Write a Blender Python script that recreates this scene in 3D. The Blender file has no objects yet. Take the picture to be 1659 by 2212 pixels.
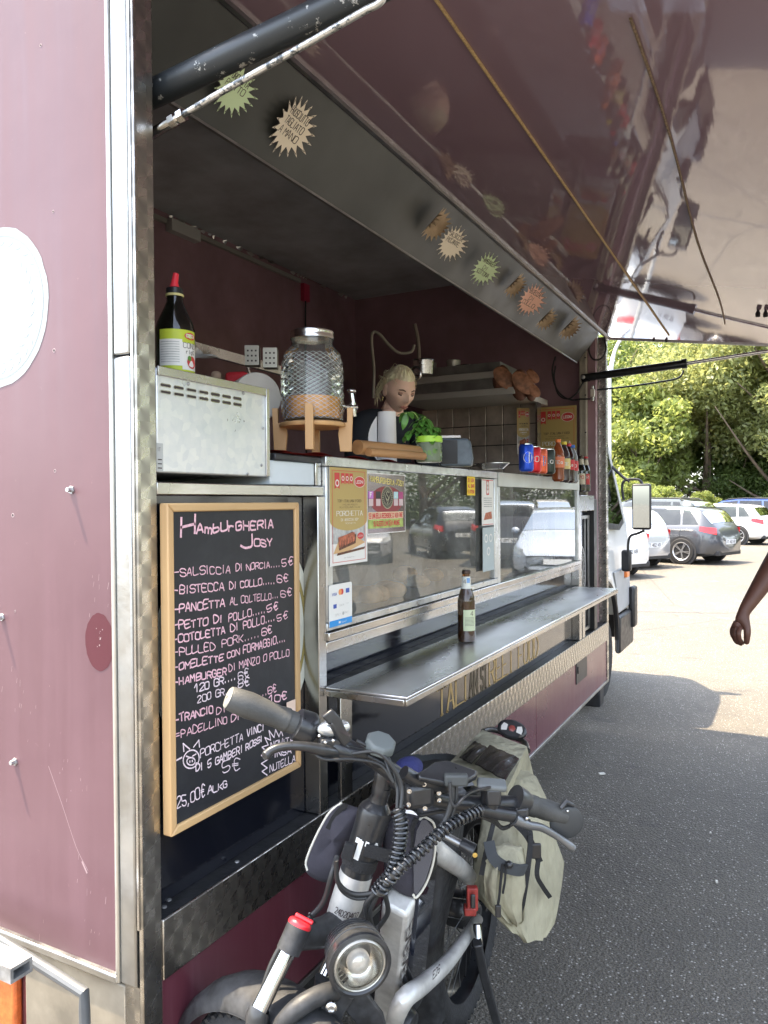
import bpy, math, random
from mathutils import Vector, Matrix
import numpy as np
PI = math.pi
RND = random.Random(7)
S = bpy.context.scene
COL = S.collection

# ------------------------------------------------------------------ camera
CAM_LOC = Vector((1.1, -1.074, 1.59))
YAW, PITCH, ROLL, FPX = math.atan(878/1650.), math.atan(20.4/1650.), .0075, 1650.
_R0 = Vector((math.cos(YAW), math.sin(YAW), 0)); _F0 = Vector((-math.sin(YAW), math.cos(YAW), 0))
CF = _F0*math.cos(PITCH) - Vector((0, 0, 1))*math.sin(PITCH)
_U0 = _R0.cross(CF)
CR = _R0*math.cos(ROLL) - _U0*math.sin(ROLL)
CU = _U0*math.cos(ROLL) + _R0*math.sin(ROLL)
cam_data = bpy.data.cameras.new('camera')
cam = bpy.data.objects.new('camera', cam_data); COL.objects.link(cam)
mw = Matrix((CR, CU, -CF)).transposed().to_4x4(); mw.translation = CAM_LOC
cam.matrix_world = mw
cam_data.sensor_fit = 'HORIZONTAL'; cam_data.sensor_width = 36.0
cam_data.lens = 36.0*FPX/1659.0
cam_data.clip_start = .02; cam_data.clip_end = 3000
S.camera = cam

# ------------------------------------------------------------------ world, sun, exposure
SUN_TO = Vector((-.39, -.115, 1.0)).normalized()
w = bpy.data.worlds.new('World'); S.world = w; w.use_nodes = True
nt = w.node_tree; nt.nodes.clear()
sky = nt.nodes.new('ShaderNodeTexSky'); sky.sky_type = 'NISHITA'; sky.sun_disc = False
sky.sun_elevation = math.asin(SUN_TO.z); sky.sun_rotation = math.atan2(SUN_TO.x, SUN_TO.y)
sky.dust_density = 2.0; sky.air_density = 1.0; sky.ozone_density = 1.0
bg = nt.nodes.new('ShaderNodeBackground'); bg.inputs['Strength'].default_value = .15
wo = nt.nodes.new('ShaderNodeOutputWorld')
hs = nt.nodes.new('ShaderNodeHueSaturation'); hs.inputs['Saturation'].default_value = .55
nt.links.new(sky.outputs[0], hs.inputs['Color']); nt.links.new(hs.outputs[0], bg.inputs[0]); nt.links.new(bg.outputs[0], wo.inputs[0])
sd = bpy.data.lights.new('sun', 'SUN'); sd.energy = 2.8; sd.angle = math.radians(.53); sd.color = (1, .83, .60)
so = bpy.data.objects.new('sun', sd); COL.objects.link(so)
so.rotation_euler = SUN_TO.to_track_quat('Z', 'Y').to_euler(); so.location = (-8, -3, 20)
S.view_settings.view_transform = 'Standard'; S.view_settings.look = 'None'
S.view_settings.gamma = 1; S.view_settings.use_curve_mapping = False
S.view_settings.exposure = 2.85
S.render.engine = 'CYCLES'
S.cycles.max_bounces = 8; S.cycles.transparent_max_bounces = 16
S.cycles.caustics_reflective = False; S.cycles.caustics_refractive = False
S.cycles.sample_clamp_indirect = 6

# ------------------------------------------------------------------ picture point -> place helpers (photo measured at 1659 px width)
def ray(u, v): return CF + CR*((u-829.5)/FPX) - CU*((v-1106.)/FPX)
def on(ax, val, u, v):
    d = ray(u, v); i = 'xyz'.index(ax); t = (val-CAM_LOC[i])/d[i]; return CAM_LOC + d*t
def at(dist, u, v): return CAM_LOC + ray(u, v)*dist

# ------------------------------------------------------------------ materials
def srgb(r, g, b):
    f = lambda c: (c/255./12.92 if c/255. <= .04045 else ((c/255.+.055)/1.055)**2.4)
    return (f(r), f(g), f(b))
MATS = {}
def mat(name, col=(.5, .5, .5), rough=.5, metal=0., var=.0, vs=6., bump=0., bs=60., coat=0., spec=.5, trans=0., ior=1.45,
        rvar=0., alpha=1., emit=None, es=0., stretch=None, sub=0., coatr=.05, detail=4):
    if name in MATS: return MATS[name]
    m = bpy.data.materials.new(name); m.use_nodes = True; n = m.node_tree; b = n.nodes['Principled BSDF']
    b.inputs['Base Color'].default_value = (*col, 1); b.inputs['Roughness'].default_value = rough
    b.inputs['Metallic'].default_value = metal; b.inputs['Specular IOR Level'].default_value = spec
    b.inputs['Coat Weight'].default_value = coat; b.inputs['Coat Roughness'].default_value = coatr
    b.inputs['Transmission Weight'].default_value = trans; b.inputs['IOR'].default_value = ior
    b.inputs['Alpha'].default_value = alpha
    if sub: b.inputs['Subsurface Weight'].default_value = sub; b.inputs['Subsurface Scale'].default_value = .01
    if emit: b.inputs['Emission Color'].default_value = (*emit, 1); b.inputs['Emission Strength'].default_value = es
    L = n.links
    if var or rvar or bump:
        tc = n.nodes.new('ShaderNodeTexCoord'); mp = n.nodes.new('ShaderNodeMapping')
        if stretch: mp.inputs['Scale'].default_value = stretch
        L.new(tc.outputs['Object'], mp.inputs[0])
        def noise(sc, det=detail):
            t = n.nodes.new('ShaderNodeTexNoise'); t.inputs['Scale'].default_value = sc; t.inputs['Detail'].default_value = det
            t.inputs['Roughness'].default_value = .6
            L.new(mp.outputs[0], t.inputs['Vector']); return t
        if var:
            t = noise(vs); r = n.nodes.new('ShaderNodeValToRGB')
            r.color_ramp.elements[0].position = .3; r.color_ramp.elements[1].position = .7
            r.color_ramp.elements[0].color = (*[c*(1-var) for c in col], 1)
            r.color_ramp.elements[1].color = (*[min(1, c*(1+var)) for c in col], 1)
            L.new(t.outputs['Fac'], r.inputs[0]); L.new(r.outputs[0], b.inputs['Base Color'])
        if rvar:
            t = noise(vs*1.7); mr = n.nodes.new('ShaderNodeMapRange')
            mr.inputs['From Min'].default_value = .3; mr.inputs['From Max'].default_value = .7
            mr.inputs['To Min'].default_value = max(.02, rough-rvar); mr.inputs['To Max'].default_value = min(1, rough+rvar)
            L.new(t.outputs['Fac'], mr.inputs['Value']); L.new(mr.outputs[0], b.inputs['Roughness'])
        if bump:
            t = noise(bs); bp = n.nodes.new('ShaderNodeBump'); bp.inputs['Strength'].default_value = bump
            bp.inputs['Distance'].default_value = .01
            L.new(t.outputs['Fac'], bp.inputs['Height']); L.new(bp.outputs[0], b.inputs['Normal'])
    MATS[name] = m; return m
class NT:  # small node expression helper
    def __init__(s, m): s.t = m.node_tree; s.n = s.t.nodes; s.l = s.t.links; s.b = s.n.get('Principled BSDF')
    def node(s, kind, **kw):
        x = s.n.new(kind)
        for k, v in kw.items(): setattr(x, k, v)
        return x
    def put(s, sock, v):
        if isinstance(v, (int, float)): sock.default_value = v
        elif isinstance(v, tuple): sock.default_value = v
        else: s.l.new(v, sock)
    def m(s, op, a, b=0., c=None, clamp=False):
        x = s.n.new('ShaderNodeMath'); x.operation = op; x.use_clamp = clamp
        s.put(x.inputs[0], a); s.put(x.inputs[1], b)
        if c is not None: s.put(x.inputs[2], c)
        return x.outputs[0]
    def coord(s, which='Object', scale=(1, 1, 1)):
        tc = s.n.new('ShaderNodeTexCoord'); mp = s.n.new('ShaderNodeMapping'); mp.inputs['Scale'].default_value = scale
        s.l.new(tc.outputs[which], mp.inputs[0]); return mp.outputs[0]
    def noise(s, vec, scale, detail=4, rough=.6, dist=0.):
        t = s.n.new('ShaderNodeTexNoise'); t.inputs['Scale'].default_value = scale; t.inputs['Detail'].default_value = detail
        t.inputs['Roughness'].default_value = rough; t.inputs['Distortion'].default_value = dist
        s.l.new(vec, t.inputs['Vector']); return t.outputs['Fac']
    def voro(s, vec, scale, feat='F1', out='Distance', rand=1.):
        t = s.n.new('ShaderNodeTexVoronoi'); t.feature = feat; t.inputs['Scale'].default_value = scale
        t.inputs['Randomness'].default_value = rand
        s.l.new(vec, t.inputs['Vector']); return t.outputs[out]
    def ramp(s, f, pts):
        r = s.n.new('ShaderNodeValToRGB'); e = r.color_ramp.elements
        while len(e) < len(pts): e.new(.5)
        for i, (p, c) in enumerate(pts): e[i].position = p; e[i].color = (*c, 1) if len(c) == 3 else c
        s.l.new(f, r.inputs[0]); return r.outputs[0]
    def rng(s, f, a, b, c, d):
        r = s.n.new('ShaderNodeMapRange')
        for i, v in enumerate((a, b, c, d)): r.inputs[i+1].default_value = v
        s.l.new(f, r.inputs[0]); return r.outputs[0]
    def mix(s, f, a, b, mode='MIX'):
        x = s.n.new('ShaderNodeMixRGB'); x.blend_type = mode
        s.put(x.inputs[0], f)
        for i, v in ((1, a), (2, b)):
            if isinstance(v, tuple): x.inputs[i].default_value = (*v, 1) if len(v) == 3 else v
            else: s.l.new(v, x.inputs[i])
        return x.outputs[0]
    def bump(s, h, st=.3, dist=.01, nrm=None):
        x = s.n.new('ShaderNodeBump'); x.inputs['Strength'].default_value = st; x.inputs['Distance'].default_value = dist
        s.l.new(h, x.inputs['Height'])
        if nrm is not None: s.l.new(nrm, x.inputs['Normal'])
        return x.outputs[0]
    def sep(s, vec):
        x = s.n.new('ShaderNodeSeparateXYZ'); s.l.new(vec, x.inputs[0]); return x.outputs

# ------------------------------------------------------------------ mesh builder
class MB:
    def __init__(s, m=None): s.v = []; s.f = []; s.fm = []; s.mats = []; s.cur = 0; s.T = None; s.ns = set(); s.flat = False; s.sub = 0
    def use(s, m):
        if m not in s.mats: s.mats.append(m)
        s.cur = s.mats.index(m); return s
    def add(s, vs, fs):
        o = len(s.v)
        if s.T is not None: vs = [s.T @ Vector(p) for p in vs]
        s.v.extend([tuple(p) for p in vs])
        for f in fs: s.f.append([i+o for i in f]); s.fm.append(s.cur)
        return s
    def box(s, a, b):
        x0, y0, z0 = [min(a[i], b[i]) for i in range(3)]; x1, y1, z1 = [max(a[i], b[i]) for i in range(3)]
        return s.add([(x0,y0,z0),(x1,y0,z0),(x1,y1,z0),(x0,y1,z0),(x0,y0,z1),(x1,y0,z1),(x1,y1,z1),(x0,y1,z1)],
                     [(0,3,2,1),(4,5,6,7),(0,1,5,4),(1,2,6,5),(2,3,7,6),(3,0,4,7)])
    def obox(s, c, size, M=None):  # oriented box, M 3x3
        hx, hy, hz = [k/2 for k in size]; M = M or Matrix.Identity(3); c = Vector(c)
        vs = [c + M @ Vector((x, y, z)) for z in (-hz, hz) for x, y in ((-hx,-hy),(hx,-hy),(hx,hy),(-hx,hy))]
        return s.add(vs, [(0,3,2,1),(4,5,6,7),(0,1,5,4),(1,2,6,5),(2,3,7,6),(3,0,4,7)])
    def ring(s, rings, close=True, cap0=True, cap1=True, cyc=False):
        n = len(rings[0]); vs = [p for r in rings for p in r]; fs = []
        m = len(rings)
        for i in range(m if cyc else m-1):
            j = (i+1) % m
            for k in range(n if close else n-1):
                l = (k+1) % n
                fs.append((i*n+k, i*n+l, j*n+l, j*n+k))
        if close and not cyc:
            if cap0: fs.append(tuple(reversed(range(n))))
            if cap1: fs.append(tuple((m-1)*n+k for k in range(n)))
        return s.add(vs, fs)
    def tube(s, pts, r, n=10, cap=True, cyc=False, prof=None, up=None):
        pts = [Vector(p) for p in pts]; m = len(pts)
        rr = r if isinstance(r, (list, tuple)) else [r]*m
        T = []
        for i in range(m):
            a = pts[(i-1) % m] if (cyc or i > 0) else pts[i]; b = pts[(i+1) % m] if (cyc or i < m-1) else pts[i]
            t = (b-a); T.append(t.normalized() if t.length > 1e-9 else Vector((0, 0, 1)))
        nrm = Vector(up) if up is not None else (Vector((0, 0, 1)) if abs(T[0].z) < .9 else Vector((1, 0, 0)))
        rings = []
        for i in range(m):
            if up is not None: nrm = Vector(up)
            nrm = (nrm - T[i]*nrm.dot(T[i]))
            nrm = nrm.normalized() if nrm.length > 1e-6 else T[i].orthogonal().normalized()
            bn = T[i].cross(nrm)
            ring = []
            for k in range(n):
                a = 2*PI*k/n
                if prof: px, py = prof[k % len(prof)]; ring.append(pts[i] + nrm*px*rr[i] + bn*py*rr[i])
                else: ring.append(pts[i] + (nrm*math.cos(a) + bn*math.sin(a))*rr[i])
            rings.append(ring)
        return s.ring(rings, True, cap, cap, cyc)
    def bar(s, pts, wn, wb, up):  # rectangular section sweep
        return s.tube(pts, 1., 4, prof=[(wn/2, wb/2), (-wn/2, wb/2), (-wn/2, -wb/2), (wn/2, -wb/2)], up=up)
    def lathe(s, prof, n=24, c=(0, 0, 0), M=None, ripple=None):
        c = Vector(c); M = M or Matrix.Identity(3); rings = []
        for r, z in prof:
            rings.append([c + M @ Vector((r*math.cos(2*PI*k/n), r*math.sin(2*PI*k/n), z)) for k in range(n)])
        return s.ring(rings, True, False, False)
    def ell(s, c, r, n=16, m=10, M=None):
        return s.lathe_s(c, r, n, m, M)
    def lathe_s(s, c, r, n, m, M):
        c = Vector(c); M = M or Matrix.Identity(3); rings = []
        for i in range(m+1):
            t = -PI/2 + PI*i/m; q = max(math.cos(t), .002)
            rings.append([c + M @ Vector((r[0]*q*math.cos(2*PI*k/n), r[1]*q*math.sin(2*PI*k/n), r[2]*math.sin(t))) for k in range(n)])
        return s.ring(rings)
    def prism(s, poly, fn, t0, t1):  # polygon in 2D, fn(a,b,h) -> point, extruded t0..t1
        n = len(poly)
        vs = [fn(a, b, t0) for a, b in poly] + [fn(a, b, t1) for a, b in poly]
        return s.add(vs, [tuple(reversed(range(n))), tuple(range(n, 2*n))] + [(k, (k+1) % n, n+(k+1) % n, n+k) for k in range(n)])
    def sheet(s, fn, nu, nv, thick=None):
        vs = [fn(i/nu, j/nv) for j in range(nv+1) for i in range(nu+1)]
        fs = [(j*(nu+1)+i, j*(nu+1)+i+1, (j+1)*(nu+1)+i+1, (j+1)*(nu+1)+i) for j in range(nv) for i in range(nu)]
        return s.add(vs, fs)
    def build(s, name, m=None, parent=None, bevel=0, smooth=35, local=False, bseg=2, **props):
        if m is not None and not s.mats: s.mats = [m]
        vs = s.v
        loc = Vector((0, 0, 0))
        if parent is not None:
            if not local:
                inv = WM[parent.name].inverted(); vs = [inv @ Vector(p) for p in vs]
        else:
            xs = np.array(vs); loc = Vector(((xs[:, 0].min()+xs[:, 0].max())/2, (xs[:, 1].min()+xs[:, 1].max())/2, xs[:, 2].min()))
            vs = [Vector(p)-loc for p in vs]
        me = bpy.data.meshes.new(name); me.from_pydata([tuple(p) for p in vs], [], s.f)
        for mm in s.mats: me.materials.append(mm)
        if len(s.mats) > 1: me.polygons.foreach_set('material_index', s.fm)
        if smooth:
            me.polygons.foreach_set('use_smooth', [True]*len(s.f)); me.update()
            me.set_sharp_from_angle(angle=math.radians(smooth))
        me.update()
        o = bpy.data.objects.new(name, me); COL.objects.link(o)
        if parent is not None:
            o.parent = parent; WM[o.name] = WM[parent.name]
        else:
            o.location = loc; WM[o.name] = Matrix.Translation(loc)
        if bevel:
            b = o.modifiers.new('bevel', 'BEVEL'); b.width = bevel; b.segments = bseg; b.limit_method = 'ANGLE'
            b.angle_limit = math.radians(40); b.harden_normals = False
        if s.sub:
            b = o.modifiers.new('sub', 'SUBSURF'); b.levels = s.sub; b.render_levels = s.sub
        tag(o, **props)
        return o
WM = {}
def tag(o, label=None, cat=None, group=None, kind=None):
    if label: o['label'] = label
    if cat: o['category'] = cat
    if group: o['group'] = group
    if kind: o['kind'] = kind
    return o
def empty(name, loc, label=None, cat=None, group=None, M=None):
    o = bpy.data.objects.new(name, None); COL.objects.link(o)
    W = Matrix.Translation(Vector(loc)) @ (M or Matrix.Identity(4)); o.matrix_world = W; WM[o.name] = W
    o.empty_display_size = .1
    return tag(o, label, cat, group)
def copy_tree(o, parent=None):
    c = o.copy(); COL.objects.link(c)
    if parent is not None: c.parent = parent
    for ch in [k for k in bpy.data.objects if k.parent == o]: copy_tree(ch, c)
    return c
def bz(pts, n=12):  # smooth curve through points (Catmull-Rom)
    P = [Vector(p) for p in pts]; P = [P[0]*2-P[1]] + P + [P[-1]*2-P[-2]]; out = []
    for i in range(1, len(P)-2):
        for k in range(n):
            t = k/n; a, b, c, d = P[i-1:i+3]
            out.append(.5*((2*b)+(c-a)*t+(2*a-5*b+4*c-d)*t*t+(-a+3*b-3*c+d)*t**3))
    out.append(P[-2]); return out
def rotm(axis, deg): return Matrix.Rotation(math.radians(deg), 3, axis)
def frame(z, x=None):  # 3x3 with given z axis
    z = Vector(z).normalized(); x = Vector(x) if x is not None else z.orthogonal()
    x = (x - z*x.dot(z)).normalized(); y = z.cross(x)
    return Matrix((x, y, z)).transposed()

# ------------------------------------------------------------------ stroke lettering
G = {}
for ln in '''A:00 26 40|12 32
B:00 06 36 45 44 33 03|33 42 41 30 00
C:45 36 16 05 01 10 30 41
D:00 06 26 44 42 20 00
E:46 06 00 40|03 33
F:46 06 00|03 33
G:45 36 16 05 01 10 30 41 43 23
H:06 00|46 40|03 43
I:26 20
J:36 31 20 10 01
K:06 00|46 02|13 40
L:06 00 40
M:00 06 23 46 40
N:00 06 40 46
O:16 05 01 10 30 41 45 36 16
P:00 06 36 45 44 33 03
Q:16 05 01 10 30 41 45 36 16|22 40
R:00 06 36 45 44 33 03|23 40
S:45 36 16 05 04 13 33 42 41 30 10 01
T:06 46|26 20
U:06 01 10 30 41 46
V:06 20 46
W:06 10 23 30 46
X:06 40|46 00
Y:06 23 46|23 20
Z:06 46 00 40
0:16 05 01 10 30 41 45 36 16
1:04 26 20
2:05 16 36 45 44 00 40
3:05 16 36 45 44 33 42 41 30 10 01|13 33
4:30 36 02 42
5:46 06 03 33 42 41 30 10 01
6:45 36 16 05 01 10 30 41 42 33 13 02
7:06 46 10
8:13 04 05 16 36 45 44 33 13 02 01 10 30 41 42 33
9:41 30 10 01|45 36 16 05 04 13 33 45 41
€:46 27 16 14 12 20 41|04 34|03 33
.:20 21
-:03 43
=:02 42|04 44
,:20 1-
a:34 24 13 11 20 30 41 44 40
m:00 04|03 14 23 20|23 34 43 40
b:06 00 30 41 42 33 03
u:04 01 10 30 40 44
r:00 04|02 14 34
g:34 14 03 01 10 30 34 3- 1-
y:04 20|44 0-
:'''.split('\n'):
    if ln and ln[0] != ':':
        k, r = ln[0], ln[2:]
        G[k] = [[(int(c[0]), -1.5 if c[1] == '-' else int(c[1])) for c in st.split()] for st in r.split('|')]
class Plane:
    def __init__(s, o, U, V): s.o = Vector(o); s.U = Vector(U).normalized(); s.V = Vector(V).normalized(); s.N = s.U.cross(s.V)
    def __call__(s, a, b, h=0.): return s.o + s.U*a + s.V*b + s.N*h
def poly(mb, pl, pts, h): mb.add([pl(a, b, h) for a, b in pts], [tuple(range(len(pts)))])
def rect(mb, pl, a, b, c, d, h): poly(mb, pl, [(a, b), (c, b), (c, d), (a, d)], h)
def disc(mb, pl, a, b, r, h, n=20, ry=None, r0=None):
    ry = ry or r
    if r0 is None: poly(mb, pl, [(a+r*math.cos(2*PI*k/n), b+ry*math.sin(2*PI*k/n)) for k in range(n)], h)
    else:
        q = r0/r; vs = []
        for k in range(n):
            c_, s_ = math.cos(2*PI*k/n), math.sin(2*PI*k/n)
            vs += [pl(a+r*c_, b+ry*s_, h), pl(a+r*q*c_, b+ry*q*s_, h)]
        mb.add(vs, [(2*k, (2*k+2) % (2*n), (2*k+3) % (2*n), 2*k+1) for k in range(n)])
def stroke(mb, pl, pts, w, h, wh=None):
    P = [Vector(p) for p in pts]
    if len(P) < 2: return
    for i in range(len(P)-1):
        a, b = P[i], P[i+1]; d = b-a
        if d.length < 1e-7: continue
        d.normalize(); n = Vector((-d.y, d.x)); ww = w if wh is None else w*abs(d.y)+wh*abs(d.x)
        a2 = a - d*ww*.35; b2 = b + d*ww*.35
        hh = h + .00002*(i % 3)
        mb.add([pl(*(a2-n*ww/2), hh), pl(*(b2-n*ww/2), hh), pl(*(b2+n*ww/2), hh), pl(*(a2+n*ww/2), hh)], [(0, 1, 2, 3)])
def smooth2(pts, n=3):
    if len(pts) < 3: return pts
    P = bz([(p[0], p[1], 0) for p in pts], n); return [(p.x, p.y) for p in P]
def text(mb, pl, st, a, b, H, h=.0006, w=None, aspect=.62, slope=0., jit=0., gap=.28, wh=None, serif=False, width=None, rnd=None, round_=False):
    """strokes of height H starting at a,b ; width = forced total width"""
    w = w or H*.11; cw = H*aspect; rnd = rnd or RND
    adv = cw*(1+gap)
    if width: k = width/(adv*sum(.62 if c in '.,I1' else .7 if c == ' ' else 1 for c in st)-cw*gap); cw *= k; adv *= k
    x = 0.
    for ch in st:
        if ch == ' ': x += adv*.7; continue
        g = G.get(ch) or G.get(ch.upper())
        if g is None: x += adv*.5; continue
        nar = .45 if ch in '.,' else 1.
        ja, jb, js, jr = [rnd.uniform(-1, 1)*jit for _ in range(4)]
        for stt in g:
            q = []
            src = stt if not (round_ and len(stt) > 2) else smooth2(stt)
            for px, py in src:
                X = (px-(1.1 if ch in 'I1' else 0))/4*cw*nar*(1+.2*js); Y = py/6*H*(1+.15*jb)
                X2 = X - Y*.15*jr; Y2 = Y + X*.25*ja
                gx = x+X2; q.append((a+gx, b+Y2+slope*gx+jb*H*.05))
            stroke(mb, pl, q, w, h, wh)
            if serif:
                for e, f in ((stt[0], q[0]), (stt[-1], q[-1])):
                    if e[1] in (0, 6) : stroke(mb, pl, [(f[0]-w*.75, f[1]), (f[0]+w*.75, f[1])], (wh or w)*.9, h)
        x += adv*(.62 if ch in '.,I1' else 1)
    return x
def seritext(mb, pl, st, a, b, H, width, h=.0006): text(mb, pl, st, a, b, H, h, w=H*.17, wh=H*.07, serif=True, width=width)
# ================================================================== ground
def asphalt():
    m = mat('asphalt', (.16, .155, .15), .85); t = NT(m); v = t.coord()
    big = t.noise(v, .35, 5); mid = t.noise(v, 3.2, 4); fine = t.voro(v, 95.); fine2 = t.noise(v, 210, 3, .7)
    speck = t.voro(v, 95., 'F1', 'Color')
    c = t.ramp(t.m('ADD', t.m('MULTIPLY', big, .6), t.m('MULTIPLY', mid, .4)), [(.3, (.110, .097, .078)), (.7, (.19, .169, .132))])
    c = t.mix(t.rng(fine2, .44, .58, .0, .9), c, (.030, .030, .030))
    sc = t.sep(speck)[0]
    c = t.mix(t.m('MULTIPLY', t.m('GREATER_THAN', sc, .86), t.rng(fine, .15, .45, 1., 0.)), c, (.50, .48, .44))
    c = t.mix(t.rng(t.noise(v, 22, 4, .8), .5, .68, 0, .45), c, (.06, .056, .05))
    # worn pale patches
    st = t.noise(v, 2.3, 4, .6, .8); c = t.mix(t.rng(st, .62, .70, 0, .55), c, (.05, .047, .042))
    cr = t.voro(t.coord('Object', (1, .6, 1)), .16, 'DISTANCE_TO_EDGE'); c = t.mix(t.m('MULTIPLY', t.m('LESS_THAN', cr, .0022), .6), c, (.05, .048, .045))
    p = t.noise(v, 1.7, 3, .5); c = t.mix(t.rng(p, .66, .74, 0, .35), c, (.34, .33, .31))
    t.l.new(c, t.b.inputs['Base Color'])
    n1 = t.bump(fine, .9, .006); n2 = t.bump(fine2, .6, .004, n1); t.l.new(n2, t.b.inputs['Normal'])
    t.b.inputs['Roughness'].default_value = .72
    return m
g = MB().use(asphalt())
N = 40
g.sheet(lambda a, b: (-300+600*a, -300+700*b, 0), N, N)
g.build('ground', smooth=0, kind='structure')
# grass verge behind the row of parked cars
gm = mat('verge', (.10, .12, .045), .95, var=.5, vs=1.2, bump=.8, bs=14)
g = MB().use(gm); g.box((-60, 46, -.1), (90, 120, .06)); g.box((22, -40, -.1), (60, 45.9, .061)); g.build('verge', smooth=0, kind='structure')
# grass
gg = MB().use(mat('grass', (.10, .14, .035), .8, var=.45, vs=.8))
r = random.Random(3)
for i in range(9000):
    x = r.uniform(-14, 26); y = 46.1 + r.random()**1.6*6; h = r.uniform(.12, .5); a = r.uniform(0, PI); wv = .03
    dx, dy = math.cos(a)*wv, math.sin(a)*wv; lx, ly = r.uniform(-.12, .12), r.uniform(-.12, .12)
    gg.add([(x-dx, y-dy, .06), (x+dx, y+dy, .06), (x+lx, y+ly, .06+h)], [(0, 1, 2)])
gg.build('grass', smooth=0, kind='stuff', label='dry grass along the edge of the car park', cat='grass')
# scraps on the asphalt
sc_m = mat('scrap_white', (.7, .68, .62), .8)
for u, v_, s_ in ((1300, 1672, .022), (1215, 1760, .008), (1535, 1800, .007), (1548, 1905, .008)):
    c = on('z', .004, u, v_); g = MB().use(sc_m); g.obox(c+Vector((0, 0, .003)), (s_*1.6, s_, .006), rotm('Z', u)); g.build('paper_scrap', smooth=0, label={1300: 'largest white scrap of paper on the asphalt', 1215: 'tiny pale scrap nearest the bicycle', 1535: 'tiny pale scrap in the middle of the asphalt', 1548: 'tiny pale scrap lowest on the asphalt'}[u], cat='litter')
# ================================================================== truck materials
def paint():
    m = mat('maroon_paint', (.115, .028, .042), .28, coat=.35, coatr=.12, spec=.5); t = NT(m); v = t.coord()
    n = t.noise(v, 1.3, 5); s_ = t.noise(t.coord('Object', (9, 9, .7)), 3., 4)
    c = t.ramp(n, [(.3, (.105, .026, .040)), (.7, (.145, .042, .058))])
    c = t.mix(t.rng(s_, .5, .75, 0, .35), c, (.22, .10, .12))
    sc = t.noise(v, 26., 5, .75); c = t.mix(t.rng(sc, .68, .75, 0, .5), c, (.35, .2, .22))
    t.l.new(c, t.b.inputs['Base Color'])
    t.l.new(t.rng(n, .3, .7, .2, .42), t.b.inputs['Roughness'])
    t.l.new(t.bump(t.noise(v, 2.2, 2), .12, .02), t.b.inputs['Normal'])
    return m
def rearpaint():   # chalky, weathered
    m = mat('maroon_weathered', (.20, .07, .09), .5, coat=.12, coatr=.3, spec=.35); t = NT(m); v = t.coord()
    n = t.noise(v, 1.6, 6); s_ = t.noise(t.coord('Object', (14, 14, .8)), 2.2, 5); sc = t.noise(v, 40., 6, .8)
    c = t.ramp(n, [(.28, (.118, .060, .070)), (.72, (.162, .09, .10))])
    c = t.mix(t.rng(s_, .45, .8, 0, .4), c, (.18, .10, .112))
    c = t.mix(t.rng(sc, .64, .74, 0, .45), c, (.42, .27, .28))
    t.l.new(c, t.b.inputs['Base Color']); t.l.new(t.rng(s_, .3, .7, .38, .6), t.b.inputs['Roughness'])
    t.l.new(t.bump(n, .1, .02), t.b.inputs['Normal'])
    return m
P_MAR, P_REAR = paint(), rearpaint()
P_CAN = mat('maroon_gloss', (.27, .19, .245), .07, coat=.6, coatr=.03, spec=.6)
def _can():
    t = NT(P_CAN); v = t.coord()
    a = t.noise(t.coord('Object', (.6, .25, 1)), 2.2, 2, .4); b = t.noise(t.coord('Object', (6., .3, 1)), 7, 2)
    n1 = t.bump(a, .05, .1); n2 = t.bump(b, .012, .01, n1)
    t.l.new(n2, t.b.inputs['Normal']); t.l.new(n2, t.b.inputs['Coat Normal'])
    sc = t.noise(t.coord('Object', (1.2, 14, 1)), 9, 5, .8)
    t.l.new(t.mix(t.rng(sc, .68, .76, 0, .5), (.27, .19, .245), (.3, .22, .22)), t.b.inputs['Base Color'])
    t.l.new(t.rng(sc, .45, .8, .03, .12), t.b.inputs['Roughness'])
_can()
BLACK_G = mat('black_gloss_panel', (.008, .009, .014), .12, coat=.6, rvar=.06, vs=3, bump=.03, bs=2, coatr=.08)
BLACK = mat('black_plastic', (.016, .016, .018), .42, rvar=.1, vs=12)
RUBBER = mat('rubber', (.022, .022, .023), .78, var=.3, vs=14, bump=.3, bs=90)
STEEL = mat('stainless', (.50, .49, .47), .24, 1., var=.14, vs=3, rvar=.1, bump=.02, bs=30)
ALU = mat('aluminium', (.40, .405, .40), .38, 1., var=.16, vs=9, rvar=.1, bump=.06, bs=70)
CREAM = mat('cream_metal', (.42, .39, .32), .5, .2, var=.2, vs=8)
GALV = mat('galvanised', (.42, .43, .44), .45, .75, var=.3, vs=42, rvar=.12, bump=.04, bs=60)
SHELF_M = mat('brushed_shelf', (.78, .78, .77), .30, 1., var=.3, vs=2.6, rvar=.1, bump=.04, bs=9, stretch=(1, .35, 1))
DARKM = mat('dark_metal', (.035, .037, .042), .4, .4, var=.3, vs=10)
WHITE = mat('white_plastic', (.74, .75, .75), .4, var=.04, vs=8)
CEIL = mat('ceiling_grey', (.50, .54, .58), .5, var=.3, vs=2.5, rvar=.15)
INMAR = mat('inside_maroon', (.33, .21, .25), .25, coat=.2, var=.25, vs=2)
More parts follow.
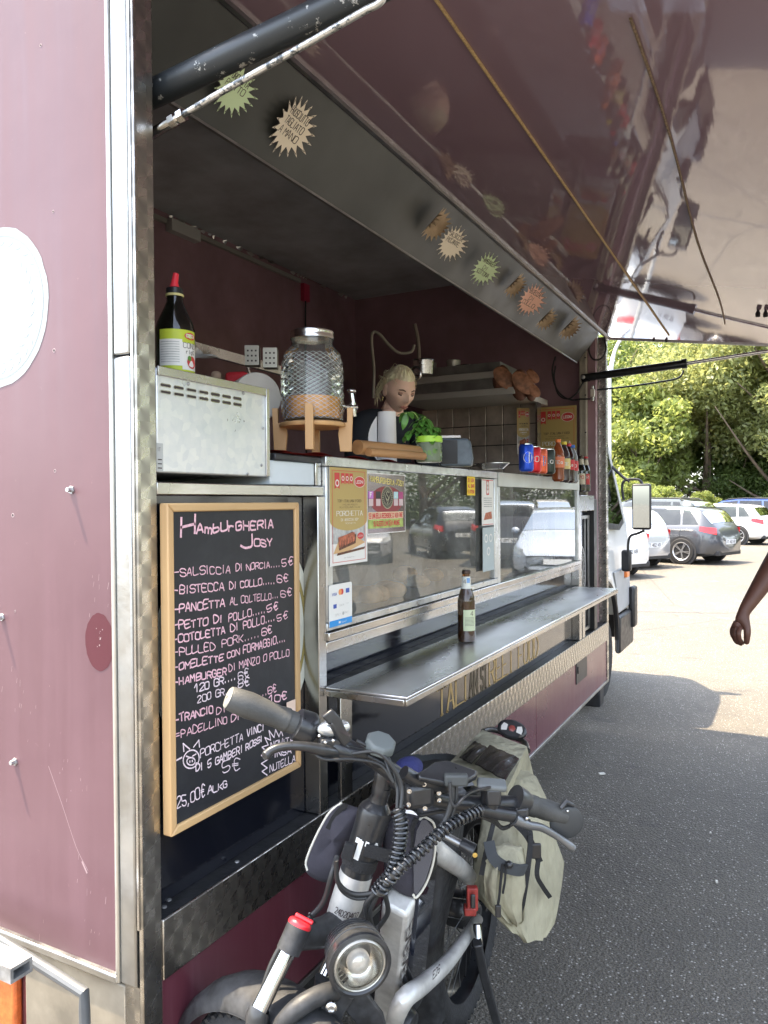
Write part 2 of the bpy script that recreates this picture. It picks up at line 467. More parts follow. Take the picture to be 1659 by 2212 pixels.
def swirl(name, ax, size, base=(.50, .48, .44)):
    m = mat(name, base, .28, 1.); t = NT(m); v = t.coord('Object', (1/size,)*3); x, y, z = t.sep(v)
    a, b = {'yz': (y, z), 'xz': (x, z)}[ax]
    row = t.m('FLOOR', b); a2 = t.m('ADD', a, t.m('MULTIPLY', row, .5))
    fa = t.m('SUBTRACT', t.m('FRACT', a2), .5); fb = t.m('SUBTRACT', t.m('FRACT', b), .5)
    ang = t.m('ARCTAN2', fa, fb); w_ = t.m('SINE', t.m('MULTIPLY', ang, 2.)); rr = t.m('SQRT', t.m('ADD', t.m('MULTIPLY', fa, fa), t.m('MULTIPLY', fb, fb)))
    g_ = t.m('ADD', t.m('MULTIPLY', w_, .5), .5); n = t.noise(v, .35, 3)
    c = t.ramp(g_, [(.0, tuple(k*.60 for k in base)), (.5, tuple(k*.85 for k in base)), (1, tuple(min(1, k*1.25) for k in base))])  # base colour carries the swirls' directional sheen as light and dark tones
    c = t.mix(t.rng(n, .3, .7, 0, .45), c, tuple(k*.7 for k in base))
    t.l.new(c, t.b.inputs['Base Color']); t.l.new(t.rng(g_, 0, 1, .38, .26), t.b.inputs['Roughness'])
    t.l.new(t.bump(rr, .06, .01), t.b.inputs['Normal'])
    return m
SWY, SWX = swirl('swirled_steel_side', 'yz', .05), swirl('swirled_steel_end', 'xz', .042)
def glassm(name, tint=(.9, .95, .92), f=1.5, haze=.05):
    m = bpy.data.materials.new(name); m.use_nodes = True; n = m.node_tree; n.nodes.clear(); L = n.links
    o = n.nodes.new('ShaderNodeOutputMaterial'); tr = n.nodes.new('ShaderNodeBsdfTransparent'); gl = n.nodes.new('ShaderNodeBsdfGlossy')
    tr.inputs[0].default_value = (*tint, 1); gl.inputs['Roughness'].default_value = .012; gl.inputs[0].default_value = (.95, .97, .96, 1)
    fr = n.nodes.new('ShaderNodeFresnel'); fr.inputs['IOR'].default_value = f; mx = n.nodes.new('ShaderNodeMixShader')
    df = n.nodes.new('ShaderNodeBsdfDiffuse'); df.inputs[0].default_value = (.6, .62, .6, 1); m2 = n.nodes.new('ShaderNodeMixShader')
    ns = n.nodes.new('ShaderNodeTexNoise'); ns.inputs['Scale'].default_value = 5; ns.inputs['Detail'].default_value = 7; ns.inputs['Roughness'].default_value = .75
    tc = n.nodes.new('ShaderNodeTexCoord'); L.new(tc.outputs['Object'], ns.inputs[0])
    mr = n.nodes.new('ShaderNodeMapRange'); mr.inputs[1].default_value = .4; mr.inputs[2].default_value = .8; mr.inputs[3].default_value = haze*.3; mr.inputs[4].default_value = haze*2
    L.new(ns.outputs['Fac'], mr.inputs[0]); L.new(mr.outputs[0], m2.inputs[0]); L.new(tr.outputs[0], m2.inputs[1]); L.new(df.outputs[0], m2.inputs[2])
    L.new(fr.outputs[0], mx.inputs[0]); L.new(m2.outputs[0], mx.inputs[1]); L.new(gl.outputs[0], mx.inputs[2]); L.new(mx.outputs[0], o.inputs[0])
    return m
GLASS = glassm('case_glass', (.93, .95, .93), 1.75, .2)
CARGLASS = glassm('car_glass', (.10, .13, .13), 1.45, .02)

# ================================================================== the truck
TR = empty('food_truck', (-.95, 2.1, 0), 'maroon street food truck with its long side hatch propped open', 'food truck')
def B(name, a, b, m, parent=TR, bevel=0, **k): return MB().use(m).box(a, b).build(name, parent=parent, bevel=bevel, **k)
YE = 4.25
# shell
rw = B('rear_wall', (-2.0, 0, .66), (-.056, .03, 3.3), P_REAR)
B('roof', (-2.0, 0, 3.2), (-.002, YE, 3.3), CEIL)
B('far_side_wall', (-2.0, .03, .36), (-1.95, YE-.05, 3.2), INMAR)
B('front_wall', (-2.0, YE-.05, .62), (-.06, YE, 3.2), INMAR)
B('floor', (-1.95, .03, .60), (-.05, YE-.05, .66), DARKM)
B('upper_side_wall', (-.03, .045, 2.715), (0, YE, 3.2), P_MAR)
B('underbody', (-1.9, .1, .40), (-.06, 4.2, .595), DARKM)
# lining behind the counter front
B('inner_lining', (-.08, .62, .66), (-.06, 4.19, 1.17), BLACK)
# rear corner trims
def joint_trim():
    t = B('corner_trim', (-.056, -.012, .655), (-.014, .03, 1.875), ALU, bevel=.004)
    B('corner_trim', (-.056, -.012, 1.878), (-.014, .03, 3.3), ALU, bevel=.004)
joint_trim()
B('edge_strip', (-.066, -.016, .655), (-.0565, .0, 3.3), mat('bright_alu', (.62, .62, .59), .35, .9, var=.1, vs=8), bevel=.003)
B('corner_post', (-.010, -.008, .36), (.001, .043, 3.3), SWY, bevel=.0025)
B('corner_post', (-.05, -.0055, .2), (-.0115, .0, .654), SWX)
B('edge_strip', (-.0105, -.011, .77), (-.0055, -.0085, 3.3), STEEL)
# rear wall lower rail
MB().use(ALU).box((-2.0, -.012, .648), (-.066, .02, .664)).build('rear_rail', parent=TR, bevel=.003)
MB().use(mat('beige_metal', (.27, .24, .19), .55, .35, var=.3, vs=9)).box((-.35, -.004, .2), (-.0515, .02, .646)).build('rear_frame', parent=TR, bevel=.004)
B('rear_frame', (-2., .002, .58), (-.351, .03, .647), mat('dirty_grey', (.2, .19, .17), .6, .3, var=.4, vs=14))
B('lamp_panel', (-.75, .03, .25), (-.351, .05, .579), mat('old_maroon', (.2, .06, .06), .6, var=.4, vs=20))
lm = MB().use(mat('orange_lens', (.62, .15, .04), .35, var=.25, vs=60)); lm.box((-.475, .005, .26), (-.40, .029, .574)); lm.build('rear_lamp', parent=TR, bevel=.008)
MB().use(mat('red_lens', (.35, .05, .05), .35)).box((-.60, .005, .26), (-.48, .029, .574)).build('rear_lamp', parent=TR, bevel=.008)
br = MB().use(GALV)   # square galvanised tube, open end
def opentube(mb, x0, x1, y0, y1, z0, z1, t=.006):
    o = [(y0, z0), (y1, z0), (y1, z1), (y0, z1)]; i_ = [(y0+t, z0+t), (y1-t, z0+t), (y1-t, z1-t), (y0+t, z1-t)]
    vs = [(x0, *p) for p in o]+[(x1, *p) for p in o]+[(x0, *p) for p in i_]+[(x1, *p) for p in i_]
    fs = [(k, (k+1) % 4, 4+(k+1) % 4, 4+k) for k in range(4)]+[(8+k, 12+k, 12+(k+1) % 4, 8+(k+1) % 4) for k in range(4)]
    fs += [(4+k, 4+(k+1) % 4, 12+(k+1) % 4, 12+k) for k in range(4)]+[(k, 8+k, 8+(k+1) % 4, (k+1) % 4) for k in range(4)]
    mb.add(vs, fs)
q = on('y', -.16, 60, 2090)
opentube(br, -1.6, q.x, -.195, -.15, q.z-.012, q.z+.016); br.build('step_tube', parent=TR)
p0, p1 = on('y', -.06, 130, 2112), on('y', -.06, 182, 2145)
MB().use(mat('grey_tube', (.13, .14, .15), .5, .5, var=.2)).tube([p0+Vector((-.35, 0, .05)), p0, p1, p1+Vector((0, 0, -.03)), p1+Vector((.01, 0, -.5))], .011).build('bumper_tube', parent=TR)
# white round sticker on rear wall
pl = Plane((-.412, -.0006, 2.018), (1, 0, 0), (0, 0, 1))
st = MB().use(mat('sticker_white', (.29, .315, .31), .35)); R_ = .172
r = random.Random(5)
poly(st, pl, [((R_*.93+r.uniform(-.0015, .0015))*math.cos(a*PI/24), (R_+r.uniform(-.0015, .0015))*math.sin(a*PI/24)) for a in range(48)], 0)
st.use(mat('sticker_print', (.245, .27, .265), .35)); disc(st, pl, 0, 0, R_*.84, .0004, 48, R_*.9, R_*.825)
st.use(mat('sticker_leaf', (.36, .39, .385), .35))
for k in range(30):
    a = 2*PI*k/30
    for s_ in (-1, 1):
        cx, cy = R_*(.70+.06*s_)*math.cos(a), R_*(.74+.06*s_)*math.sin(a)
        d = a+PI/2+s_*.6
        poly(st, pl, [(cx-.012*math.cos(d), cy-.012*math.sin(d)), (cx+.004*math.sin(d), cy-.004*math.cos(d)), (cx+.012*math.cos(d), cy+.012*math.sin(d)), (cx-.004*math.sin(d), cy+.004*math.cos(d))], .0004)
st.build('round_sticker', parent=TR, smooth=0)
# bolts, rivet holes, smear on the rear wall
for (u, v_) in ((155, 1058), (5, 1333), (33, 1645)):
    c = on('y', 0, u, v_); b = MB().use(GALV); b.lathe([(0, .012), (.005, .012), (.0055, .003), (.0085, .003), (.0085, 0), (0, 0)], 6, c, frame((0, -1, 0))); b.build('bolt', parent=TR)
hm = mat('hole_dark', (.03, .02, .02), .9); rm = mat('rim_worn', (.42, .33, .33), .7)
for (u, v_, k) in ((88, 98, 1), (115, 457, 1), (117, 757, 1.3), (119, 1017, 1.1), (28, 1113, 1.4), (66, 2285, 1), (33, 1320, .8), (66, 2250, .8)):
    c = on('y', 0, u, v_); pl2 = Plane(c, (1, 0, 0), (0, 0, 1)); h = MB().use(rm); disc(h, pl2, 0, 0, .0034*k, .0003, 12, None); h.use(hm); disc(h, pl2, 0, 0, .0021*k, .0006, 10); h.build('rivet_hole', parent=TR, smooth=0)
c = on('y', 0, 215, 1387); pl2 = Plane(c, (1, 0, 0), (0, 0, 1)); sm = MB().use(mat('smear', (.085, .020, .030), .22))
r = random.Random(4)
poly(sm, pl2, [((.040+r.uniform(-.001, .001))*math.cos(a*PI/20), (.058+r.uniform(-.001, .001))*math.sin(a*PI/20)) for a in range(40)], .0004)
sm.use(rm)
for k in range(12): disc(sm, pl2, r.gauss(0, .004), r.gauss(.006, .012), r.uniform(.0006, .0018), .0008, 6)
sm.build('resin_smear', parent=TR, smooth=0)
sc = MB().use(mat('scratch', (.34, .24, .25), .6)); pl2 = Plane((0, -.0003, 0), (1, 0, 0), (0, 0, 1)); r = random.Random(12)
def yp(u, v): p = on('y', 0, u, v); return p.x, p.z
stroke(sc, pl2, smooth2([yp(105, 1655), yp(135, 1740), yp(165, 1830), yp(190, 1880)], 4), .0012, 0); stroke(sc, pl2, [yp(178, 1862), yp(188, 1885)], .004, .0002)
for k in range(46):
    u, v = r.choice(((28, 1500), (45, 1540), (30, 1460), (200, 1960), (90, 2010), (150, 1700), (210, 1300)));  u += r.gauss(0, 22); v += r.gauss(0, 45)
    if u < 235: x0_, z0_ = yp(u, v); a_ = r.uniform(.9, 1.5); l_ = r.uniform(.003, .016); stroke(sc, pl2, [(x0_, z0_), (x0_+l_*math.cos(a_)*.4, z0_+l_*math.sin(a_))], r.uniform(.0004, .0011), 0)
sc.build('scratches', parent=TR, smooth=0, kind='stuff')
# side skirt
splits = [.045, 1.15, 2.578, YE]
for i in range(3): B('skirt_panel', (-.03, splits[i]+.0015, .372), (-.004, splits[i+1]-.0015, .642), P_MAR, bevel=.002)
B('skirt_lip', (-.032, .045, .355), (.002, YE, .3715), ALU, bevel=.002)
FH = hx = B('fuel_hatch', (-.004, 3.362, .522), (.001, 3.622, .70-.02), DARKM); MB().use(BLACK).box((.0012, 3.385, .58), (.006, 3.40, .62)).build('hatch_latch', parent=FH)
# floor trim with swirl and its ledge
B('side_trim', (-.004, .045, .643), (.002, YE, .765), SWY, bevel=.003)
B('ledge', (-.075, .045, .752), (-.0045, YE-.06, .764), mat('ledge_dark', (.022, .023, .026), .42, .2, var=.5, vs=22, bump=.15, bs=60))
B('ledge_seam', (-.068, .045, .7645), (-.060, 3.9, .772), mat('sealant', (.28, .29, .28), .7, var=.5, vs=30, bump=.4, bs=80))
for (u, v_) in ((512, 1862), (355, 1960), (365, 1945), (689, 1745)):
    c = on('z', .7645, u, v_); MB().use(GALV).lathe([(.0055, 0), (.005, .0025), (.002, .0035), (0, .0035)], 10, c).build('ledge_screw', parent=TR)
# rear bay with black panel
B('bay_panel', (-.075, .05, .765), (-.0455, .652, 1.607), BLACK_G)
B('bay_rail', (-.05, .044, 1.609), (.0, .655, 1.634), STEEL, bevel=.002)
B('bay_post', (-.045, .6175, .765), (.003, .655, 1.608), STEEL, bevel=.002)
# lower front of the serving side
B('counter_front', (-.075, .66, .765), (-.045, 3.43, 1.17), BLACK_G)
pl = Plane((-.0445, 0, 0), (0, 1, 0), (0, 0, 1))
gold = mat('gold_letter', (.42, .30, .13), .45, .3, var=.25, vs=30); goldw = mat('gold_letter_faint', (.07, .055, .035), .5, .1, var=.6, vs=60)
lt = MB().use(gold); kk = dict(w=.015, wh=.006, serif=True, h=.0006, aspect=.8)
text(lt, pl, 'TALI', 1.49, .80, .098, width=.285, **kk)
text(lt, pl, 'REET FOOD', 2.03, .80, .105, width=.72, **kk)
lt.use(goldw); text(lt, pl, 'AN', 1.80, .80, .1, width=.09, **kk); text(lt, pl, 'ST', 1.93, .80, .1, width=.07, **kk)  # worn letters; the darker gold also stands in for reflections hiding them

lt.build('gold_lettering', parent=TR, smooth=0)
# counter rails under the cases
for (z0, z1, x0, x1) in ((1.218, 1.243, -.06, .012), (1.185, 1.2165, -.06, .003)):
    B('case_rail', (x0, .655, z0-.0), (x1, 3.44, z1), STEEL, bevel=.003)
# serving shelf with legs
SH = empty('serving_shelf', (.12, 1.98, 1.08), 'long stainless fold-out serving shelf on the truck side under the glass cases', 'shelf')
MB().use(SHELF_M).box((.004, .645, 1.092), (.247, 3.315, 1.10)).build('shelf_top', parent=SH, bevel=.003)
lip = MB().use(STEEL); lip.box((.240, .645, 1.074), (.247, 3.315, 1.0915)); lip.box((.006, .642, 1.074), (.2395, .648, 1.0915)); lip.box((.006, 3.312, 1.074), (.2395, 3.317, 1.0915)); lip.build('shelf_lip', parent=SH, bevel=.002)
MB().use(BLACK).box((-.044, .66, 1.086), (.003, 3.42, 1.094)).build('hinge_gap', parent=SH)
for y in (.73, 3.52): MB().use(STEEL).box((-.012, y, .7655), (.0, y+.062, 1.073)).build('leg', parent=SH, bevel=.002)
# end bay with narrow framed window
B('end_post', (-.05, 3.44, .766), (.0, 3.50, 1.62), STEEL, bevel=.002); B('end_post', (-.05, 3.85, .766), (-.004, 3.93, 1.60), BLACK, bevel=.002)
B('end_rail', (-.05, 3.501, 1.53), (-.003, 3.849, 1.625), STEEL, bevel=.002)
B('end_panel', (-.06, 3.50, .766), (-.045, 3.85, 1.52), BLACK_G)
EF = MB().use(ALU)
for a, b in (((-.04, 3.51, .78), (-.03, 3.53, 1.50)), ((-.04, 3.82, .78), (-.03, 3.84, 1.50)), ((-.04, 3.531, .78), (-.03, 3.819, .80)), ((-.04, 3.531, 1.48), (-.03, 3.819, 1.50))): EF.box(a, b)
EF.build('window_frame', parent=TR)
pl = Plane((-.0445, 3.675, 1.15), (0, 1, 0), (0, 0, 1)); lg = MB().use(mat('logo_silver', (.62, .64, .62), .4))
def emblem(mb, pl, R, ml, md, h0=.0004, ry=1.):
    mb.use(md); disc(mb, pl, 0, 0, R*.98, h0, 40, R*.98*ry)
    mb.use(ml); disc(mb, pl, 0, 0, R, h0+.0006, 40, R*ry, R*.93); disc(mb, pl, 0, 0, R*.62, h0+.0006, 40, R*.62*ry, R*.59)
    for k in range(26):
        a = 2*PI*k/26
        for s_ in (-1, 1):
            cx, cy = R*(.77+.07*s_)*math.cos(a), R*ry*(.77+.07*s_)*math.sin(a); d = a+PI/2+s_*.6; L_ = R*.085; W_ = R*.03
            poly(mb, pl, [(cx-L_*math.cos(d), cy-L_*math.sin(d)), (cx+W_*math.sin(d), cy-W_*math.cos(d)), (cx+L_*math.cos(d), cy+L_*math.sin(d)), (cx-W_*math.sin(d), cy+W_*math.cos(d))], h0+.0006)
    stroke(mb, pl, [(-R*.45, R*.25*ry), (0, -R*.55*ry), (R*.45, R*.25*ry)], R*.055, h0+.0008)
    stroke(mb, pl, smooth2([(R*.22, R*.42*ry), (0, R*.52*ry), (-R*.2, R*.36*ry), (0, R*.14*ry), (R*.18, -R*.04*ry), (0, -R*.24*ry), (-R*.2, -R*.1*ry)], 4), R*.07, h0+.001)
emblem(lg, pl, .105, mat('logo_silver'), BLACK, ry=1.55); lg.build('logo_sticker', parent=TR, smooth=0)
# round ring sticker behind the blackboard
pl = Plane((-.0448, .362, 1.264), (0, 1, 0), (0, 0, 1)); rg = MB()
rg.use(mat('ring_cream', (.68, .69, .60), .4, var=.2, vs=12)); disc(rg, pl, 0, 0, .292, .0004, 72, None, .268)
rg.use(mat('ring_gold', (.33, .27, .09), .45, var=.2, vs=12)); disc(rg, pl, 0, 0, .267, .0005, 72, None, .256)
rg.use(mat('ring_cream')); disc(rg, pl, 0, 0, .255, .0004, 72, None, .20)
rg.build('ring_sticker', parent=TR, smooth=0)
# far corner: post, inner side, cream strut mounting
B('front_post', (-.053, 4.200, .36), (.0015, YE+.004, 2.70), SWX, bevel=.003)
B('front_inner', (-.105, 4.13, .766), (-.054, 4.199, 2.69), INMAR)
B('strut_rail', (-.155, 4.10, 1.15), (-.106, 4.129, 2.60), CREAM, bevel=.002)
B('strut_rail', (-.118, 4.088, 1.15), (-.108, 4.099, 2.60), CREAM)
for z in (1.5, 1.8, 2.05, 2.3, 2.55): MB().use(DARKM).lathe([(.006, 0), (.005, .003), (0, .003)], 8, (-.112, 4.0885, z), frame((0, -1, 0))).build('rail_screw', parent=TR)
# hatch / canopy
HX, HZ = 1.97, 2.70-.1475*1.97
def can(a, h): return Vector((a, 0, 2.70-.1475*a+h))
cp = MB().use(P_CAN)
ny_, nx_ = 60, 30
cp.sheet(lambda a, b: can(.012+HX*b, .0) + Vector((0, -.15+(YE+.17)*a, 0)), ny_, nx_)
cp.build('hatch_lining', parent=TR)
B2 = MB().use(P_MAR)
B2.add([can(0, .004)+Vector((0, y, 0)) if k == 0 else can(HX, .004)+Vector((0, y, 0)) for k in (0, 1) for y in (-.15, YE+.02)] +
       [can(0, .035)+Vector((0, y, 0)) if k == 0 else can(HX, .035)+Vector((0, y, 0)) for k in (0, 1) for y in (-.15, YE+.02)],
       [(0, 1, 3, 2), (4, 6, 7, 5), (0, 2, 6, 4), (1, 5, 7, 3), (0, 4, 5, 1), (2, 3, 7, 6)])
B2.build('hatch_skin', parent=TR)
ed = MB().use(ALU)
ed.bar([can(.006, -.004)+Vector((0, -.15, 0)), can(.006, -.004)+Vector((0, YE+.02, 0))], .018, .012, (0, 0, 1))
ed.bar([can(.006, .012)+Vector((0, YE+.024, 0)), can(HX, .012)+Vector((0, YE+.024, 0))], .042, .006, (0, 0, 1))
ed.bar([can(HX+.003, .012)+Vector((0, -.15, 0)), can(HX+.003, .012)+Vector((0, YE+.02, 0))], .042, .006, (0, 0, 1))
ed.build('hatch_edging', parent=TR)
def ubolt(u, v_):
    c = on('y', YE-.01, u, v_); MB().use(DARKM).tube([c+Vector((0, -.01, .02)), c+Vector((0, 0, -.012)), c+Vector((.0, .0, .0))], .008, 8).build('hatch_bolt', parent=TR)
for u, v_ in ((1412, 733), (1439, 735)): ubolt(u, v_)
c = on('y', 3.3, 1637, 572)
for k in (0, .035): MB().use(BLACK).lathe([(.012, 0), (.012, .018), (.006, .03), (0, .03)], 8, Vector((c.x+k, 3.3, can(c.x+k, -.03).z)), None).build('hatch_bolt', parent=TR)
# cords under the hatch
def canpt(u, v_, dz):
    d = ray(u, v_); n = Vector((.1475, 0, 1)); o = Vector((0, 0, 2.70+dz)); t = (o-CAM_LOC).dot(n)/d.dot(n); return CAM_LOC+d*t
CORD = mat('cord_gold', (.42, .30, .15), .7, var=.35, vs=200)
a, b = canpt(925, -25, -.0035), canpt(1445, 725, -.0035)
MB().use(CORD).tube([a+(b-a)*t+Vector((0, 0, 0)) for t in [k/12 for k in range(13)]], .0042, 8).build('hatch_cord', parent=TR)
a, b = canpt(1362, 40, -.003), canpt(1566, 700, -.003)
MB().use(mat('cord_old', (.18, .13, .09), .8, var=.5, vs=120)).tube([a+(b-a)*t+Vector((.008*math.sin(3*PI*t), 0, -.1475*.008*math.sin(3*PI*t))) for t in [k/16 for k in range(17)]], .0035, 8).build('hatch_cord', parent=TR)
# valance strip and edge
vl = MB().use(mat('valance_grey', (.055, .06, .06), .42, .35, var=.35, vs=1.6, rvar=.12, bump=.04, bs=3))
vl.add([(-.006, .05, 2.69), (-.15, .05, 2.512), (-.15, 4.03, 2.512), (-.006, 4.03, 2.69)], [(0, 1, 2, 3)]); vl.add([(-.15, .05, 2.512), (-.153, .05, 2.512), (-.153, 4.03, 2.69), (-.15, 4.03, 2.512)], [])
vl.build('valance', parent=TR, smooth=0)
B('valance_edge', (-.158, .05, 2.506), (-.149, 4.03, 2.514), ALU)
B('valance_back', (-.170, .05, 2.515), (-.160, 4.03, 2.69), CEIL)
# ceiling edge with scuffed foil tape
r = random.Random(8)
fo = MB().use(mat('foil', (.6, .6, .58), .3, 1.)); y = .1
while y < 4.1:
    L_ = r.uniform(.015, .09); h = r.uniform(.006, .02)
    if r.random() < .8: fo.add([(-1.945, y, 3.19), (-1.94+r.uniform(0, .02), y+L_*.5, 3.197), (-1.945, y+L_, 3.19), (-1.945, y+L_*.6, 3.19-h), (-1.946, y+L_*.2, 3.19-h*.6)], [(0, 1, 2, 3, 4)])
    y += L_*r.uniform(.8, 1.6)
fo.build('foil_tape', parent=TR, smooth=0)
B('ceiling_pipe', (-1.948, .4, 3.135), (-1.925, 2.1, 3.16), mat('conduit', (.33, .33, .31), .5)); B('ceiling_pipe', (-1.948, 2.35, 3.135), (-1.925, 3.4, 3.16), mat('conduit'))
B('ceiling_lamp', (-1.949, 2.11, 3.10), (-1.90, 2.34, 3.165), mat('lamp_white', (.55, .56, .56), .5))
B('red_bag', (-1.949, 3.43, 3.02), (-1.92, 3.5, 3.14), mat('pinkred', (.5, .04, .1), .5)); MB().use(BLACK).tube([(-1.93, 3.46, 3.02), (-1.94, 3.47, 2.5), (-1.945, 3.48, 1.6)], .006).build('lamp_cord', parent=TR)

# hydraulic struts
SB = mat('strut_black', (.016, .019, .022), .3, .2, coat=.3, var=.4, vs=16); 
def worn_black():
    m = mat('strut_worn', (.02, .024, .028), .36, .1); t = NT(m); v = t.coord(); n = t.noise(v, 32, 6, .72)
    f = t.rng(n, .60, .63, 0, 1); t.l.new(t.mix(f, (.03, .036, .042), (.42, .43, .42)), t.b.inputs['Base Color']); return m
WB = worn_black(); ROD = mat('chrome', (.55, .55, .55), .12, 1.)
a = on('y', .09, 325, 205); b = on('y', .09, 850, -45)
d = (b-a).normalized()
hy = MB().use(WB); hy.tube([a-d*.03, a+d*.62], .027, 20); hy.tube([a+d*.62, a+d*.64], .034, 20); hy.build('hydraulic_cylinder', parent=TR)
MB().use(ROD).tube([a+d*.64, a+d*1.05], .013, 14).build('hydraulic_rod', parent=TR)
pa = [on('y', .06, *k) for k in ((318, 295), (345, 279), (400, 245), (480, 198), (560, 153), (640, 108), (720, 62), (790, 22), (815, 10), (828, -5), (824, -25), (805, -50))]
def worn_steel():
    m = mat('pipe_worn', (.5, .5, .5), .35, .8); t = NT(m); v = t.coord(); n = t.noise(v, 55, 6, .7)
    t.l.new(t.mix(t.rng(n, .5, .56, 0, 1), (.55, .56, .55), (.10, .11, .12)), t.b.inputs['Base Color']); return m
MB().use(worn_steel()).tube(bz(pa, 4), .0062, 12).build('hydraulic_pipe', parent=TR)
c = on('y', .06, 385, 255); d2 = (pa[3]-pa[1]).normalized(); nu = MB().use(STEEL); nu.tube([c-d2*.02, c-d2*.006], .0125, 6); nu.tube([c-d2*.006, c+d2*.002], .009, 12); nu.tube([c+d2*.002, c+d2*.016], .0125, 6); nu.tube([c-d2*.075, c-d2*.02], .010, 12); nu.build('pipe_fitting', parent=TR)
Yq = 4.085
a = on('y', Yq, 1262, 816); b = on('y', Yq, 1484, 785); e = on('y', Yq, 1668, 757); d = (b-a).normalized()
hy = MB().use(SB); hy.tube([a-d*.015, b], .026, 20); hy.tube([b-d*.03, b], .031, 20); hy.build('hydraulic_cylinder', parent=TR)
MB().use(ROD).tube([b, e+(e-b).normalized()*.6], .011, 14).build('hydraulic_rod', parent=TR)
MB().use(GALV).lathe([(.014, 0), (.014, .01), (.007, .016), (0, .016)], 12, a+Vector((0, -.03, 0)), frame((0, -1, 0))).build('strut_pin', parent=TR)
MB().use(SB).tube(bz([on('y', Yq-.03, *k) for k in ((1290, 842), (1350, 836), (1420, 826), (1462, 818), (1474, 808), (1476, 800))], 4), .006, 8).build('hydraulic_pipe', parent=TR)
vb = MB().use(mat('valve_white', (.72, .70, .64), .4)); k0 = on('y', 4.07, 1280, 850)
vb.box(k0+Vector((-.012, -.01, -.022)), k0+Vector((.014, .012, .028))); vb.use(STEEL); vb.lathe([(.011, -.05), (.011, -.023)], 6, k0); vb.lathe([(.009, .028), (.009, .05)], 6, k0); vb.build('hydraulic_valve', parent=TR, bevel=.002)
for pts in (((1275, 862), (1255, 862), (1235, 864), (1215, 855), (1200, 835), (1193, 800), (1200, 770)), ((1275, 822), (1260, 826), (1245, 850), (1225, 862), (1205, 850), (1197, 815), (1200, 790)), ((1305, 728), (1309, 755), (1298, 775), (1280, 775), (1272, 755), (1280, 735)), ((1255, 745), (1270, 725), (1285, 715)), ((1262, 760), (1272, 740), (1280, 725)), ((1258, 755), (1266, 730), (1276, 716))):
    MB().use(BLACK).tube(bz([on('y', 4.07, *k) for k in pts], 5), .0055, 7).build('hose', parent=TR)
# rear wheels (under the skirt)
def wheel_big(y):
    t = MB().use(RUBBER); M = frame((1, 0, 0)); t.lathe([(.17, -.11), (.30, -.12), (.345, -.08), (.35, 0), (.345, .08), (.30, .12), (.17, .11)], 36, (-.24, y, .35), M)
    t.use(mat('wheel_silver', (.5, .5, .48), .4, .5, var=.2)); t.lathe([(0, .02), (.05, .02), (.07, .09), (.10, .09), (.13, .04), (.165, .05), (.17, .11)], 30, (-.24, y, .35), M)
    t.use(BLACK)
    for k in range(8): t.lathe([(.018, 0), (.018, .006), (0, .006)], 10, (-.175, y+.125*math.cos(k*PI/4), .35+.125*math.sin(k*PI/4)), M)
    return t
wheel_big(1.0).build('wheel', parent=TR); wb5 = wheel_big(5.05); wb5.v = [(x-.075, y, z) for x, y, z in wb5.v]; wb5.build('wheel', parent=TR)
MB().use(DARKM).box((-.5, 4.12, .2), (-.03, 4.24, .36)).build('jack_foot', parent=TR, bevel=.01)
# ------------------------------------------------------------------ cab
CABW = mat('cab_white', (.66, .67, .66), .25, coat=.5, var=.05, vs=3, coatr=.06); CABG = mat('cab_grey', (.34, .35, .36), .5, var=.1)
def prof(x, pts, x2): return pts
cabp = [(4.40, .62), (4.40, 2.25), (4.5, 2.32), (5.2, 2.33), (5.45, 2.25), (5.98, 1.42), (6.08, 1.20), (6.1, .62), (5.55, .62), (5.45, .80), (5.28, .92), (5.05, .96), (4.82, .92), (4.65, .80), (4.55, .62)]
xo = -.19
cb = MB().use(CABW); cb.prism(cabp, lambda a, b, t: Vector((xo-t-(.10*max(0, b-1.35)), a, b)) if t < .5 else Vector((xo-t+(.10*max(0, b-1.35)), a, b)), 0, 1.75); cb.build('cab', parent=TR, bevel=.025, bseg=3)
def cabside(pts, t, name, m, bev=0):
    k = MB().use(m); k.prism(pts, lambda a, b, h: Vector((xo+h-(.10*max(0, b-1.35)), a, b)), 0, t); return k.build(name, parent=TR, bevel=bev)
cabside([(4.62, 1.40), (4.62, 2.12), (5.28, 2.12), (5.42, 2.08), (5.83, 1.40), (5.6, 1.34)], .006, 'window_seal', BLACK)
cabside([(4.66, 1.44), (4.66, 2.08), (5.26, 2.08), (5.39, 2.04), (5.76, 1.44), (5.58, 1.39)], .009, 'side_window', CARGLASS)
cabside([(4.42, .62), (4.42, .98), (4.60, .98), (4.66, .86), (4.60, .66)], .01, 'cab_lower_panel', CABG, .005); cabside([(5.5, .64), (5.46, .86), (5.36, 1.0), (6.03, 1.0), (6.08, .66)], .01, 'cab_lower_panel', CABG, .005)
cabside([(4.60, .98), (4.605, 1.40), (4.615, 1.40), (4.612, .98)], .004, 'door_seam', BLACK)
cabside([(4.75, 1.17), (4.75, 1.20), (4.95, 1.20), (4.95, 1.17)], .03, 'door_handle', BLACK, .006)
ar = MB().use(BLACK)   # black arch and mudflap
ar.tube([Vector((xo+.0, 5.05+.47*math.cos(a), .42+.52*math.sin(a))) for a in [PI*k/16 for k in range(17)]], .022, 8); ar.box((xo-.3, 4.47, .16), (xo+.03, 4.50, .55)); ar.build('wheel_arch', parent=TR)
MB().use(mat('orange_indicator', (.8, .22, .05), .3)).box((xo+.0, 5.78, .92), (xo+.035, 5.9, .98)).build('indicator', parent=TR, bevel=.008)
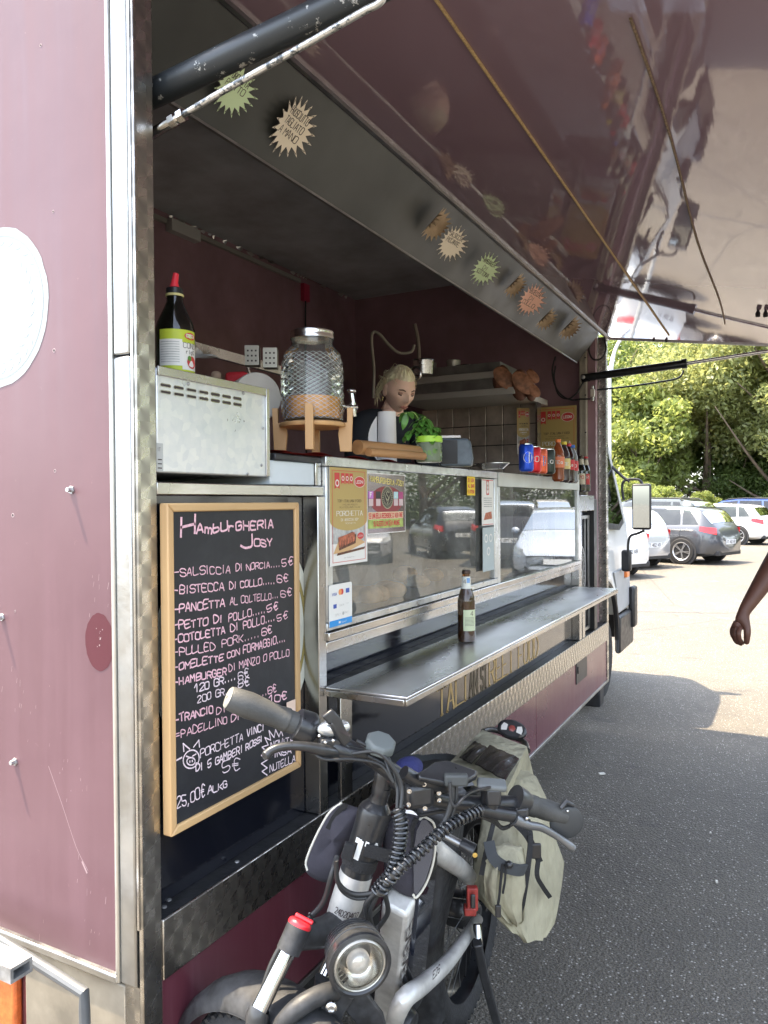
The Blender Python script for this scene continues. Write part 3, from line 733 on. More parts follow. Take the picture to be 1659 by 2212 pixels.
st = MB().use(BLACK); st.box((xo-.02, 5.5, .30), (xo+.03, 6.12, .62)); st.box((xo+.0, 6.0, .45), (xo+.06, 6.16, .82)); st.build('step_bumper', parent=TR, bevel=.03)
MB().use(BLACK).box((-1.9, 6.0, .35), (xo, 6.16, .62)).build('front_bumper', parent=TR, bevel=.03)
# mirrors
mc = (on('y', 5.55, 1365, 1045), on('y', 5.55, 1406, 1145)); mx0, mx1, mz0, mz1 = mc[0].x, mc[1].x, mc[1].z, mc[0].z
mr = MB().use(BLACK); mr.prism([(mx0, 5.532), (mx1, 5.552), (mx1, 5.61), (mx0, 5.60)], lambda a, b, t: Vector((a, b, t)), mz0, mz1); mr.build('mirror', parent=TR, bevel=.022, bseg=4); MIR = bpy.data.objects['mirror']
MB().use(mat('mirror_glass', (.42, .45, .44), .03, 1.)).add([(mx0+.012, 5.528, mz0+.02), (mx1-.012, 5.548, mz0+.02), (mx1-.012, 5.548, mz1-.02), (mx0+.012, 5.528, mz1-.02)], [(0, 1, 2, 3)]).build('mirror_glass', parent=MIR, smooth=0)
ma = MB().use(BLACK); f_ = lambda *k: [on('y', 5.6, *p) for p in k]
ma.tube(bz(f_((1318, 1005), (1345, 1030), (1360, 1040))), .012, 8)
ma.build('mirror_arm', parent=TR); ma = MB().use(BLACK); ma.tube(bz(f_((1347, 1080), (1344, 1050), (1352, 1037), (1378, 1036), (1388, 1045))), .011, 8); ma.build('mirror_arm', parent=TR); ma = MB().use(BLACK); ma.tube(bz(f_((1392, 1146), (1378, 1152), (1362, 1158), (1357, 1175), (1357, 1200))), .011, 8)
ma.build('mirror_arm', parent=TR)
m2 = (on('y', 5.62, 1350, 1188), on('y', 5.62, 1363, 1235)); MB().use(BLACK).box((m2[0].x-.03, 5.6, m2[1].z), (m2[1].x, 5.68, m2[0].z)).build('lower_mirror', parent=TR, bevel=.02)
# glass to the front (windscreen)
ws = MB().use(CARGLASS); ws.add([(-.3, 5.50, 2.21), (-1.7, 5.50, 2.21), (-1.75, 5.985, 1.45), (-.25, 5.985, 1.45)], [(0, 1, 2, 3)]); ws.build('windscreen', parent=TR)

# ================================================================== glass display cases
GC = empty('display_case', (-.17, 1.33, 1.244), 'large aluminium-framed glass case with the posters stuck on its front', 'display case')
FR = mat('case_alu', (.56, .58, .58), .36, .9, var=.22, vs=14, rvar=.12, bump=.06, bs=60)
yA, yB, zA, zB = .655, 2.005, 1.245, 1.716
def fr(name, par, m, y0, y1, z0, z1, wd=.028, x0=-.02, x1=.006):
    for a, b in (((x0, y0, z1-wd), (x1, y1, z1)), ((x0, y0, z0), (x1, y1, z0+wd*.8)), ((x0, y0, z0+wd*.8+.0005), (x1, y0+wd*1.1, z1-wd-.0005)), ((x0, y1-wd*1.3, z0+wd*.8+.0005), (x1, y1, z1-wd-.0005))): B(name, a, b, m, par, bevel=.003)
fr('case_frame', GC, FR, yA, yB, zA, zB)
MB().use(GLASS).add([(-.006, yA+.03, zA+.024), (-.006, yB-.038, zA+.024), (-.006, yB-.038, zB-.029), (-.006, yA+.03, zB-.029)], [(0, 1, 2, 3)]).build('front_glass', parent=GC, smooth=0)
ct = MB().use(mat('case_top', (.5, .51, .5), .4, .6, var=.2, vs=10)); ct.box((-.40, yA, zB-.018), (-.021, yB, zB-.002)); ct.build('case_top', parent=GC)
B('case_floor', (-.40, yA, zA), (-.021, yB, zA+.018), mat('case_floor', (.42, .40, .36), .35, .6), GC)
B('case_end', (-.40, yA, zA+.019), (-.021, yA+.01, zB-.019), STEEL, GC); B('case_end', (-.40, yB-.01, zA+.019), (-.021, yB, zB-.019), FR, GC)
B('case_back', (-.41, yA, zA), (-.401, yB, zB), mat('case_back_grey', (.30, .29, .27), .3, .5, var=.3), GC)
kb = MB().use(GALV); kb.box((-.06, .69, 1.40), (-.03, .87, 1.47)); kb = kb.build('control_box', parent=GC)
for y in (.705, .80):
    MB().use(BLACK).lathe([(.016, 0), (.016, .012), (.012, .016), (0, .016)], 16, (-.029, y+.01, 1.438), frame((1, 0, 0))).build('knob', parent=kb)
G2 = empty('display_case', (-.17, 2.73, 1.205), 'smaller glass case with a white top rail, right of the large case', 'display case')
WR = mat('white_rail', (.62, .65, .62), .35, .1, var=.08)
B('top_rail', (-.02, 2.02, 1.655), (.006, 3.43, 1.716), WR, G2, bevel=.003)
B('case_frame', (-.02, 2.02, 1.222), (.004, 3.43, 1.242), STEEL, G2, bevel=.002); B('case_frame', (-.02, 2.012, 1.243), (.004, 2.045, 1.654), FR, G2, bevel=.002); B('case_frame', (-.02, 3.395, 1.243), (.004, 3.43, 1.654), FR, G2, bevel=.002)
MB().use(GLASS).add([(-.005, 2.046, 1.243), (-.005, 3.394, 1.243), (-.005, 3.394, 1.654), (-.005, 2.046, 1.654)], [(0, 1, 2, 3)]).build('front_glass', parent=G2, smooth=0)
B('case_top', (-.40, 2.02, 1.70), (-.021, 3.43, 1.712), WR, G2); B('case_floor', (-.40, 2.02, 1.225), (-.021, 3.43, 1.243), mat('case_floor'), G2)
B('case_back', (-.41, 2.02, 1.225), (-.401, 3.43, 1.712), mat('case_back_grey'), G2)
MB().use(mat('tray_steel', (.35, .36, .35), .3, 1.)).box((-.36, 2.2, 1.244), (-.1, 3.2, 1.28)).build('tray', parent=G2, bevel=.01)
# ================================================================== blackboard
WOOD = mat('light_wood', (.50, .27, .10), .45, var=.28, vs=5, bump=.08, bs=30, stretch=(1, 1, 8))
def wood_z(): pass
WOODY = mat('light_wood_along', (.50, .27, .10), .45, var=.28, vs=5, bump=.08, bs=30, stretch=(1, 8, 1)) if False else mat('light_wood_h', (.56, .37, .18), .45, var=.28, vs=9, bump=.08, bs=30, stretch=(1, .12, 1))
WOODV = mat('light_wood_v', (.54, .345, .165), .45, var=.28, vs=9, bump=.08, bs=30, stretch=(1, 1, .12))
CB = empty('menu_board', (.01, .265, .937), 'wood-framed blackboard menu with pink chalk lettering, leaning in the rear bay', 'blackboard')
cy0, cy1, cz0, cz1 = .044, .497, .935, 1.592; fw = .0175
def stick(a, b, name='frame_piece', m=WOODV): MB().use(m).box(a, b).build(name, parent=CB, bevel=.003)
def mitre(pts, m, x0=.004, x1=.027): MB().use(m).prism(pts, lambda a, b, h: Vector((h, a, b)), x0, x1).build('frame_piece', parent=CB, bevel=.003)
e = .0004
mitre([(cy0, cz0+e), (cy0+fw, cz0+fw+e), (cy0+fw, cz1-fw-e), (cy0, cz1-e)], WOODV); mitre([(cy1, cz1-e), (cy1-fw, cz1-fw-e), (cy1-fw, cz0+fw+e), (cy1, cz0+e)], WOODV)
mitre([(cy0+e, cz1), (cy0+fw+e, cz1-fw), (cy1-fw-e, cz1-fw), (cy1-e, cz1)], WOODY); mitre([(cy1-e, cz0), (cy1-fw-e, cz0+fw), (cy0+fw+e, cz0+fw), (cy0+e, cz0)], WOODY)
bm_ = mat('blackboard', (.014, .016, .021), .5); t = NT(bm_); v = t.coord(); n = t.noise(v, 4.5, 6, .7, .6); n2 = t.noise(t.coord('Object', (1, 1, 1)), 15, 5, .75)
t.l.new(t.mix(t.rng(n, .45, .8, 0, .3), (.014, .016, .021), (.075, .08, .09)), t.b.inputs['Base Color'])
MB().use(bm_).box((.008, cy0+fw-.003, cz0+fw-.003), (.021, cy1-fw+.003, cz1-fw+.003)).build('board', parent=CB)
XF = .0215
def cpt(x, y): p = on('x', XF, 298.6+.3751*x, 1028.6+.3751*y); return p.y, p.z
plc = Plane((XF, 0, 0), (0, 1, 0), (0, 0, 1))
pink = mat('pink_marker', (.80, .50, .58), .7, var=.25, vs=160); pinkw = mat('pale_marker', (.80, .68, .74), .7, var=.25, vs=160)
ck = MB(); RR = random.Random(21)
def chalk(s_, x0, y0, x1, y1, h, m=None, w=.0030, jit=.6):
    ck.use(m or pink); a, b = cpt(x0, y0); a1, b1 = cpt(x1, y1); _, bt = cpt(x0, y0-h)
    H = (bt-b)*.88; text(ck, plc, s_, a, b, H, .0004, w=w*RR.uniform(.8, 1.25), width=(a1-a), slope=(b1-b)/(a1-a), jit=jit, rnd=RR, round_=True, gap=.3)
chalk('H', 245, 350, 325, 335, 120, w=.0062); chalk('AmbUrGHERIA', 335, 330, 778, 298, 58, w=.0036)
chalk('J', 590, 415, 668, 400, 80, w=.0045); chalk('OSY', 668, 402, 770, 400, 48, w=.0038)
for s_, x0, y0, x1, y1, h, m in (
    ('-SALSICCIA', 200, 578, 530, 556, 52, None), ('DI NORCIA....', 562, 548, 815, 520, 42, None), ('5€', 828, 522, 888, 515, 46, None),
    ('-BISTECCA', 200, 680, 492, 655, 52, None), ('DI COLLO.....', 525, 650, 785, 618, 44, None), ('6€', 798, 612, 860, 606, 44, None),
    ('-PANCETTA', 200, 790, 495, 748, 54, None), ('AL COLTELLO...', 528, 742, 805, 700, 44, None), ('6€', 820, 696, 882, 685, 44, None),
    ('-PETTO', 198, 885, 398, 860, 50, None), ('DI', 435, 848, 482, 838, 48, None), ('POLLO.....', 520, 838, 730, 785, 48, None), ('5€', 742, 785, 806, 770, 46, None),
    ('-COTOLETTA', 198, 965, 500, 905, 50, None), ('DI', 530, 895, 575, 885, 44, None), ('POLLO....', 605, 880, 785, 830, 48, None), ('5€', 800, 836, 858, 822, 44, None),
    ('-PULLED', 200, 1040, 440, 998, 52, None), ('PORK.....', 482, 985, 695, 925, 50, None), ('6€', 710, 920, 768, 905, 44, None),
    ('-OMELETTE', 200, 1125, 490, 1060, 46, None), ('CON', 512, 1048, 580, 1030, 38, None), ('FORMAGGIO....', 604, 1022, 845, 950, 48, None),
    ('-HAMBURGER', 202, 1208, 508, 1140, 46, None), ('DI MANZO O', 522, 1125, 738, 1065, 46, None), ('POLLO', 758, 1060, 868, 1032, 46, None),
    ('120 GR....', 332, 1245, 560, 1170, 48, pinkw), ('6€', 575, 1172, 635, 1152, 46, pinkw),
    ('200 GR....', 340, 1305, 560, 1240, 46, pinkw), ('8€', 575, 1222, 635, 1205, 46, pinkw),
    ('......6€', 640, 1290, 795, 1240, 46, pink), ('10€', 760, 1302, 852, 1285, 46, pink),
    ('-TRANCIO', 205, 1425, 430, 1360, 48, None), ('DI POLPO', 450, 1372, 700, 1300, 44, None),
    ('=PADELLINO', 212, 1515, 512, 1420, 50, None), ('DI POLPO', 535, 1415, 760, 1345, 46, None),
    ('PORCHETTA', 358, 1622, 602, 1520, 52, pinkw), ('VINCI', 625, 1500, 722, 1462, 44, pinkw),
    ('DI', 332, 1700, 370, 1690, 44, pinkw), ('5 GAMBERI', 400, 1682, 598, 1590, 46, pinkw), ('ROSSI', 620, 1580, 712, 1525, 40, pinkw),
    ('5€', 485, 1712, 580, 1690, 76, pinkw), ('25,00€', 222, 1912, 382, 1845, 72, pinkw), ('ALKG', 400, 1832, 512, 1785, 44, pinkw),
    ('NOVITA', 762, 1575, 892, 1530, 42, pinkw), ('PINSA', 752, 1628, 880, 1595, 38, pinkw), ('NUTELLA', 757, 1705, 902, 1640, 46, pinkw)):
    chalk(s_, x0, y0, x1, y1, h, m, w=.0025)
def cline(pts, m=pinkw, w=.0028): ck.use(m); stroke(ck, plc, [cpt(*p) for p in pts], w, .0004)
el = [(304+46*math.cos(a*PI/12), 1630+52*math.sin(a*PI/12)-8*math.cos(a*PI/12)) for a in range(25)]; cline(el)
el = [(303+24*math.cos(a*PI/8), 1642+22*math.sin(a*PI/8)) for a in range(17)]; cline(el)
cline([(262, 1585), (258, 1540), (296, 1572)]); cline([(318, 1560), (348, 1520), (352, 1560)]); cline([(275, 1612), (292, 1618)]); cline([(312, 1612), (332, 1600)]); cline([(213, 1640), (250, 1620)], w=.0035)
cline([(296, 1640), (297, 1648)]); cline([(310, 1636), (311, 1644)])
cline([(742, 1722), (712, 1700), (742, 1680), (708, 1655), (748, 1630), (708, 1608), (742, 1590), (712, 1560), (748, 1548), (728, 1505), (762, 1520), (752, 1465), (782, 1505), (790, 1460), (810, 1500), (822, 1465), (832, 1495)])
ck.build('chalk_lettering', parent=CB, smooth=0)
p = on('x', .032, 629, 1526); MB().use(mat('note_pink', (.72, .55, .45), .7)).box((.0315, p.y-.019, p.z-.016), (.0335, p.y+.017, p.z+.014)).build('paper_note', parent=CB, bevel=.001)

# ================================================================== posters and stickers on the case glass
RED = mat('print_red', (.58, .05, .05), .5); GOLD = mat('print_gold', (.46, .34, .12), .5); PW = mat('print_white', (.78, .78, .75), .5); INK = mat('print_ink', (.04, .03, .03), .6)
MEAT = mat('print_meat', (.42, .13, .07), .6, var=.6, vs=90); MEATD = mat('print_crust', (.12, .05, .03), .6, var=.5, vs=90); BOARD = mat('print_board', (.62, .40, .2), .6); PGREY = mat('print_grey', (.45, .46, .45), .6, var=.3, vs=60)
def leoni(pl, W, H, parent, name='poster', fade=False):
    m = MB(); x = lambda k: k*W; y = lambda k: k*H
    m.use(PW); m.add([pl(a, b, h) for h in (-.0012, 0) for a, b in ((0, 0), (W, 0), (W, H), (0, H))], [(0, 3, 2, 1), (4, 5, 6, 7), (0, 1, 5, 4), (1, 2, 6, 5), (2, 3, 7, 6), (3, 0, 4, 7)])
    h = .0005
    m.use(PGREY); rect(m, pl, x(.05), y(.22), x(.95), y(.42), h*.6)
    m.use(GOLD); poly(m, pl, [(x(.0), y(1))] + [(x(.5-.5*math.cos(PI*k/16)), y(.46-.11*math.sin(PI*k/16))) for k in range(17)] + [(x(1), y(1))], h)
    for a, b, c, d in ((.06, .965, .94, .97), (.06, .03, .94, .035), (.06, .035, .07, .965), (.93, .035, .94, .965)): m.use(RED); rect(m, pl, x(a), y(b), x(c), y(d), h*2)
    for k, (a, w_, b) in enumerate(((.12, .13, .78), (.29, .09, .83), (.40, .09, .83), (.51, .09, .83))):
        m.use(RED); poly(m, pl, [(x(a), y(.945)), (x(a), y(b)), (x(a+w_/2), y(b+.018)), (x(a+w_), y(b)), (x(a+w_), y(.945))], h*2)
        m.use(PW); disc(m, pl, x(a+w_/2), y(b+.06), x(w_*.38), h*3, 12, None, x(w_*.24))
    m.use(RED); disc(m, pl, x(.785), y(.86), x(.145), h*2, 24, y(.055)); m.use(PW); disc(m, pl, x(.785), y(.86), x(.155), h*3, 24, y(.059), x(.145))
    text(m, pl, 'LEONI', x(.675), y(.845), y(.03), h*3, w=y(.006), width=x(.22))
    m.use(INK); seritext(m, pl, 'TOP ITALIAN FOOD', x(.19), y(.645), y(.026), x(.64), h*2)
    text(m, pl, 'I MIGLIORI PRODOTTI', x(.31), y(.612), y(.014), h*2, width=x(.42)); text(m, pl, 'DELLE ECCELLENZE ITALIANE', x(.24), y(.585), y(.014), h*2, width=x(.56))
    m.use(PW); seritext(m, pl, 'PORCHETTA', x(.17), y(.505), y(.048), x(.69), h*2); seritext(m, pl, 'DI ARICCIA IGP', x(.28), y(.45), y(.026), x(.46), h*2); text(m, pl, 'TRONCHETTO', x(.38), y(.418), y(.014), h*2, width=x(.28))
    m.use(BOARD); poly(m, pl, [(x(.08), y(.12)), (x(.5), y(.14)), (x(.93), y(.21)), (x(.7), y(.28)), (x(.2), y(.24))], h*2)
    m.use(MEATD); poly(m, pl, [(x(.16), y(.10)), (x(.9), y(.14)), (x(.93), y(.165)), (x(.18), y(.125))], h*3)
    m.use(MEATD); poly(m, pl, [(x(.22), y(.15)), (x(.66), y(.21)), (x(.68), y(.30)), (x(.58), y(.335)), (x(.2), y(.275))], h*3)
    m.use(MEAT)
    for k in range(6): a = .2+.072*k; poly(m, pl, [(x(a+.02), y(.175+.01*k)), (x(a+.075), y(.19+.01*k)), (x(a+.07), y(.295+.007*k)), (x(a), y(.285+.008*k))], h*4)
    m.use(RED); disc(m, pl, x(.8), y(.285), x(.09), h*3, 20, y(.036)); m.use(PW); text(m, pl, 'LEONI', x(.735), y(.277), y(.016), h*4, width=x(.13))
    m.use(INK); text(m, pl, 'WWW.PORCHETTA.IT', x(.35), y(.065), y(.009), h*2, width=x(.3))
    return m.build(name, parent=parent, smooth=0)
def xpl(x, u0, v0, u1, v1, u2=None, v2=None):  # lower-left and upper-right picture corners on plane x
    a, b = on('x', x, u0, v0), on('x', x, u1, v1); return Plane((x, a.y, a.z), (0, 1, 0), (0, 0, 1)), b.y-a.y, b.z-a.z
pl, W_, H_ = xpl(.0085, 713, 1224, 792, 1014); leoni(pl, W_, H_, GC)
pl, W_, H_ = xpl(.0085, 793, 1155, 875, 1026); m = MB()
DR = mat('print_darkred', (.06, .012, .018), .18, coat=.6); YE_ = mat('print_yellow', (.72, .62, .22), .5); BR = mat('print_bright_red', (.25, .02, .03), .4)
m.use(PW); m.add([pl(a, b, h) for h in (-.001, 0) for a, b in ((0, 0), (W_, 0), (W_, H_), (0, H_))], [(4, 5, 6, 7), (0, 1, 5, 4), (1, 2, 6, 5), (2, 3, 7, 6), (3, 0, 4, 7)])
x = lambda k: k*W_; y = lambda k: k*H_
m.use(DR); rect(m, pl, x(.015), y(.015), x(.985), y(.985), .0005); m.use(BR); disc(m, pl, x(.5), y(.55), x(.42), .0008, 24, y(.24))
emblem(m, Plane(pl(x(.5), y(.6), .0012), pl.U, pl.V), x(.155), mat('emblem_gold', (.42, .42, .28), .4), INK, h0=.0002, ry=y(.19)/x(.155))
m.use(YE_); text(m, pl, 'HAMBURGHERIA', x(.07), y(.865), y(.085), .0012, w=y(.018), width=x(.62), slope=-.06); text(m, pl, 'JOSY', x(.73), y(.83), y(.085), .0012, w=y(.018), width=x(.22), slope=-.12)
CRM = mat('print_cream', (.72, .55, .36), .5); GRN = mat('print_green', (.36, .46, .12), .5, var=.3, vs=60)
m.use(CRM); rect(m, pl, x(.02), y(.24), x(.93), y(.36), .001); m.use(GRN); rect(m, pl, x(.02), y(.09), x(.93), y(.238), .001)
m.use(RED); text(m, pl, 'SE UNA BELLA RECENSIONE CI VUOI FARE', x(.04), y(.26), y(.075), .0014, w=y(.014), width=x(.87), gap=.12); text(m, pl, 'SU QUESTO LINK DEVI ANDARE', x(.15), y(.13), y(.075), .0014, w=y(.014), width=x(.68), gap=.12)
for a, c1 in ((.09, (.55, .2, .6)), (.27, (.03, .03, .03)), (.73, (.45, .7, .75)), (.87, (.4, .06, .2))):
    m.use(mat('tile_%d' % int(a*100), c1, .5)); rect(m, pl, x(a-.06), y(.58), x(a+.06), y(.70), .0013); m.use(mat('tile_pale', (.62, .5, .52), .5)); rect(m, pl, x(a-.055), y(.46), x(a+.055), y(.575), .0013)
m.use(PW); text(m, pl, 'F', x(.07), y(.61), y(.07), .0016, w=y(.02)); text(m, pl, 'J', x(.71), y(.61), y(.06), .0016, w=y(.016))
m.build('poster', parent=GC, smooth=0, label='dark red glossy poster with yellow heading and round emblem')
pl, W_, H_ = xpl(.0085, 711, 1357, 760, 1256); m = MB(); x = lambda k: k*W_; y = lambda k: k*H_
m.use(PW); m.prism([(x(.5)+x(.5)*(1 if c > 0 else -1)*(1-.12)+x(.06)*math.cos(a), y(.5)+y(.5)*(1 if s_ > 0 else -1)*(1-.08)+y(.04)*math.sin(a)) for a, c, s_ in [(k*PI/8+q*PI/2-0, (1, -1, -1, 1)[q], (1, 1, -1, -1)[q]) for q in range(4) for k in range(5)]], lambda a, b, h: pl(a, b, h), -.0012, 0)
BLU = mat('print_blue', (.03, .28, .68), .5); m.use(BLU); rect(m, pl, x(.01), y(.0), x(.99), y(.15), .0004)
m.use(mat('print_navy', (.05, .1, .4), .5)); text(m, pl, 'VISA', x(.13), y(.74), y(.06), .0006, w=y(.012), width=x(.2)); rect(m, pl, x(.72), y(.75), x(.88), y(.86), .0004); rect(m, pl, x(.18), y(.43), x(.32), y(.53), .0004)
m.use(mat('print_orange', (.8, .3, .1), .5)); disc(m, pl, x(.47), y(.8), x(.07), .0005, 12); m.use(RED); disc(m, pl, x(.55), y(.8), x(.07), .0004, 12)
m.use(PGREY); text(m, pl, 'GPAY', x(.25), y(.24), y(.05), .0006, width=x(.24)); text(m, pl, 'PAY', x(.65), y(.25), y(.05), .0006, width=x(.18)); disc(m, pl, x(.6), y(.27), x(.04), .0005, 10); text(m, pl, 'DINERS', x(.44), y(.46), y(.04), .0006, width=x(.2)); text(m, pl, 'MAE', x(.72), y(.48), y(.03), .0006, width=x(.14))
m.use(PW); rect(m, pl, x(.4), y(.05), x(.48), y(.1), .0007); text(m, pl, 'sumup', x(.52), y(.05), y(.04), .0007, width=x(.22))
m.build('card_sticker', parent=GC, smooth=0, label='white sticker with payment card logos and a blue strip')
pl, W_, H_ = xpl(.0085, 1009, 1070, 1026, 1030); m = MB(); x = lambda k: k*W_; y = lambda k: k*H_
m.use(mat('sign_yellow', (.85, .62, .02), .5)); rect(m, pl, 0, 0, W_, H_, 0); m.use(RED)
for k, s_ in enumerate(('SI USA', 'AL BAR', 'E ATTESA')): text(m, pl, s_, x(.12), y(.72-.3*k), y(.16), .0005, w=y(.04), width=x(.76))
m.build('yellow_sign', parent=GC, smooth=0)
pl, W_, H_ = xpl(.0085, 1041, 1136, 1066, 1036); m = MB(); x = lambda k: k*W_; y = lambda k: k*H_
m.use(PW); rect(m, pl, 0, 0, W_, H_, 0); m.use(RED); rect(m, pl, x(.05), y(.97), x(.95), y(.985), .0004); rect(m, pl, x(.05), y(.015), x(.95), y(.03), .0004); rect(m, pl, x(.38), y(.66), x(.6), y(.97), .0004); m.use(PW)
for k in range(3): disc(m, pl, x(.49), y(.74+.08*k), x(.08), .0006, 8)
m.use(PGREY)
for k in range(5): rect(m, pl, x(.15), y(.58-.045*k), x(.85), y(.60-.045*k), .0004)
m.use(MEAT); poly(m, pl, [(x(.15), y(.12)), (x(.85), y(.14)), (x(.8), y(.3)), (x(.3), y(.27))], .0004); m.build('small_poster', parent=GC, smooth=0)
pl, W_, H_ = xpl(.0085, 1043, 1236, 1067, 1138); m = MB(); x = lambda k: k*W_; y = lambda k: k*H_
m.use(mat('poster_bluegrey', (.42, .5, .52), .5)); rect(m, pl, 0, 0, W_, H_, 0); m.use(PW)
for c, d in ((.3, .75), (.7, .75), (.5, .45)): disc(m, pl, x(c), y(d), x(.15), .0004, 12, y(.1), x(.1))
m.build('small_poster', parent=GC, smooth=0)

# ================================================================== star price tags on the valance
def star(u, v, r, m, lines, nrm=0., curl=0., rot=0., label='', x=-.08, n=19):
    if nrm > .2: r *= 1.12
    k = on('x', x, u, v); U = Vector((math.sin(nrm), math.cos(nrm), 0)); V = Vector((.144, 0, .178)).normalized(); U = (U-V*U.dot(V)).normalized(); V = (V + U*rot).normalized(); U = (U - V*U.dot(V)).normalized(); k = k+Vector((.178, 0, -.144)).normalized()*(.012 if nrm < .2 else .05)
    N_ = U.cross(V); rad = r*.75
    def P(a, b, h=0.):
        if curl:  # roll round a vertical-ish axis towards the viewer
            R2 = rad*.62; th = a/R2
            return k + U*(R2*math.sin(th)) + N_*(R2*(1-math.cos(th))*curl) + V*b + N_*h
        return k + U*a + V*b + N_*(h + .25*a*a/r)
    mb = MB().use(m); g = 2*n; ri = r*.68
    rr = random.Random(int(u)); rim = []
    for i in range(g): q = r*(1+rr.uniform(-.04, .06)) if i % 2 == 0 else ri; a = PI*i/n; rim.append((q*math.cos(a), q*math.sin(a)))
    # body as strips so the curl bends smoothly
    M_ = 12
    vs, fs = [], []
    for i in range(M_+1):
        a = -ri+2*ri*i/M_; hb = math.sqrt(max(0, ri*ri-a*a))
        for j in range(5): vs.append(P(a, -hb+2*hb*j/4))
    for i in range(M_):
        for j in range(4): fs.append((i*5+j, (i+1)*5+j, (i+1)*5+j+1, i*5+j+1))
    mb.add(vs, fs)
    for i in range(0, g, 2):
        a0, a1, a2 = rim[i-1], rim[i], rim[(i+1) % g]; s_ = .93
        mb.add([P(a0[0]*s_, a0[1]*s_), P(*a1), P(a2[0]*s_, a2[1]*s_)], [(0, 1, 2)])
        mb.use(INK); mid = ((a0[0]+a2[0])/2, (a0[1]+a2[1])/2)
        class PP: pass
        pf = lambda a, b, h=0: P(a, b, h)
        if not curl:
            stroke(mb, pf, [(a0[0]*.97, a0[1]*.97), (a1[0]*.9, a1[1]*.9), (a2[0]*.97, a2[1]*.97)], r*.02, .0006)
        mb.use(m)
    if lines:
        mb.use(INK); n_ = len(lines); rr = random.Random(3)
        for i, s_ in enumerate(lines):
            wd = r*(.95 if len(s_) > 3 else .35); text(mb, lambda a, b, h=0: P(a, b, h), s_, -wd/2, r*(.28-.34*i), r*.24, .0006, w=r*.024, width=wd, jit=.3, slope=.08, rnd=rr, round_=True)
    tag_o = mb.build('star_tag', smooth=0, label=label, cat='price tag', group='star-shaped price tags on the valance')
    return tag_o
TG, TC_, TS, TB = mat('card_green', (.62, .80, .52), .6), mat('card_cream', (.90, .84, .72), .6), mat('card_salmon', (.85, .52, .42), .6), mat('card_back', (.46, .36, .25), .7, var=.25, vs=25)
star(497, 188, .062, TG, ['PORCHETTA', 'PIATTO'], .15, 0, .1, 'green star tag half behind the hydraulic pipe at the left end')
star(624, 270, .080, TC_, ['PROSCIUTTO', 'TAGLIATO', 'A MANO'], .05, 0, .12, 'large cream star tag reading prosciutto tagliato a mano')
star(918, 468, .060, TB, None, .45, 1., .2, 'largest curled brown star tag, left of the salsiccia piccante tag')
star(955, 511, .062, TC_, ['SALSICCIA', 'PICCANTE'], .5, 0, 0, 'cream star tag reading salsiccia piccante')
star(1028, 568, .066, TG, ['HAMBURGER', 'DI', 'SCOTTONA'], .55, 0, 0, 'pale green star tag reading hamburger di scottona')
star(1093, 602, .058, TB, None, .5, 1., .25, 'curled brown star tag between the green and the salmon tag')
star(1130, 636, .078, TS, ['BISTECCHE', 'DI', 'COLLO'], .55, 0, 0, 'salmon star tag reading bistecche di collo')
star(1162, 676, .062, TB, None, .5, 1., .25, 'curled brown star tag just right of the salmon tag')
star(1214, 696, .072, TB, None, .6, 1., .2, 'curled brown star tag at the far right end of the valance')

HSM0 = mat('bowl_steel', (.45, .44, .42), .4, .6)
# ================================================================== goods on the counter
def thing(name, base, label, cat, group=None): return empty(name, base, label, cat, group)
# metal oven back
OV = thing('oven', (-.18, .215, 1.652), 'galvanised metal box with two rows of vent slots at the left of the opening', 'oven')
ovm = mat('galv_spangle', (.60, .62, .64), .34, .65); t = NT(ovm); v = t.coord(); n = t.voro(v, 55, 'F1', 'Color'); n2 = t.noise(v, 7, 5, .7); sx = t.sep(n)[0]
t.l.new(t.mix(t.m('ADD', t.m('MULTIPLY', sx, .35), t.rng(n2, .3, .7, 0, .65)), (.56, .60, .66), (.82, .83, .82)), t.b.inputs['Base Color']); t.l.new(t.rng(n2, .3, .7, .25, .5), t.b.inputs['Roughness'])
MB().use(ovm).box((-.36, .0505, 1.653), (-.006, .414, 1.862)).build('body', parent=OV, bevel=.004)
B('frame_edge', (-.0055, .404, 1.655), (-.001, .416, 1.864), STEEL, OV, bevel=.001); B('frame_edge', (-.0055, .051, 1.846), (-.001, .4035, 1.864), STEEL, OV, bevel=.001)
for j in range(2):
    for i in range(7):
        y = .062+i*.0375; z = 1.828-.0135*j; c = Plane((-.0052, y, z), (0, 1, 0), (0, 0, 1)); s_ = MB().use(STEEL); L_, h_ = .027, .0048
        capsule = lambda L, h: [(L/2-h/2+h/2*math.cos(a), h/2*math.sin(a)) for a in [-PI/2+PI*k/6 for k in range(7)]]+[(-L/2+h/2+h/2*math.cos(a), h/2*math.sin(a)) for a in [PI/2+PI*k/6 for k in range(7)]]
        poly(s_, c, [(a+L_/2, b) for a, b in capsule(L_+.003, h_+.003)], .0002); s_.use(INK); poly(s_, c, [(a+L_/2, b) for a, b in capsule(L_, h_)], .0005); s_.build('vent_slot', parent=OV, smooth=0)
for (u, v_) in ((407, 829), (526, 850), (568, 925), (565, 1005), (535, 1024)):
    c = on('x', -.005, u, v_); MB().use(GALV).lathe([(.004, 0), (.003, .002), (0, .0025)], 8, c, frame((1, 0, 0))).build('screw', parent=OV)
pl, W_, H_ = xpl(-.0058, 338, 1018, 352, 958); m = MB().use(mat('label_silver', (.45, .47, .47), .4)); rect(m, pl, 0, 0, W_, H_, 0); m.use(INK); text(m, pl, 'IT', W_*.2, H_*.72, H_*.12, .0005)
for k in range(3): rect(m, pl, W_*.2, H_*(.1+.15*k), W_*.8, H_*(.14+.15*k), .0004)
m.build('type_plate', parent=OV, smooth=0)
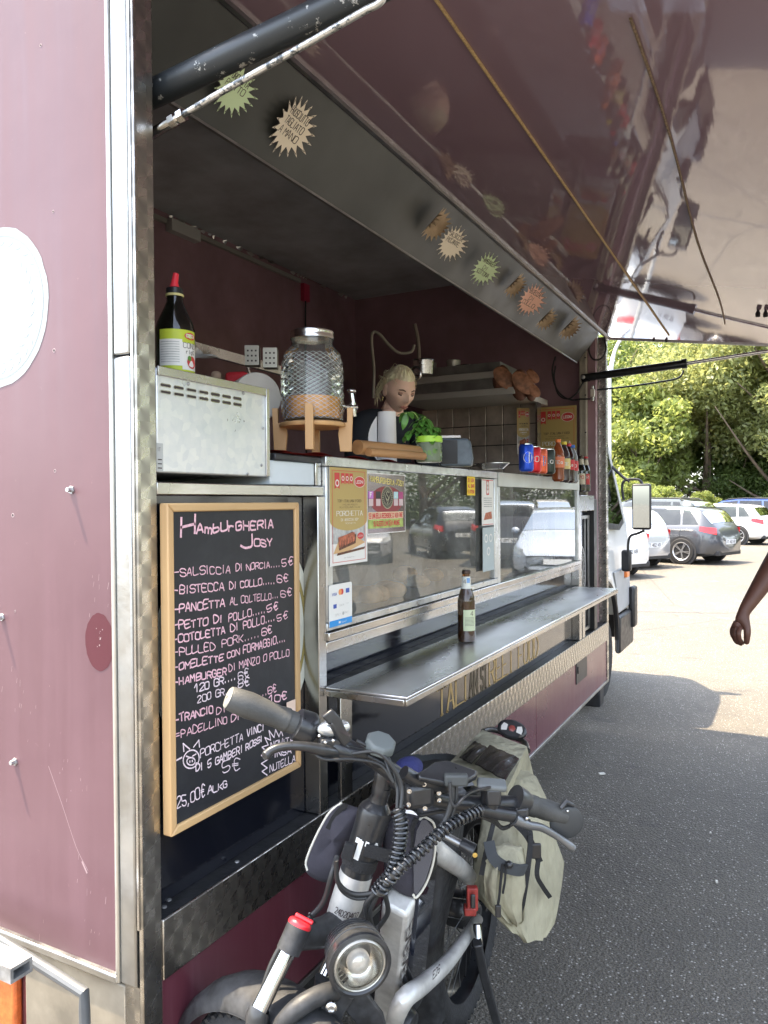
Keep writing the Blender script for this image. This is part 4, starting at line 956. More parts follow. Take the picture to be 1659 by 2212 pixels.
# white box with dark lid next to it
WB2 = thing('cool_box', (-.2, .53, 1.636), 'white metal box with a dark worktop between the metal oven and the glass case', 'box')
MB().use(mat('white_enamel', (.62, .70, .76), .35, var=.05)).box((-.38, .43, 1.636), (-.012, .625, 1.695)).build('body', parent=WB2, bevel=.003)
MB().use(STEEL).box((-.38, .626, 1.636), (-.008, .652, 1.712)).build('side_plate', parent=WB2, bevel=.002)
MB().use(DARKM).box((-.38, .442, 1.6955), (-.004, .65, 1.713)).build('worktop', parent=WB2, bevel=.004)
# red cloth
mt = MB().use(mat('red_mat', (.42, .02, .02), .85, bump=.6, bs=120)); r = random.Random(2)
mt.sheet(lambda a, b: (-.10+.105*a, .47+.72*b, 1.7195+.004*math.sin(b*23+a*3)*(.5+a*.5) + (0 if b > .28 else .0)), 6, 60); mt.sheet(lambda a, b: (-.10+.105*a, .47+.72*b, 1.7165), 1, 1)
mt.build('red_mat', label='crumpled red anti-slip mat along the top of the glass case', cat='mat')
# drinks dispenser on its wooden stand
DS = thing('dispenser_stand', (-.035, .655, 1.728), 'bamboo stand with four legs under the glass drinks dispenser', 'stand')
dc = Vector((-.035, .655, 0))
BAM = mat('bamboo', (.52, .31, .14), .5, var=.2, vs=12, stretch=(1, 1, .1), bump=.05)
MB().use(BAM).lathe([(0, 1.793), (.074, 1.793), (.076, 1.796), (.076, 1.802), (.073, 1.805), (0, 1.805)], 40, dc).build('disc', parent=DS)
for k, a in enumerate((-62, 28, 118, 208)):
    A = Matrix.Rotation(math.radians(a), 3, 'Z'); pr = [(.060, 1.8055), (.060, 1.79), (.058, 1.775), (.062, 1.728), (.088, 1.728), (.092, 1.845), (.0785, 1.845), (.0785, 1.8055)]
    g = MB().use(BAM); g.prism(pr, lambda p, q, h: dc + A @ Vector((p, h, 0)) + Vector((0, 0, q)), -.009, .009); g.build('leg', parent=DS, bevel=.001)
JG = glassm('jar_glass', (.95, .97, .96), 1.4, .10)
DJ = thing('drinks_dispenser', (-.035, .655, 1.806), 'ribbed glass drinks dispenser a third full of amber tea with a chrome tap', 'drinks dispenser')
def diamond(z0, z1, r, n=13, rows=8, amp=.0045):
    prof = []; rings = []
    for j in range(rows*2+1):
        z = z0+(z1-z0)*j/(rows*2); t_ = (z-z0)/(z1-z0); rad = r*(1-.10*max(0, t_-.72)/.28*1.0*(max(0, t_-.72)/.28)) * (1-.05*max(0, .1-t_)/.1)
        ring = []
        for k in range(n*2):
            bump_ = amp if (k+j) % 2 == 0 else -amp*.4
            a = PI*k/n; ring.append(dc+Vector(((rad+bump_)*math.cos(a), (rad+bump_)*math.sin(a), z)))
        rings.append(ring)
    return rings
R_j = .0655; jb = MB().use(JG)
rings = diamond(1.812, 1.985, R_j)
mk = lambda r_, z: [dc+Vector((r_*math.cos(PI*k/13), r_*math.sin(PI*k/13), z)) for k in range(26)]
jb.ring([mk(.001, 1.807), mk(.055, 1.807)] + rings + [mk(.052, 2.004), mk(.0455, 2.014), mk(.0455, 2.036)], cap0=False, cap1=False)
jb.build('jar', parent=DJ, smooth=12)
rdg = MB().use(mat('glass_edge_glint', (.85, .88, .88), .15, alpha=.55))  # pale tubes along facet edges; their whiteness stands in for cut-glass glints
for k in range(26):
    for s_ in (1, -1):
        pts = []
        for j in range(17):
            z = 1.812+(1.985-1.812)*j/16; t_ = j/16; rad = R_j*(1-.10*(max(0, t_-.72)/.28)**2)*(1-.05*max(0, .1-t_)/.1)+(.0018 if (k+j) % 2 else .0018); a = PI*(k+s_*j)/13; pts.append(dc+Vector((rad*math.cos(a), rad*math.sin(a), z)))
        rdg.tube(pts, .00055, 4)
rdg.build('facet_edge_glints', parent=DJ, kind='stuff')
for i, (u, v_, s_) in enumerate(((940, 822, .05), (985, 835, .04))): MB().use(HSM0).lathe([(0, 0), (s_, 0), (s_*1.15, .05), (s_*1.2, .05), (s_, .055)], 24, Vector((-.98+.18*i, 3.46, 2.4415))).build('metal_bowl', label=['wide metal bowl on top of the extractor hood, left of the stock pot', 'smaller metal bowl on the hood beside the stock pot'][i], cat='bowl')
tea = bpy.data.materials.new('tea'); tea.use_nodes = True; b = tea.node_tree.nodes['Principled BSDF']; b.inputs['Transmission Weight'].default_value = .0; b.inputs['Base Color'].default_value = (.78, .33, .06, 1); b.inputs['IOR'].default_value = 1.2; b.inputs['Roughness'].default_value = .1
MB().use(tea).lathe([(0, 1.8165), (.0612, 1.8165), (.0612, 1.872), (0, 1.872)], 48, dc).build('tea', parent=DJ)
MB().use(mat('lid_silver', (.62, .6, .56), .22, 1.)).lathe([(.0, 2.051), (.044, 2.051), (.0475, 2.049), (.0485, 2.044), (.0475, 2.041), (.0485, 2.037), (.0485, 2.0285), (.0465, 2.028), (.0462, 2.0375), (0, 2.0375)], 48, dc).build('lid', parent=DJ)
th = Vector((.62, .78, 0)).normalized(); tp = MB().use(ROD); c0 = dc+Vector((0, 0, 1.853)); M = frame(th)
tp.lathe([(.012, .062), (.013, .066), (.013, .072), (.006, .073), (.006, .085), (.009, .087), (.009, .104), (0, .104)], 18, c0, M); tp.tube([c0+th*.095+Vector((0, 0, .012)), c0+th*.095+Vector((0, 0, -.012)), c0+th*.097+Vector((0, 0, -.026))], [.0075, .008, .006], 12)
tp.tube([c0+th*.095+Vector((0, 0, .012)), c0+th*.092+Vector((0, 0, .038))], .005, 10); tp.ell(c0+th*.092+Vector((0, 0, .044)), (.011, .011, .008)); tp.build('tap', parent=DJ)
# generic lathe bottles
def bottle(name, c, prof, m, label, cat, H, parts=(), group=None, n=28):
    """prof: list of (r,z) ; parts: (name, material, prof)"""
    E_ = thing(name, c, label, cat, group); c = Vector(c)
    MB().use(m).lathe(prof, n, c).build('body', parent=E_)
    for nm, mm, pr in parts: MB().use(mm).lathe(pr, n, c).build(nm, parent=E_)
    return E_
DGL = lambda n, c: (MATS.get(n) or _dgl(n, c))
def _dgl(n, c):
    m = mat(n, c, .06, trans=.85, ior=1.45, coat=.5); return m
DS.scale = (1.18, 1.18, 1); DJ.scale = (1.22, 1.22, 1)
# beer bottle on the shelf
bc = Vector((.1, 1.413, 1.1015)); amber = DGL('amber_glass', (.20, .075, .015))
BP = [(0, .004), (.024, .0), (.0305, .004), (.031, .012), (.031, .142), (.030, .152), (.024, .172), (.0165, .192), (.0142, .206), (.0128, .236), (.0135, .240), (.0135, .246)]
E_ = bottle('beer_bottle', bc, BP, amber, 'brown beer bottle with a cream label standing on the serving shelf', 'beer bottle', .25, parts=(('cap', mat('cap_dark', (.05, .03, .02), .35, .6), [(.0152, .238), (.0155, .246), (.013, .251), (0, .252)]),
    ('neck_foil', mat('neck_white', (.66, .68, .62), .45), [(.0185, .187), (.0158, .203), (.0142, .228), (.0136, .229)]), ('beer', mat('beer_dark', (.06, .018, .006), .2), [(0, .006), (.027, .008), (.0275, .135), (.012, .19), (0, .19)])))
lb = MB().use(mat('label_green', (.55, .62, .42), .5)); Rb = .0315
def cyl(c, R, a, z): return c+Vector((R*math.cos(a), R*math.sin(a), z))
ang0 = math.atan2(CAM_LOC.y-bc.y, CAM_LOC.x-bc.x)
def wrap(mb, c, R, a0, a1, z0, z1, n=12): mb.sheet(lambda p, q: cyl(c, R, a0+(a1-a0)*p, z0+(z1-z0)*q), n, 1)
wrap(lb, bc, Rb, ang0-.35, ang0+1.25, .042, .115); lb.use(INK)
plb = lambda a, b, h=0: cyl(bc, Rb+h, ang0-.35+a/Rb, b)
text(lb, plb, '4', .026, .094, .016, .0004, w=.0016)
for k in range(7): stroke(lb, plb, [(.006+i*.005, .088-.0045*k) for i in range(8)], .0011, .0003)
lb.build('label', parent=E_)
lb = MB().use(INK); text(lb, lambda a, b, h=0: cyl(bc, .0165+h, ang0-.6+a/.016, b), '4', 0, .205, .014, .0008, w=.0013); lb.use(mat('print_sky', (.2, .35, .6), .5)); wrap(lb, bc, .0162, ang0+.1, ang0+.9, .207, .224); lb.build('neck_print', parent=E_)

# oil bottle on the oven
oc = Vector((-.12, .226, 1.8645)); dark = DGL('dark_bottle', (.02, .025, .018))
E_ = bottle('oil_bottle', oc, [(0, 0), (.040, 0), (.043, .005), (.043, .115), (.040, .130), (.024, .165), (.0185, .178), (.0175, .196), (0, .196)], dark, 'tall dark oil bottle with a yellow-green label and red pourer on top of the oven', 'bottle', .25,
    parts=(('collar', mat('collar_yellow', (.6, .55, .25), .5), [(.0195, .190), (.0205, .192), (.0205, .195), (.0185, .196)]), ('cap', BLACK, [(.0185, .1965), (.0185, .208), (.016, .210), (0, .211)])))
MB().use(mat('pourer_red', (.75, .04, .06), .4)).tube([oc+Vector((0, 0, .208)), oc+Vector((0, 0, .222)), oc+Vector((.001, .004, .243))], [.012, .008, .0065], 12).build('pourer', parent=E_)
a0 = math.atan2(CAM_LOC.y-oc.y, CAM_LOC.x-oc.x); lb = MB(); lime = mat('label_lime', (.5, .6, .05), .5)
lb.use(lime); wrap(lb, oc, .0436, a0-.85, a0+1.3, .004, .11, 16); lb.use(PW); wrap(lb, oc, .0440, a0-.85, a0+.35, .03, .088); wrap(lb, oc, .0440, a0+.35, a0+1.3, .022, .082)
pb = lambda a, b, h=0: cyl(oc, .0442+h, a0-.85+a/.0442, b)
lb.use(PGREY); [stroke(lb, pb, [(.004+i*.006, .082-.0055*k) for i in range(8)], .0016, .0003) for k in range(9)]
lb.use(RED); disc(lb, type('q', (), {'__call__': lambda s, a, b, h=0: pb(a, b, h)})(), .074, .097, .016, .0006, 16, .008); disc(lb, pb, .078, .04, .014, .0006, 12, .014); lb.use(INK); text(lb, pb, 'Cond', .055, .07, .012, .0008, w=.001); text(lb, pb, 'rigo', .062, .058, .008, .0008, w=.001)
lb.use(PW); text(lb, pb, 'COSTA', .062, .094, .007, .001, w=.0013, width=.024); lb.use(mat('leaf_print', (.1, .25, .05), .5)); disc(lb, pb, .071, .048, .006, .0008, 8)
lb.build('label', parent=E_)
pbm = mat('plastic_bag', (.55, .56, .55), .3, alpha=.55); bgm = MB().use(pbm); r = random.Random(9); cc = at(2.0, 445, 740)
bgm.sheet(lambda a, b: cc+Vector((-.05+.03*math.sin(5*a+b*3), (a-.5)*.15, (.5-b)*.045*(1-.5*a)-.02*a+.01*math.sin(9*a)*math.cos(7*b))), 14, 7); bgm.build('plastic_bag', label='crumpled clear plastic bag behind the oil bottle', cat='bag')
# bits on and behind the oven
def simple(name, mb, label, cat, group=None, **k): return mb.build(name, label=label, cat=cat, group=group, **k)
q = at(2.15, 565, 860); g = MB().use(mat('paper_roll', (.55, .52, .47), .9, var=.08)); M = frame((-.8, .6, 0)); g.lathe([(.012, -.10), (.066, -.10), (.068, -.095), (.068, .10), (.012, .10)], 40, q+Vector((-.07, .03, 0)), M); simple('paper_roll', g, 'big cream kitchen paper roll hanging between the oven and the drinks dispenser', 'paper roll')
g = MB().use(STEEL); a, b = at(2.6, 400, 745), at(3.2, 620, 805); g.bar([a, b], .035, .02, (0, 0, 1)); g.tube([a+(b-a)*.55, a+(b-a)*.60+Vector((.02, 0, -.12))], .006); simple('wall_rail', g, 'steel rail across the inside behind the oven and dispenser', 'rail')
for u, v_ in ((546, 770), (585, 775)):
    g = MB().use(mat('grater_steel', (.5, .48, .42), .4, .7)); c = at(2.75, u, v_); g.obox(c, (.05, .05, .07), rotm('Z', 30)); g.use(INK)
    for i in range(3):
        for j in range(3): g.obox(c+rotm('Z', 30) @ Vector((-.014+.014*i, -.0255, -.02+.018*j)), (.006, .002, .006), rotm('Z', 30))
    simple('grater', g, 'small square grater hanging on the inner rail, %s' % ('left one' if u < 560 else 'nearest the dispenser'), 'grater', bevel=0, smooth=0)
g = MB().use(mat('red_box', (.5, .03, .04), .5)); c = at(2.3, 520, 822); g.obox(c, (.07, .10, .04), rotm('Z', 20)); simple('spice_box', g, 'red box lying behind the oven beside the paper roll', 'box', bevel=.012)
g = MB().use(mat('tan_box', (.42, .3, .22), .7)); c = at(2.3, 470, 818); g.obox(c, (.03, .11, .03), rotm('Z', 35)); simple('wrapped_bread', g, 'tan wrapped packet behind the oven, left of the red box', 'packet', bevel=.01)
# rolling pins
woodr = mat('pin_wood', (.42, .23, .10), .5, var=.35, vs=14, stretch=(1, .1, 1), bump=.1)
a, b = at(2.17, 772, 968), at(2.42, 902, 990)
off = Vector((0, 0, 0)); a.z = b.z = 1.748; g = MB().use(woodr); g.tube([a, b], .021, 18); simple('rolling_pin', g, 'thick wooden rolling pin lying on the case, upper of the pair', 'rolling pin', 'wooden rolling pins')
g = MB().use(woodr); g.tube([a+Vector((.03, .01, -.014)), b+Vector((.03, -.02, -.014))], .0125, 14); simple('rolling_pin', g, 'thin wooden rolling pin in front of the thick one', 'rolling pin', 'wooden rolling pins')
# paper towel roll with loose sheet
c = at(2.62, 836, 968); c.z = 1.725; g = thing('kitchen_roll', c, 'white kitchen paper roll standing upright in front of the woman', 'paper roll')
pw = mat('tissue', (.86, .85, .84), .95, bump=.1, bs=40); m = MB().use(pw); m.lathe([(.0, 0), (.034, 0), (.031, .175), (.012, .175), (.012, .16), (0, .16)], 28, c); m.build('roll', parent=g)
m = MB().use(pw); s0 = c-CR*.034; m.sheet(lambda p, q_: c - CR*(.034+.030*p*math.sin(PI*min(1, q_*1.02))**.8) - _F0*(.006*p+.01) + Vector((0, 0, .01+.15*q_)), 4, 10); m.build('loose_sheet', parent=g)
MB().use(mat('cardboard', (.45, .28, .18), .8)).lathe([(.012, .1755), (.015, .176), (.015, .181), (.011, .181)], 20, c).build('core', parent=g)
# green jar with basil
c = at(2.45, 927, 1000); c.z = 1.718
g = thing('basil_jar', c, 'clear patterned jar with a lime green rim holding basil sprigs', 'jar'); jm = mat('jar_clear', (.42, .52, .36), .15, trans=.6, ior=1.2)
MB().use(jm).lathe([(0, 0), (.038, 0), (.041, .004), (.041, .062), (.037, .062), (.037, .006), (0, .006)], 30, c).build('jar', parent=g)
MB().use(mat('lime_rim', (.38, .68, .06), .4)).lathe([(.0415, .0625), (.043, .064), (.043, .082), (.039, .083), (.038, .064)], 30, c).build('rim', parent=g)
m = MB(); r = random.Random(12); cols = [mat('dot_%d' % i, k, .4) for i, k in enumerate(((.12, .24, .05), (.5, .6, .55), (.42, .58, .05), (.2, .35, .1)))]
for k in range(46):
    a = r.uniform(0, 2*PI); z = r.uniform(.01, .053); rr = r.choice((.003, .005, .007)); m.use(r.choice(cols)); f_ = (lambda a, z: (lambda p, q_, h=0: cyl(c, .0414+h, a+p/.041, z+q_)))(a, z)
    disc(m, f_, 0, 0, rr, .0003*(k % 4), 10, rr*1.25, None if r.random() < .6 else rr*.7)
m.build('dot_pattern', parent=g, smooth=0, kind='stuff')
leafm = mat('basil_leaf', (.09, .24, .04), .4, var=.4, vs=30, sub=.0)
def leaf(mb, base, d, L_, W_, droop=.5, up=(0, 0, 1)):
    d = Vector(d).normalized(); s_ = d.cross(Vector(up)).normalized(); n_ = s_.cross(d)
    def P(i, j):
        t_ = i/6; wv = W_*math.sin(PI*min(1, t_*.93+.05))**.8*(1 if t_ < 1 else 0)
        return Vector(base)+d*L_*t_ + Vector((0, 0, -droop*L_*t_*t_)) + s_*wv*j*.5 + n_*(abs(j)*W_*.12)
    vs = [P(i, j) for i in range(7) for j in (-1, 0, 1)]; fs = [(i*3+j, i*3+j+1, i*3+j+4, i*3+j+3) for i in range(6) for j in (0, 1)]
    mb.add(vs, fs)
stm = mat('basil_stem', (.25, .38, .10), .5)
top = c+Vector((0, 0, .083)); tips = [(-60, 885), (-52, 935), (-35, 915), (-25, 955), (-5, 925), (20, 940), (-15, 900), (8, 950)]
for k, (du, vv) in enumerate(tips):
    tip = at(2.43, 927+du*.9, vv+8); md = top+(tip-top)*.5+Vector((0, 0, .03)); s_ = MB().use(stm); pts = bz([top-Vector((0, 0, .05)), md, tip], 5); s_.tube(pts, .0018, 6); s_.build('stem', parent=g)
    for i in range(9):
        q = pts[min(len(pts)-1, 4+i % (len(pts)-4))]; lf = MB().use(leafm); a = r.uniform(0, 2*PI); leaf(lf, q, (math.cos(a), math.sin(a), r.uniform(-.6, .3)), r.uniform(.022, .042), r.uniform(.014, .024), r.uniform(.2, .9)); lf.build('leaf', parent=g)
lf = MB().use(leafm); q = at(2.43, 880, 890); leaf(lf, q, CR*-.3+Vector((0, 0, -1)), .055, .022, .1, up=_F0); lf.build('leaf', parent=g)
# napkin dispenser
c = at(2.75, 990, 1015); c.z = 1.718; g = thing('napkin_dispenser', c, 'dark blue-grey rounded plastic dispenser beside the basil jar', 'dispenser'); Mz = rotm('Z', 20)
nb = mat('bluegrey_plastic', (.10, .13, .16), .4, var=.25, vs=20); m = MB().use(nb); m.prism([(-.065, 0), (.050, 0), (.054, .03), (.046, .085), (.036, .097), (-.06, .1)], lambda a, b, h: c+Mz @ Vector((a, h, b)), -.045, .05); m.build('body', parent=g, bevel=.008, bseg=3)
MB().use(BLACK).obox(c+Mz @ Vector((-.03, -.0465, .05)), (.06, .003, .085), Mz).build('front_slot', parent=g); MB().use(pw).obox(c+Mz @ Vector((-.025, -.03, .104)), (.07, .03, .008), Mz).build('napkin', parent=g)
# tray
c = at(3.05, 1063, 1012); c.z = 1.72; m = MB().use(STEEL); m.lathe([(0, 0), (.035, 0), (.055, .022), (.057, .022), (.057, .024), (.053, .023), (.034, .002), (0, .002)], 28, c, Matrix.Diagonal((1.3, .9, 1))); simple('steel_dish', m, 'shallow oval steel dish left of the drink cans', 'dish')
# cans and soft drinks (on top of the smaller case)
ZT = 1.7165
def can_(u, v_, d, m1, txt, lab, m2=None, H=.115, R=.031):
    c = at(d, u, v_); c.z = ZT; g = thing('drink_can', c, lab, 'drink can', 'drink cans on the glass case')
    MB().use(m1).lathe([(0, .003), (R*.75, 0), (R*.95, .006), (R, .012), (R, H-.012), (R*.86, H-.002)], 24, c).build('body', parent=g)
    MB().use(ROD).lathe([(R*.87, H-.0025), (R*.87, H), (R*.8, H), (R*.78, H-.004), (0, H-.004)], 24, c).build('lid', parent=g)
    a0 = math.atan2(CAM_LOC.y-c.y, CAM_LOC.x-c.x); m = MB()
    if m2: m.use(m2); disc(m, lambda a, b, h=0: cyl(c, R+.0004+h, a0+a/R, b), .008, H*.5, .02, 0, 14, .024)
    m.use(PW if txt != 'PE' else mat('print_navy')); text(m, lambda a, b, h=0: cyl(c, R+.0008+h, a0-.6+a/R, b), txt, 0, H*.42, H*.2, 0, w=.003, width=R*1.3)
    m.build('print', parent=g, smooth=0); return g
can_(1137, 1020, 3.22, mat('can_blue', (.02, .08, .55), .3, .5), 'PE', 'blue cola can, leftmost of the cans', PW)
can_(1154, 1020, 3.38, mat('can_red', (.55, .02, .03), .3, .5), 'Co', 'red cola can beside the blue one')
can_(1168, 1020, 3.50, mat('can_orange', (.68, .13, .06), .3, .5), 'A', 'orange-red can between the red can and the black can', mat('print_blue'))
can_(1185, 1022, 3.55, mat('can_black', (.03, .04, .035), .3, .5), 'La', 'dark can, rightmost of the cans')
def pet(u, v_, d, liquid, cap, labm, txt, lab, H=.205, R=.03):
    c = at(d, u, v_); c.z = ZT-.03; g = thing('soft_drink_bottle', c, lab, 'drink bottle', 'plastic drink bottles behind the cans')
    MB().use(liquid).lathe([(0, .004), (R*.7, 0), (R, .01), (R*.94, .05), (R, .065), (R, .12), (R*.9, .145), (R*.45, .178), (.011, .185), (.011, .192), (0, .192)], 24, c).build('body', parent=g)
    MB().use(cap).lathe([(.0135, .19), (.0135, .205), (0, .206)], 16, c).build('cap', parent=g)
    MB().use(labm).lathe([(R+.0006, .066), (R+.0008, .067), (R+.0008, .118), (R+.0006, .119)], 24, c).build('label', parent=g)
    a0 = math.atan2(CAM_LOC.y-c.y, CAM_LOC.x-c.x); m = MB().use(PW); text(m, lambda a, b, h=0: cyl(c, R+.0015+h, a0-.7+a/R, b), txt, 0, .085, .014, 0, w=.003, width=R*1.4); m.build('print', parent=g, smooth=0)
pet(1206, 1030, 3.72, mat('tea_liquid', (.35, .09, .03), .15, trans=.3), mat('cap_orange', (.8, .2, .04), .4), mat('lab_orange', (.75, .22, .1), .4), 'tea', 'peach tea bottle with an orange cap')
pet(1219, 1032, 3.88, mat('dark_liquid', (.06, .04, .04), .15, trans=.2), mat('cap_yellow', (.8, .65, .06), .4), mat('lab_yellow', (.75, .62, .25), .4), 'ice', 'dark drink bottle with a yellow cap')
pet(1229, 1033, 4.0, mat('cola_liquid', (.03, .01, .008), .12), mat('cap_red', (.6, .03, .04), .4), mat('lab_red', (.6, .03, .04), .4), 'Cola', 'cola bottle with a red cap and red label')
pet(1237, 1033, 4.12, mat('clear_liquid', (.4, .42, .44), .1, trans=.5), mat('cap_blue', (.03, .15, .6), .4), mat('lab_red'), 'Co', 'clear bottle with a blue cap, rightmost of the plastic bottles')
def beer(u, v_, y, lab, capm, labm, txt, H=.21, gl=None):
    c = on('y', y, u, v_); s_ = H/.25; g = thing('small_beer_bottle', c, lab, 'beer bottle', 'small beer bottles at the right end of the counter'); P_ = [(r_*s_, z*s_) for r_, z in BP]
    MB().use(gl or dark).lathe(P_, 24, c).build('body', parent=g); MB().use(capm).lathe([(.0152*s_, .236*s_), (.0155*s_, .246*s_), (0, .252*s_)], 16, c).build('cap', parent=g)
    MB().use(mat('neck_cream', (.6, .55, .42), .5)).lathe([(.0185*s_, .187*s_), (.0142*s_, .226*s_)], 16, c).build('neck_label', parent=g)
    a0 = math.atan2(CAM_LOC.y-c.y, CAM_LOC.x-c.x); m = MB().use(labm); wrap(m, c, .0316*s_, a0-.9, a0+.9, .05*s_, .125*s_); m.use(RED if labm is not RED else PW); text(m, lambda a, b, h=0: cyl(c, .0318*s_+h, a0-.6+a/.03, b), txt, 0, .09*s_, .018, .0004, w=.003, width=.034); m.build('label', parent=g, smooth=0)
MB().use(STEEL).box((-.30, 3.44, 1.60), (-.045, 3.93, 1.626)).build('end_counter', parent=TR)
MB().use(STEEL).box((-.30, 3.44, 1.20), (-.28, 3.93, 1.599)).build('end_counter', parent=TR)
beer(1228, 1048, 3.55, 'lager bottle with a pale cap, leftmost of the beer bottles', mat('cap_pale', (.5, .5, .55), .4, .5), mat('lab_brown', (.3, .2, .1), .5), 'BE', .185, amber)
beer(1243, 1060, 3.62, 'dark beer bottle standing behind the tallest beer bottle', mat('cap_dark'), PW, 'MO', .20)
beer(1256, 1062, 3.72, 'tallest dark beer bottle with an oval cream label', mat('cap_dark'), mat('lab_cream', (.68, .6, .45), .5), 'PO', .225)
beer(1266, 1062, 3.84, 'dark beer bottle with a red label, rightmost of the beer bottles', mat('cap_red'), RED, 'ER', .225)
# bread rolls in the case
bread = mat('bread', (.68, .42, .22), .75, var=.35, vs=14, bump=.25, bs=40); r = random.Random(31)
crust = [(730, 1310), (775, 1315), (755, 1290), (800, 1300), (835, 1270), (875, 1240), (850, 1290), (900, 1265), (935, 1262), (815, 1335), (770, 1345), (735, 1345)]
for k, (u, v_) in enumerate(crust):
    c = on('x', -.12-.05*(k % 3), u, v_); c.z = max(c.z, 1.285); M = rotm('Z', r.uniform(0, 180))
    g = MB().use(bread); g.ell(c, (r.uniform(.045, .06), r.uniform(.038, .048), r.uniform(.024, .032)), 16, 8, M)
    simple('bread_roll', g, ['bread roll at the far left of the case, above the card sticker', 'bread roll right of the card sticker, upper one', 'bread roll half behind the card sticker', 'bread roll between the two upper left rolls and the pile', 'bread roll on top of the pile, left one', 'bread roll on top of the pile, highest of all', 'bread roll in the middle of the pile', 'bread roll left of the beer bottle reflection', 'bread roll farthest right in the large case', 'bread roll lowest in the middle, by the bottom frame', 'bread roll lowest right of the card sticker', 'bread roll in the bottom left corner of the case'][k], 'bread roll', 'bread rolls in the glass case')

# ================================================================== kitchen inside, facing the rear
HD = thing('extractor_hood', (-.75, 3.3, 2.24), 'stainless extractor hood above the tiled splashback at the far end', 'hood')
yk = 3.32
hl, hr = on('y', yk, 882, 868), on('y', yk, 1112, 850); zt = on('y', yk, 1110, 845).z
HSM = mat('hood_steel', (.52, .51, .48), .45, .5); MB().use(HSM).box((-1.15, yk, 2.235), (hr.x, yk+.7, 2.275)).build('hood_edge', parent=HD, bevel=.003)
MB().use(mat('hood_dark', (.36, .37, .36), .35, .8, var=.3)).box((-1.12, yk+.03, 2.2755), (hr.x-.1, yk+.65, 2.44)).build('hood_body', parent=HD, bevel=.004)
MB().use(HSM).box((-1.13, yk-.002, 2.34), (hr.x-.1, yk+.028, 2.38)).build('hood_strip', parent=HD, bevel=.002)
PT = thing('stock_pot', (-.62, 3.5, 2.445), 'dented steel stock pot on top of the extractor hood', 'pot'); MB().use(STEEL).lathe([(0, 0), (.10, 0), (.105, .01), (.105, .085), (.108, .087), (.1, .087), (.1, .005), (0, .005)], 32, on('y', yk+.2, 1012, 822)-Vector((0, 0, .0))).build('body', parent=PT)
SPL = thing('splashback', (-.8, 4.0, 1.70), 'dark steel splashback of square tiles behind the cooking station', 'splashback')
tl = mat('tile_steel', (.56, .49, .42), .3, .6, var=.4, vs=5, bump=.08, bs=6); tz0, tz1 = 1.70, 2.24; tx0, tx1 = -1.20, hr.x-.01; nc, nr = 7, 4
MB().use(mat('grout_dark', (.05, .05, .05), .4, .5)).box((tx0, yk+.52, tz0), (tx1, yk+.54, tz1)).build('backing', parent=SPL)
for i in range(nc):
    for j in range(nr):
        a = tx0+(tx1-tx0)*i/nc; b = tz0+(tz1-tz0)*j/nr; MB().use(tl).box((a+.003, yk+.510, b+.003), (a+(tx1-tx0)/nc-.003, yk+.5195, b+(tz1-tz0)/nr-.003)).build('tile', parent=SPL, bevel=.002)
MB().use(STEEL).box((tx1, yk+.45, 1.70), (tx1+.012, yk+.53, 2.235)).build('edge_post', parent=SPL)
# meats hanging
mm = mat('cured_meat', (.16, .07, .045), .6, var=.5, vs=20, bump=.3, bs=30); mf = mat('meat_face', (.30, .14, .08), .5, var=.5, vs=26)
for k, (u, v_, s_) in enumerate(((1092, 820, 1.), (1075, 815, .8), (1132, 830, 1.), (1150, 815, .6), (1152, 845, .6))):
    c = on('y', yk+.05+.12*(k % 2), u, v_); g = MB().use(mm); g.ell(c+Vector((-.03*s_, .02, 0)), (.055*s_, .08*s_, .095*s_), 18, 10); g.use(mf); g.lathe([(0, .006), (.05*s_, .005), (.066*s_, 0), (.05*s_, -.02)], 24, c+Vector((.012, -.055*s_, 0)), frame((.35, -.9, 0)) @ Matrix.Diagonal((.75, 1.25, 1)))
    simple('cured_meat', g, ['large cut cured ham hanging by the hood corner', 'cured ham hanging behind the large one, left', 'cut cured ham hanging right of the hood corner', 'small dark salami, upper of the two at the right', 'small dark salami, lower of the two at the right'][k], 'meat', 'cured meats hanging at the far end')
# ladle and pan on hooks, hose
g = MB().use(STEEL); c = at(3.9, 897, 812); g.lathe([(0, 0), (.05, 0), (.055, .07), (.06, .075), (.05, .07), (.045, .01), (0, .01)], 24, c+Vector((0, .1, .02))); simple('hanging_pan', g, 'steel pan hanging above the woman', 'pan')
g = MB().use(STEEL); g.tube([c+Vector((.02+.035*math.cos(a), -.05, .0+.035*math.sin(a))) for a in [k*PI/10 for k in range(20)]], .006, 8, cyc=True); simple('strainer', g, 'round metal strainer hanging in front of the pan', 'strainer')
g = MB().use(mat('hose_grey', (.35, .33, .3), .5)); g.tube(bz([at(4.3, *k) for k in ((806, 860), (808, 800), (803, 740), (806, 718), (820, 722), (840, 745), (862, 762), (888, 760), (895, 745))], 6), .008, 8); simple('gas_hose', g, 'pale hose looping on the inner wall above the woman', 'hose')
g = MB().use(mat('pipe_dull', (.2, .17, .15), .5)); g.tube(bz([at(4.3, *k) for k in ((905, 800), (905, 760), (902, 728), (896, 700))], 5), .011, 8); simple('wall_pipe', g, 'dull upright pipe above the hanging pan', 'pipe')
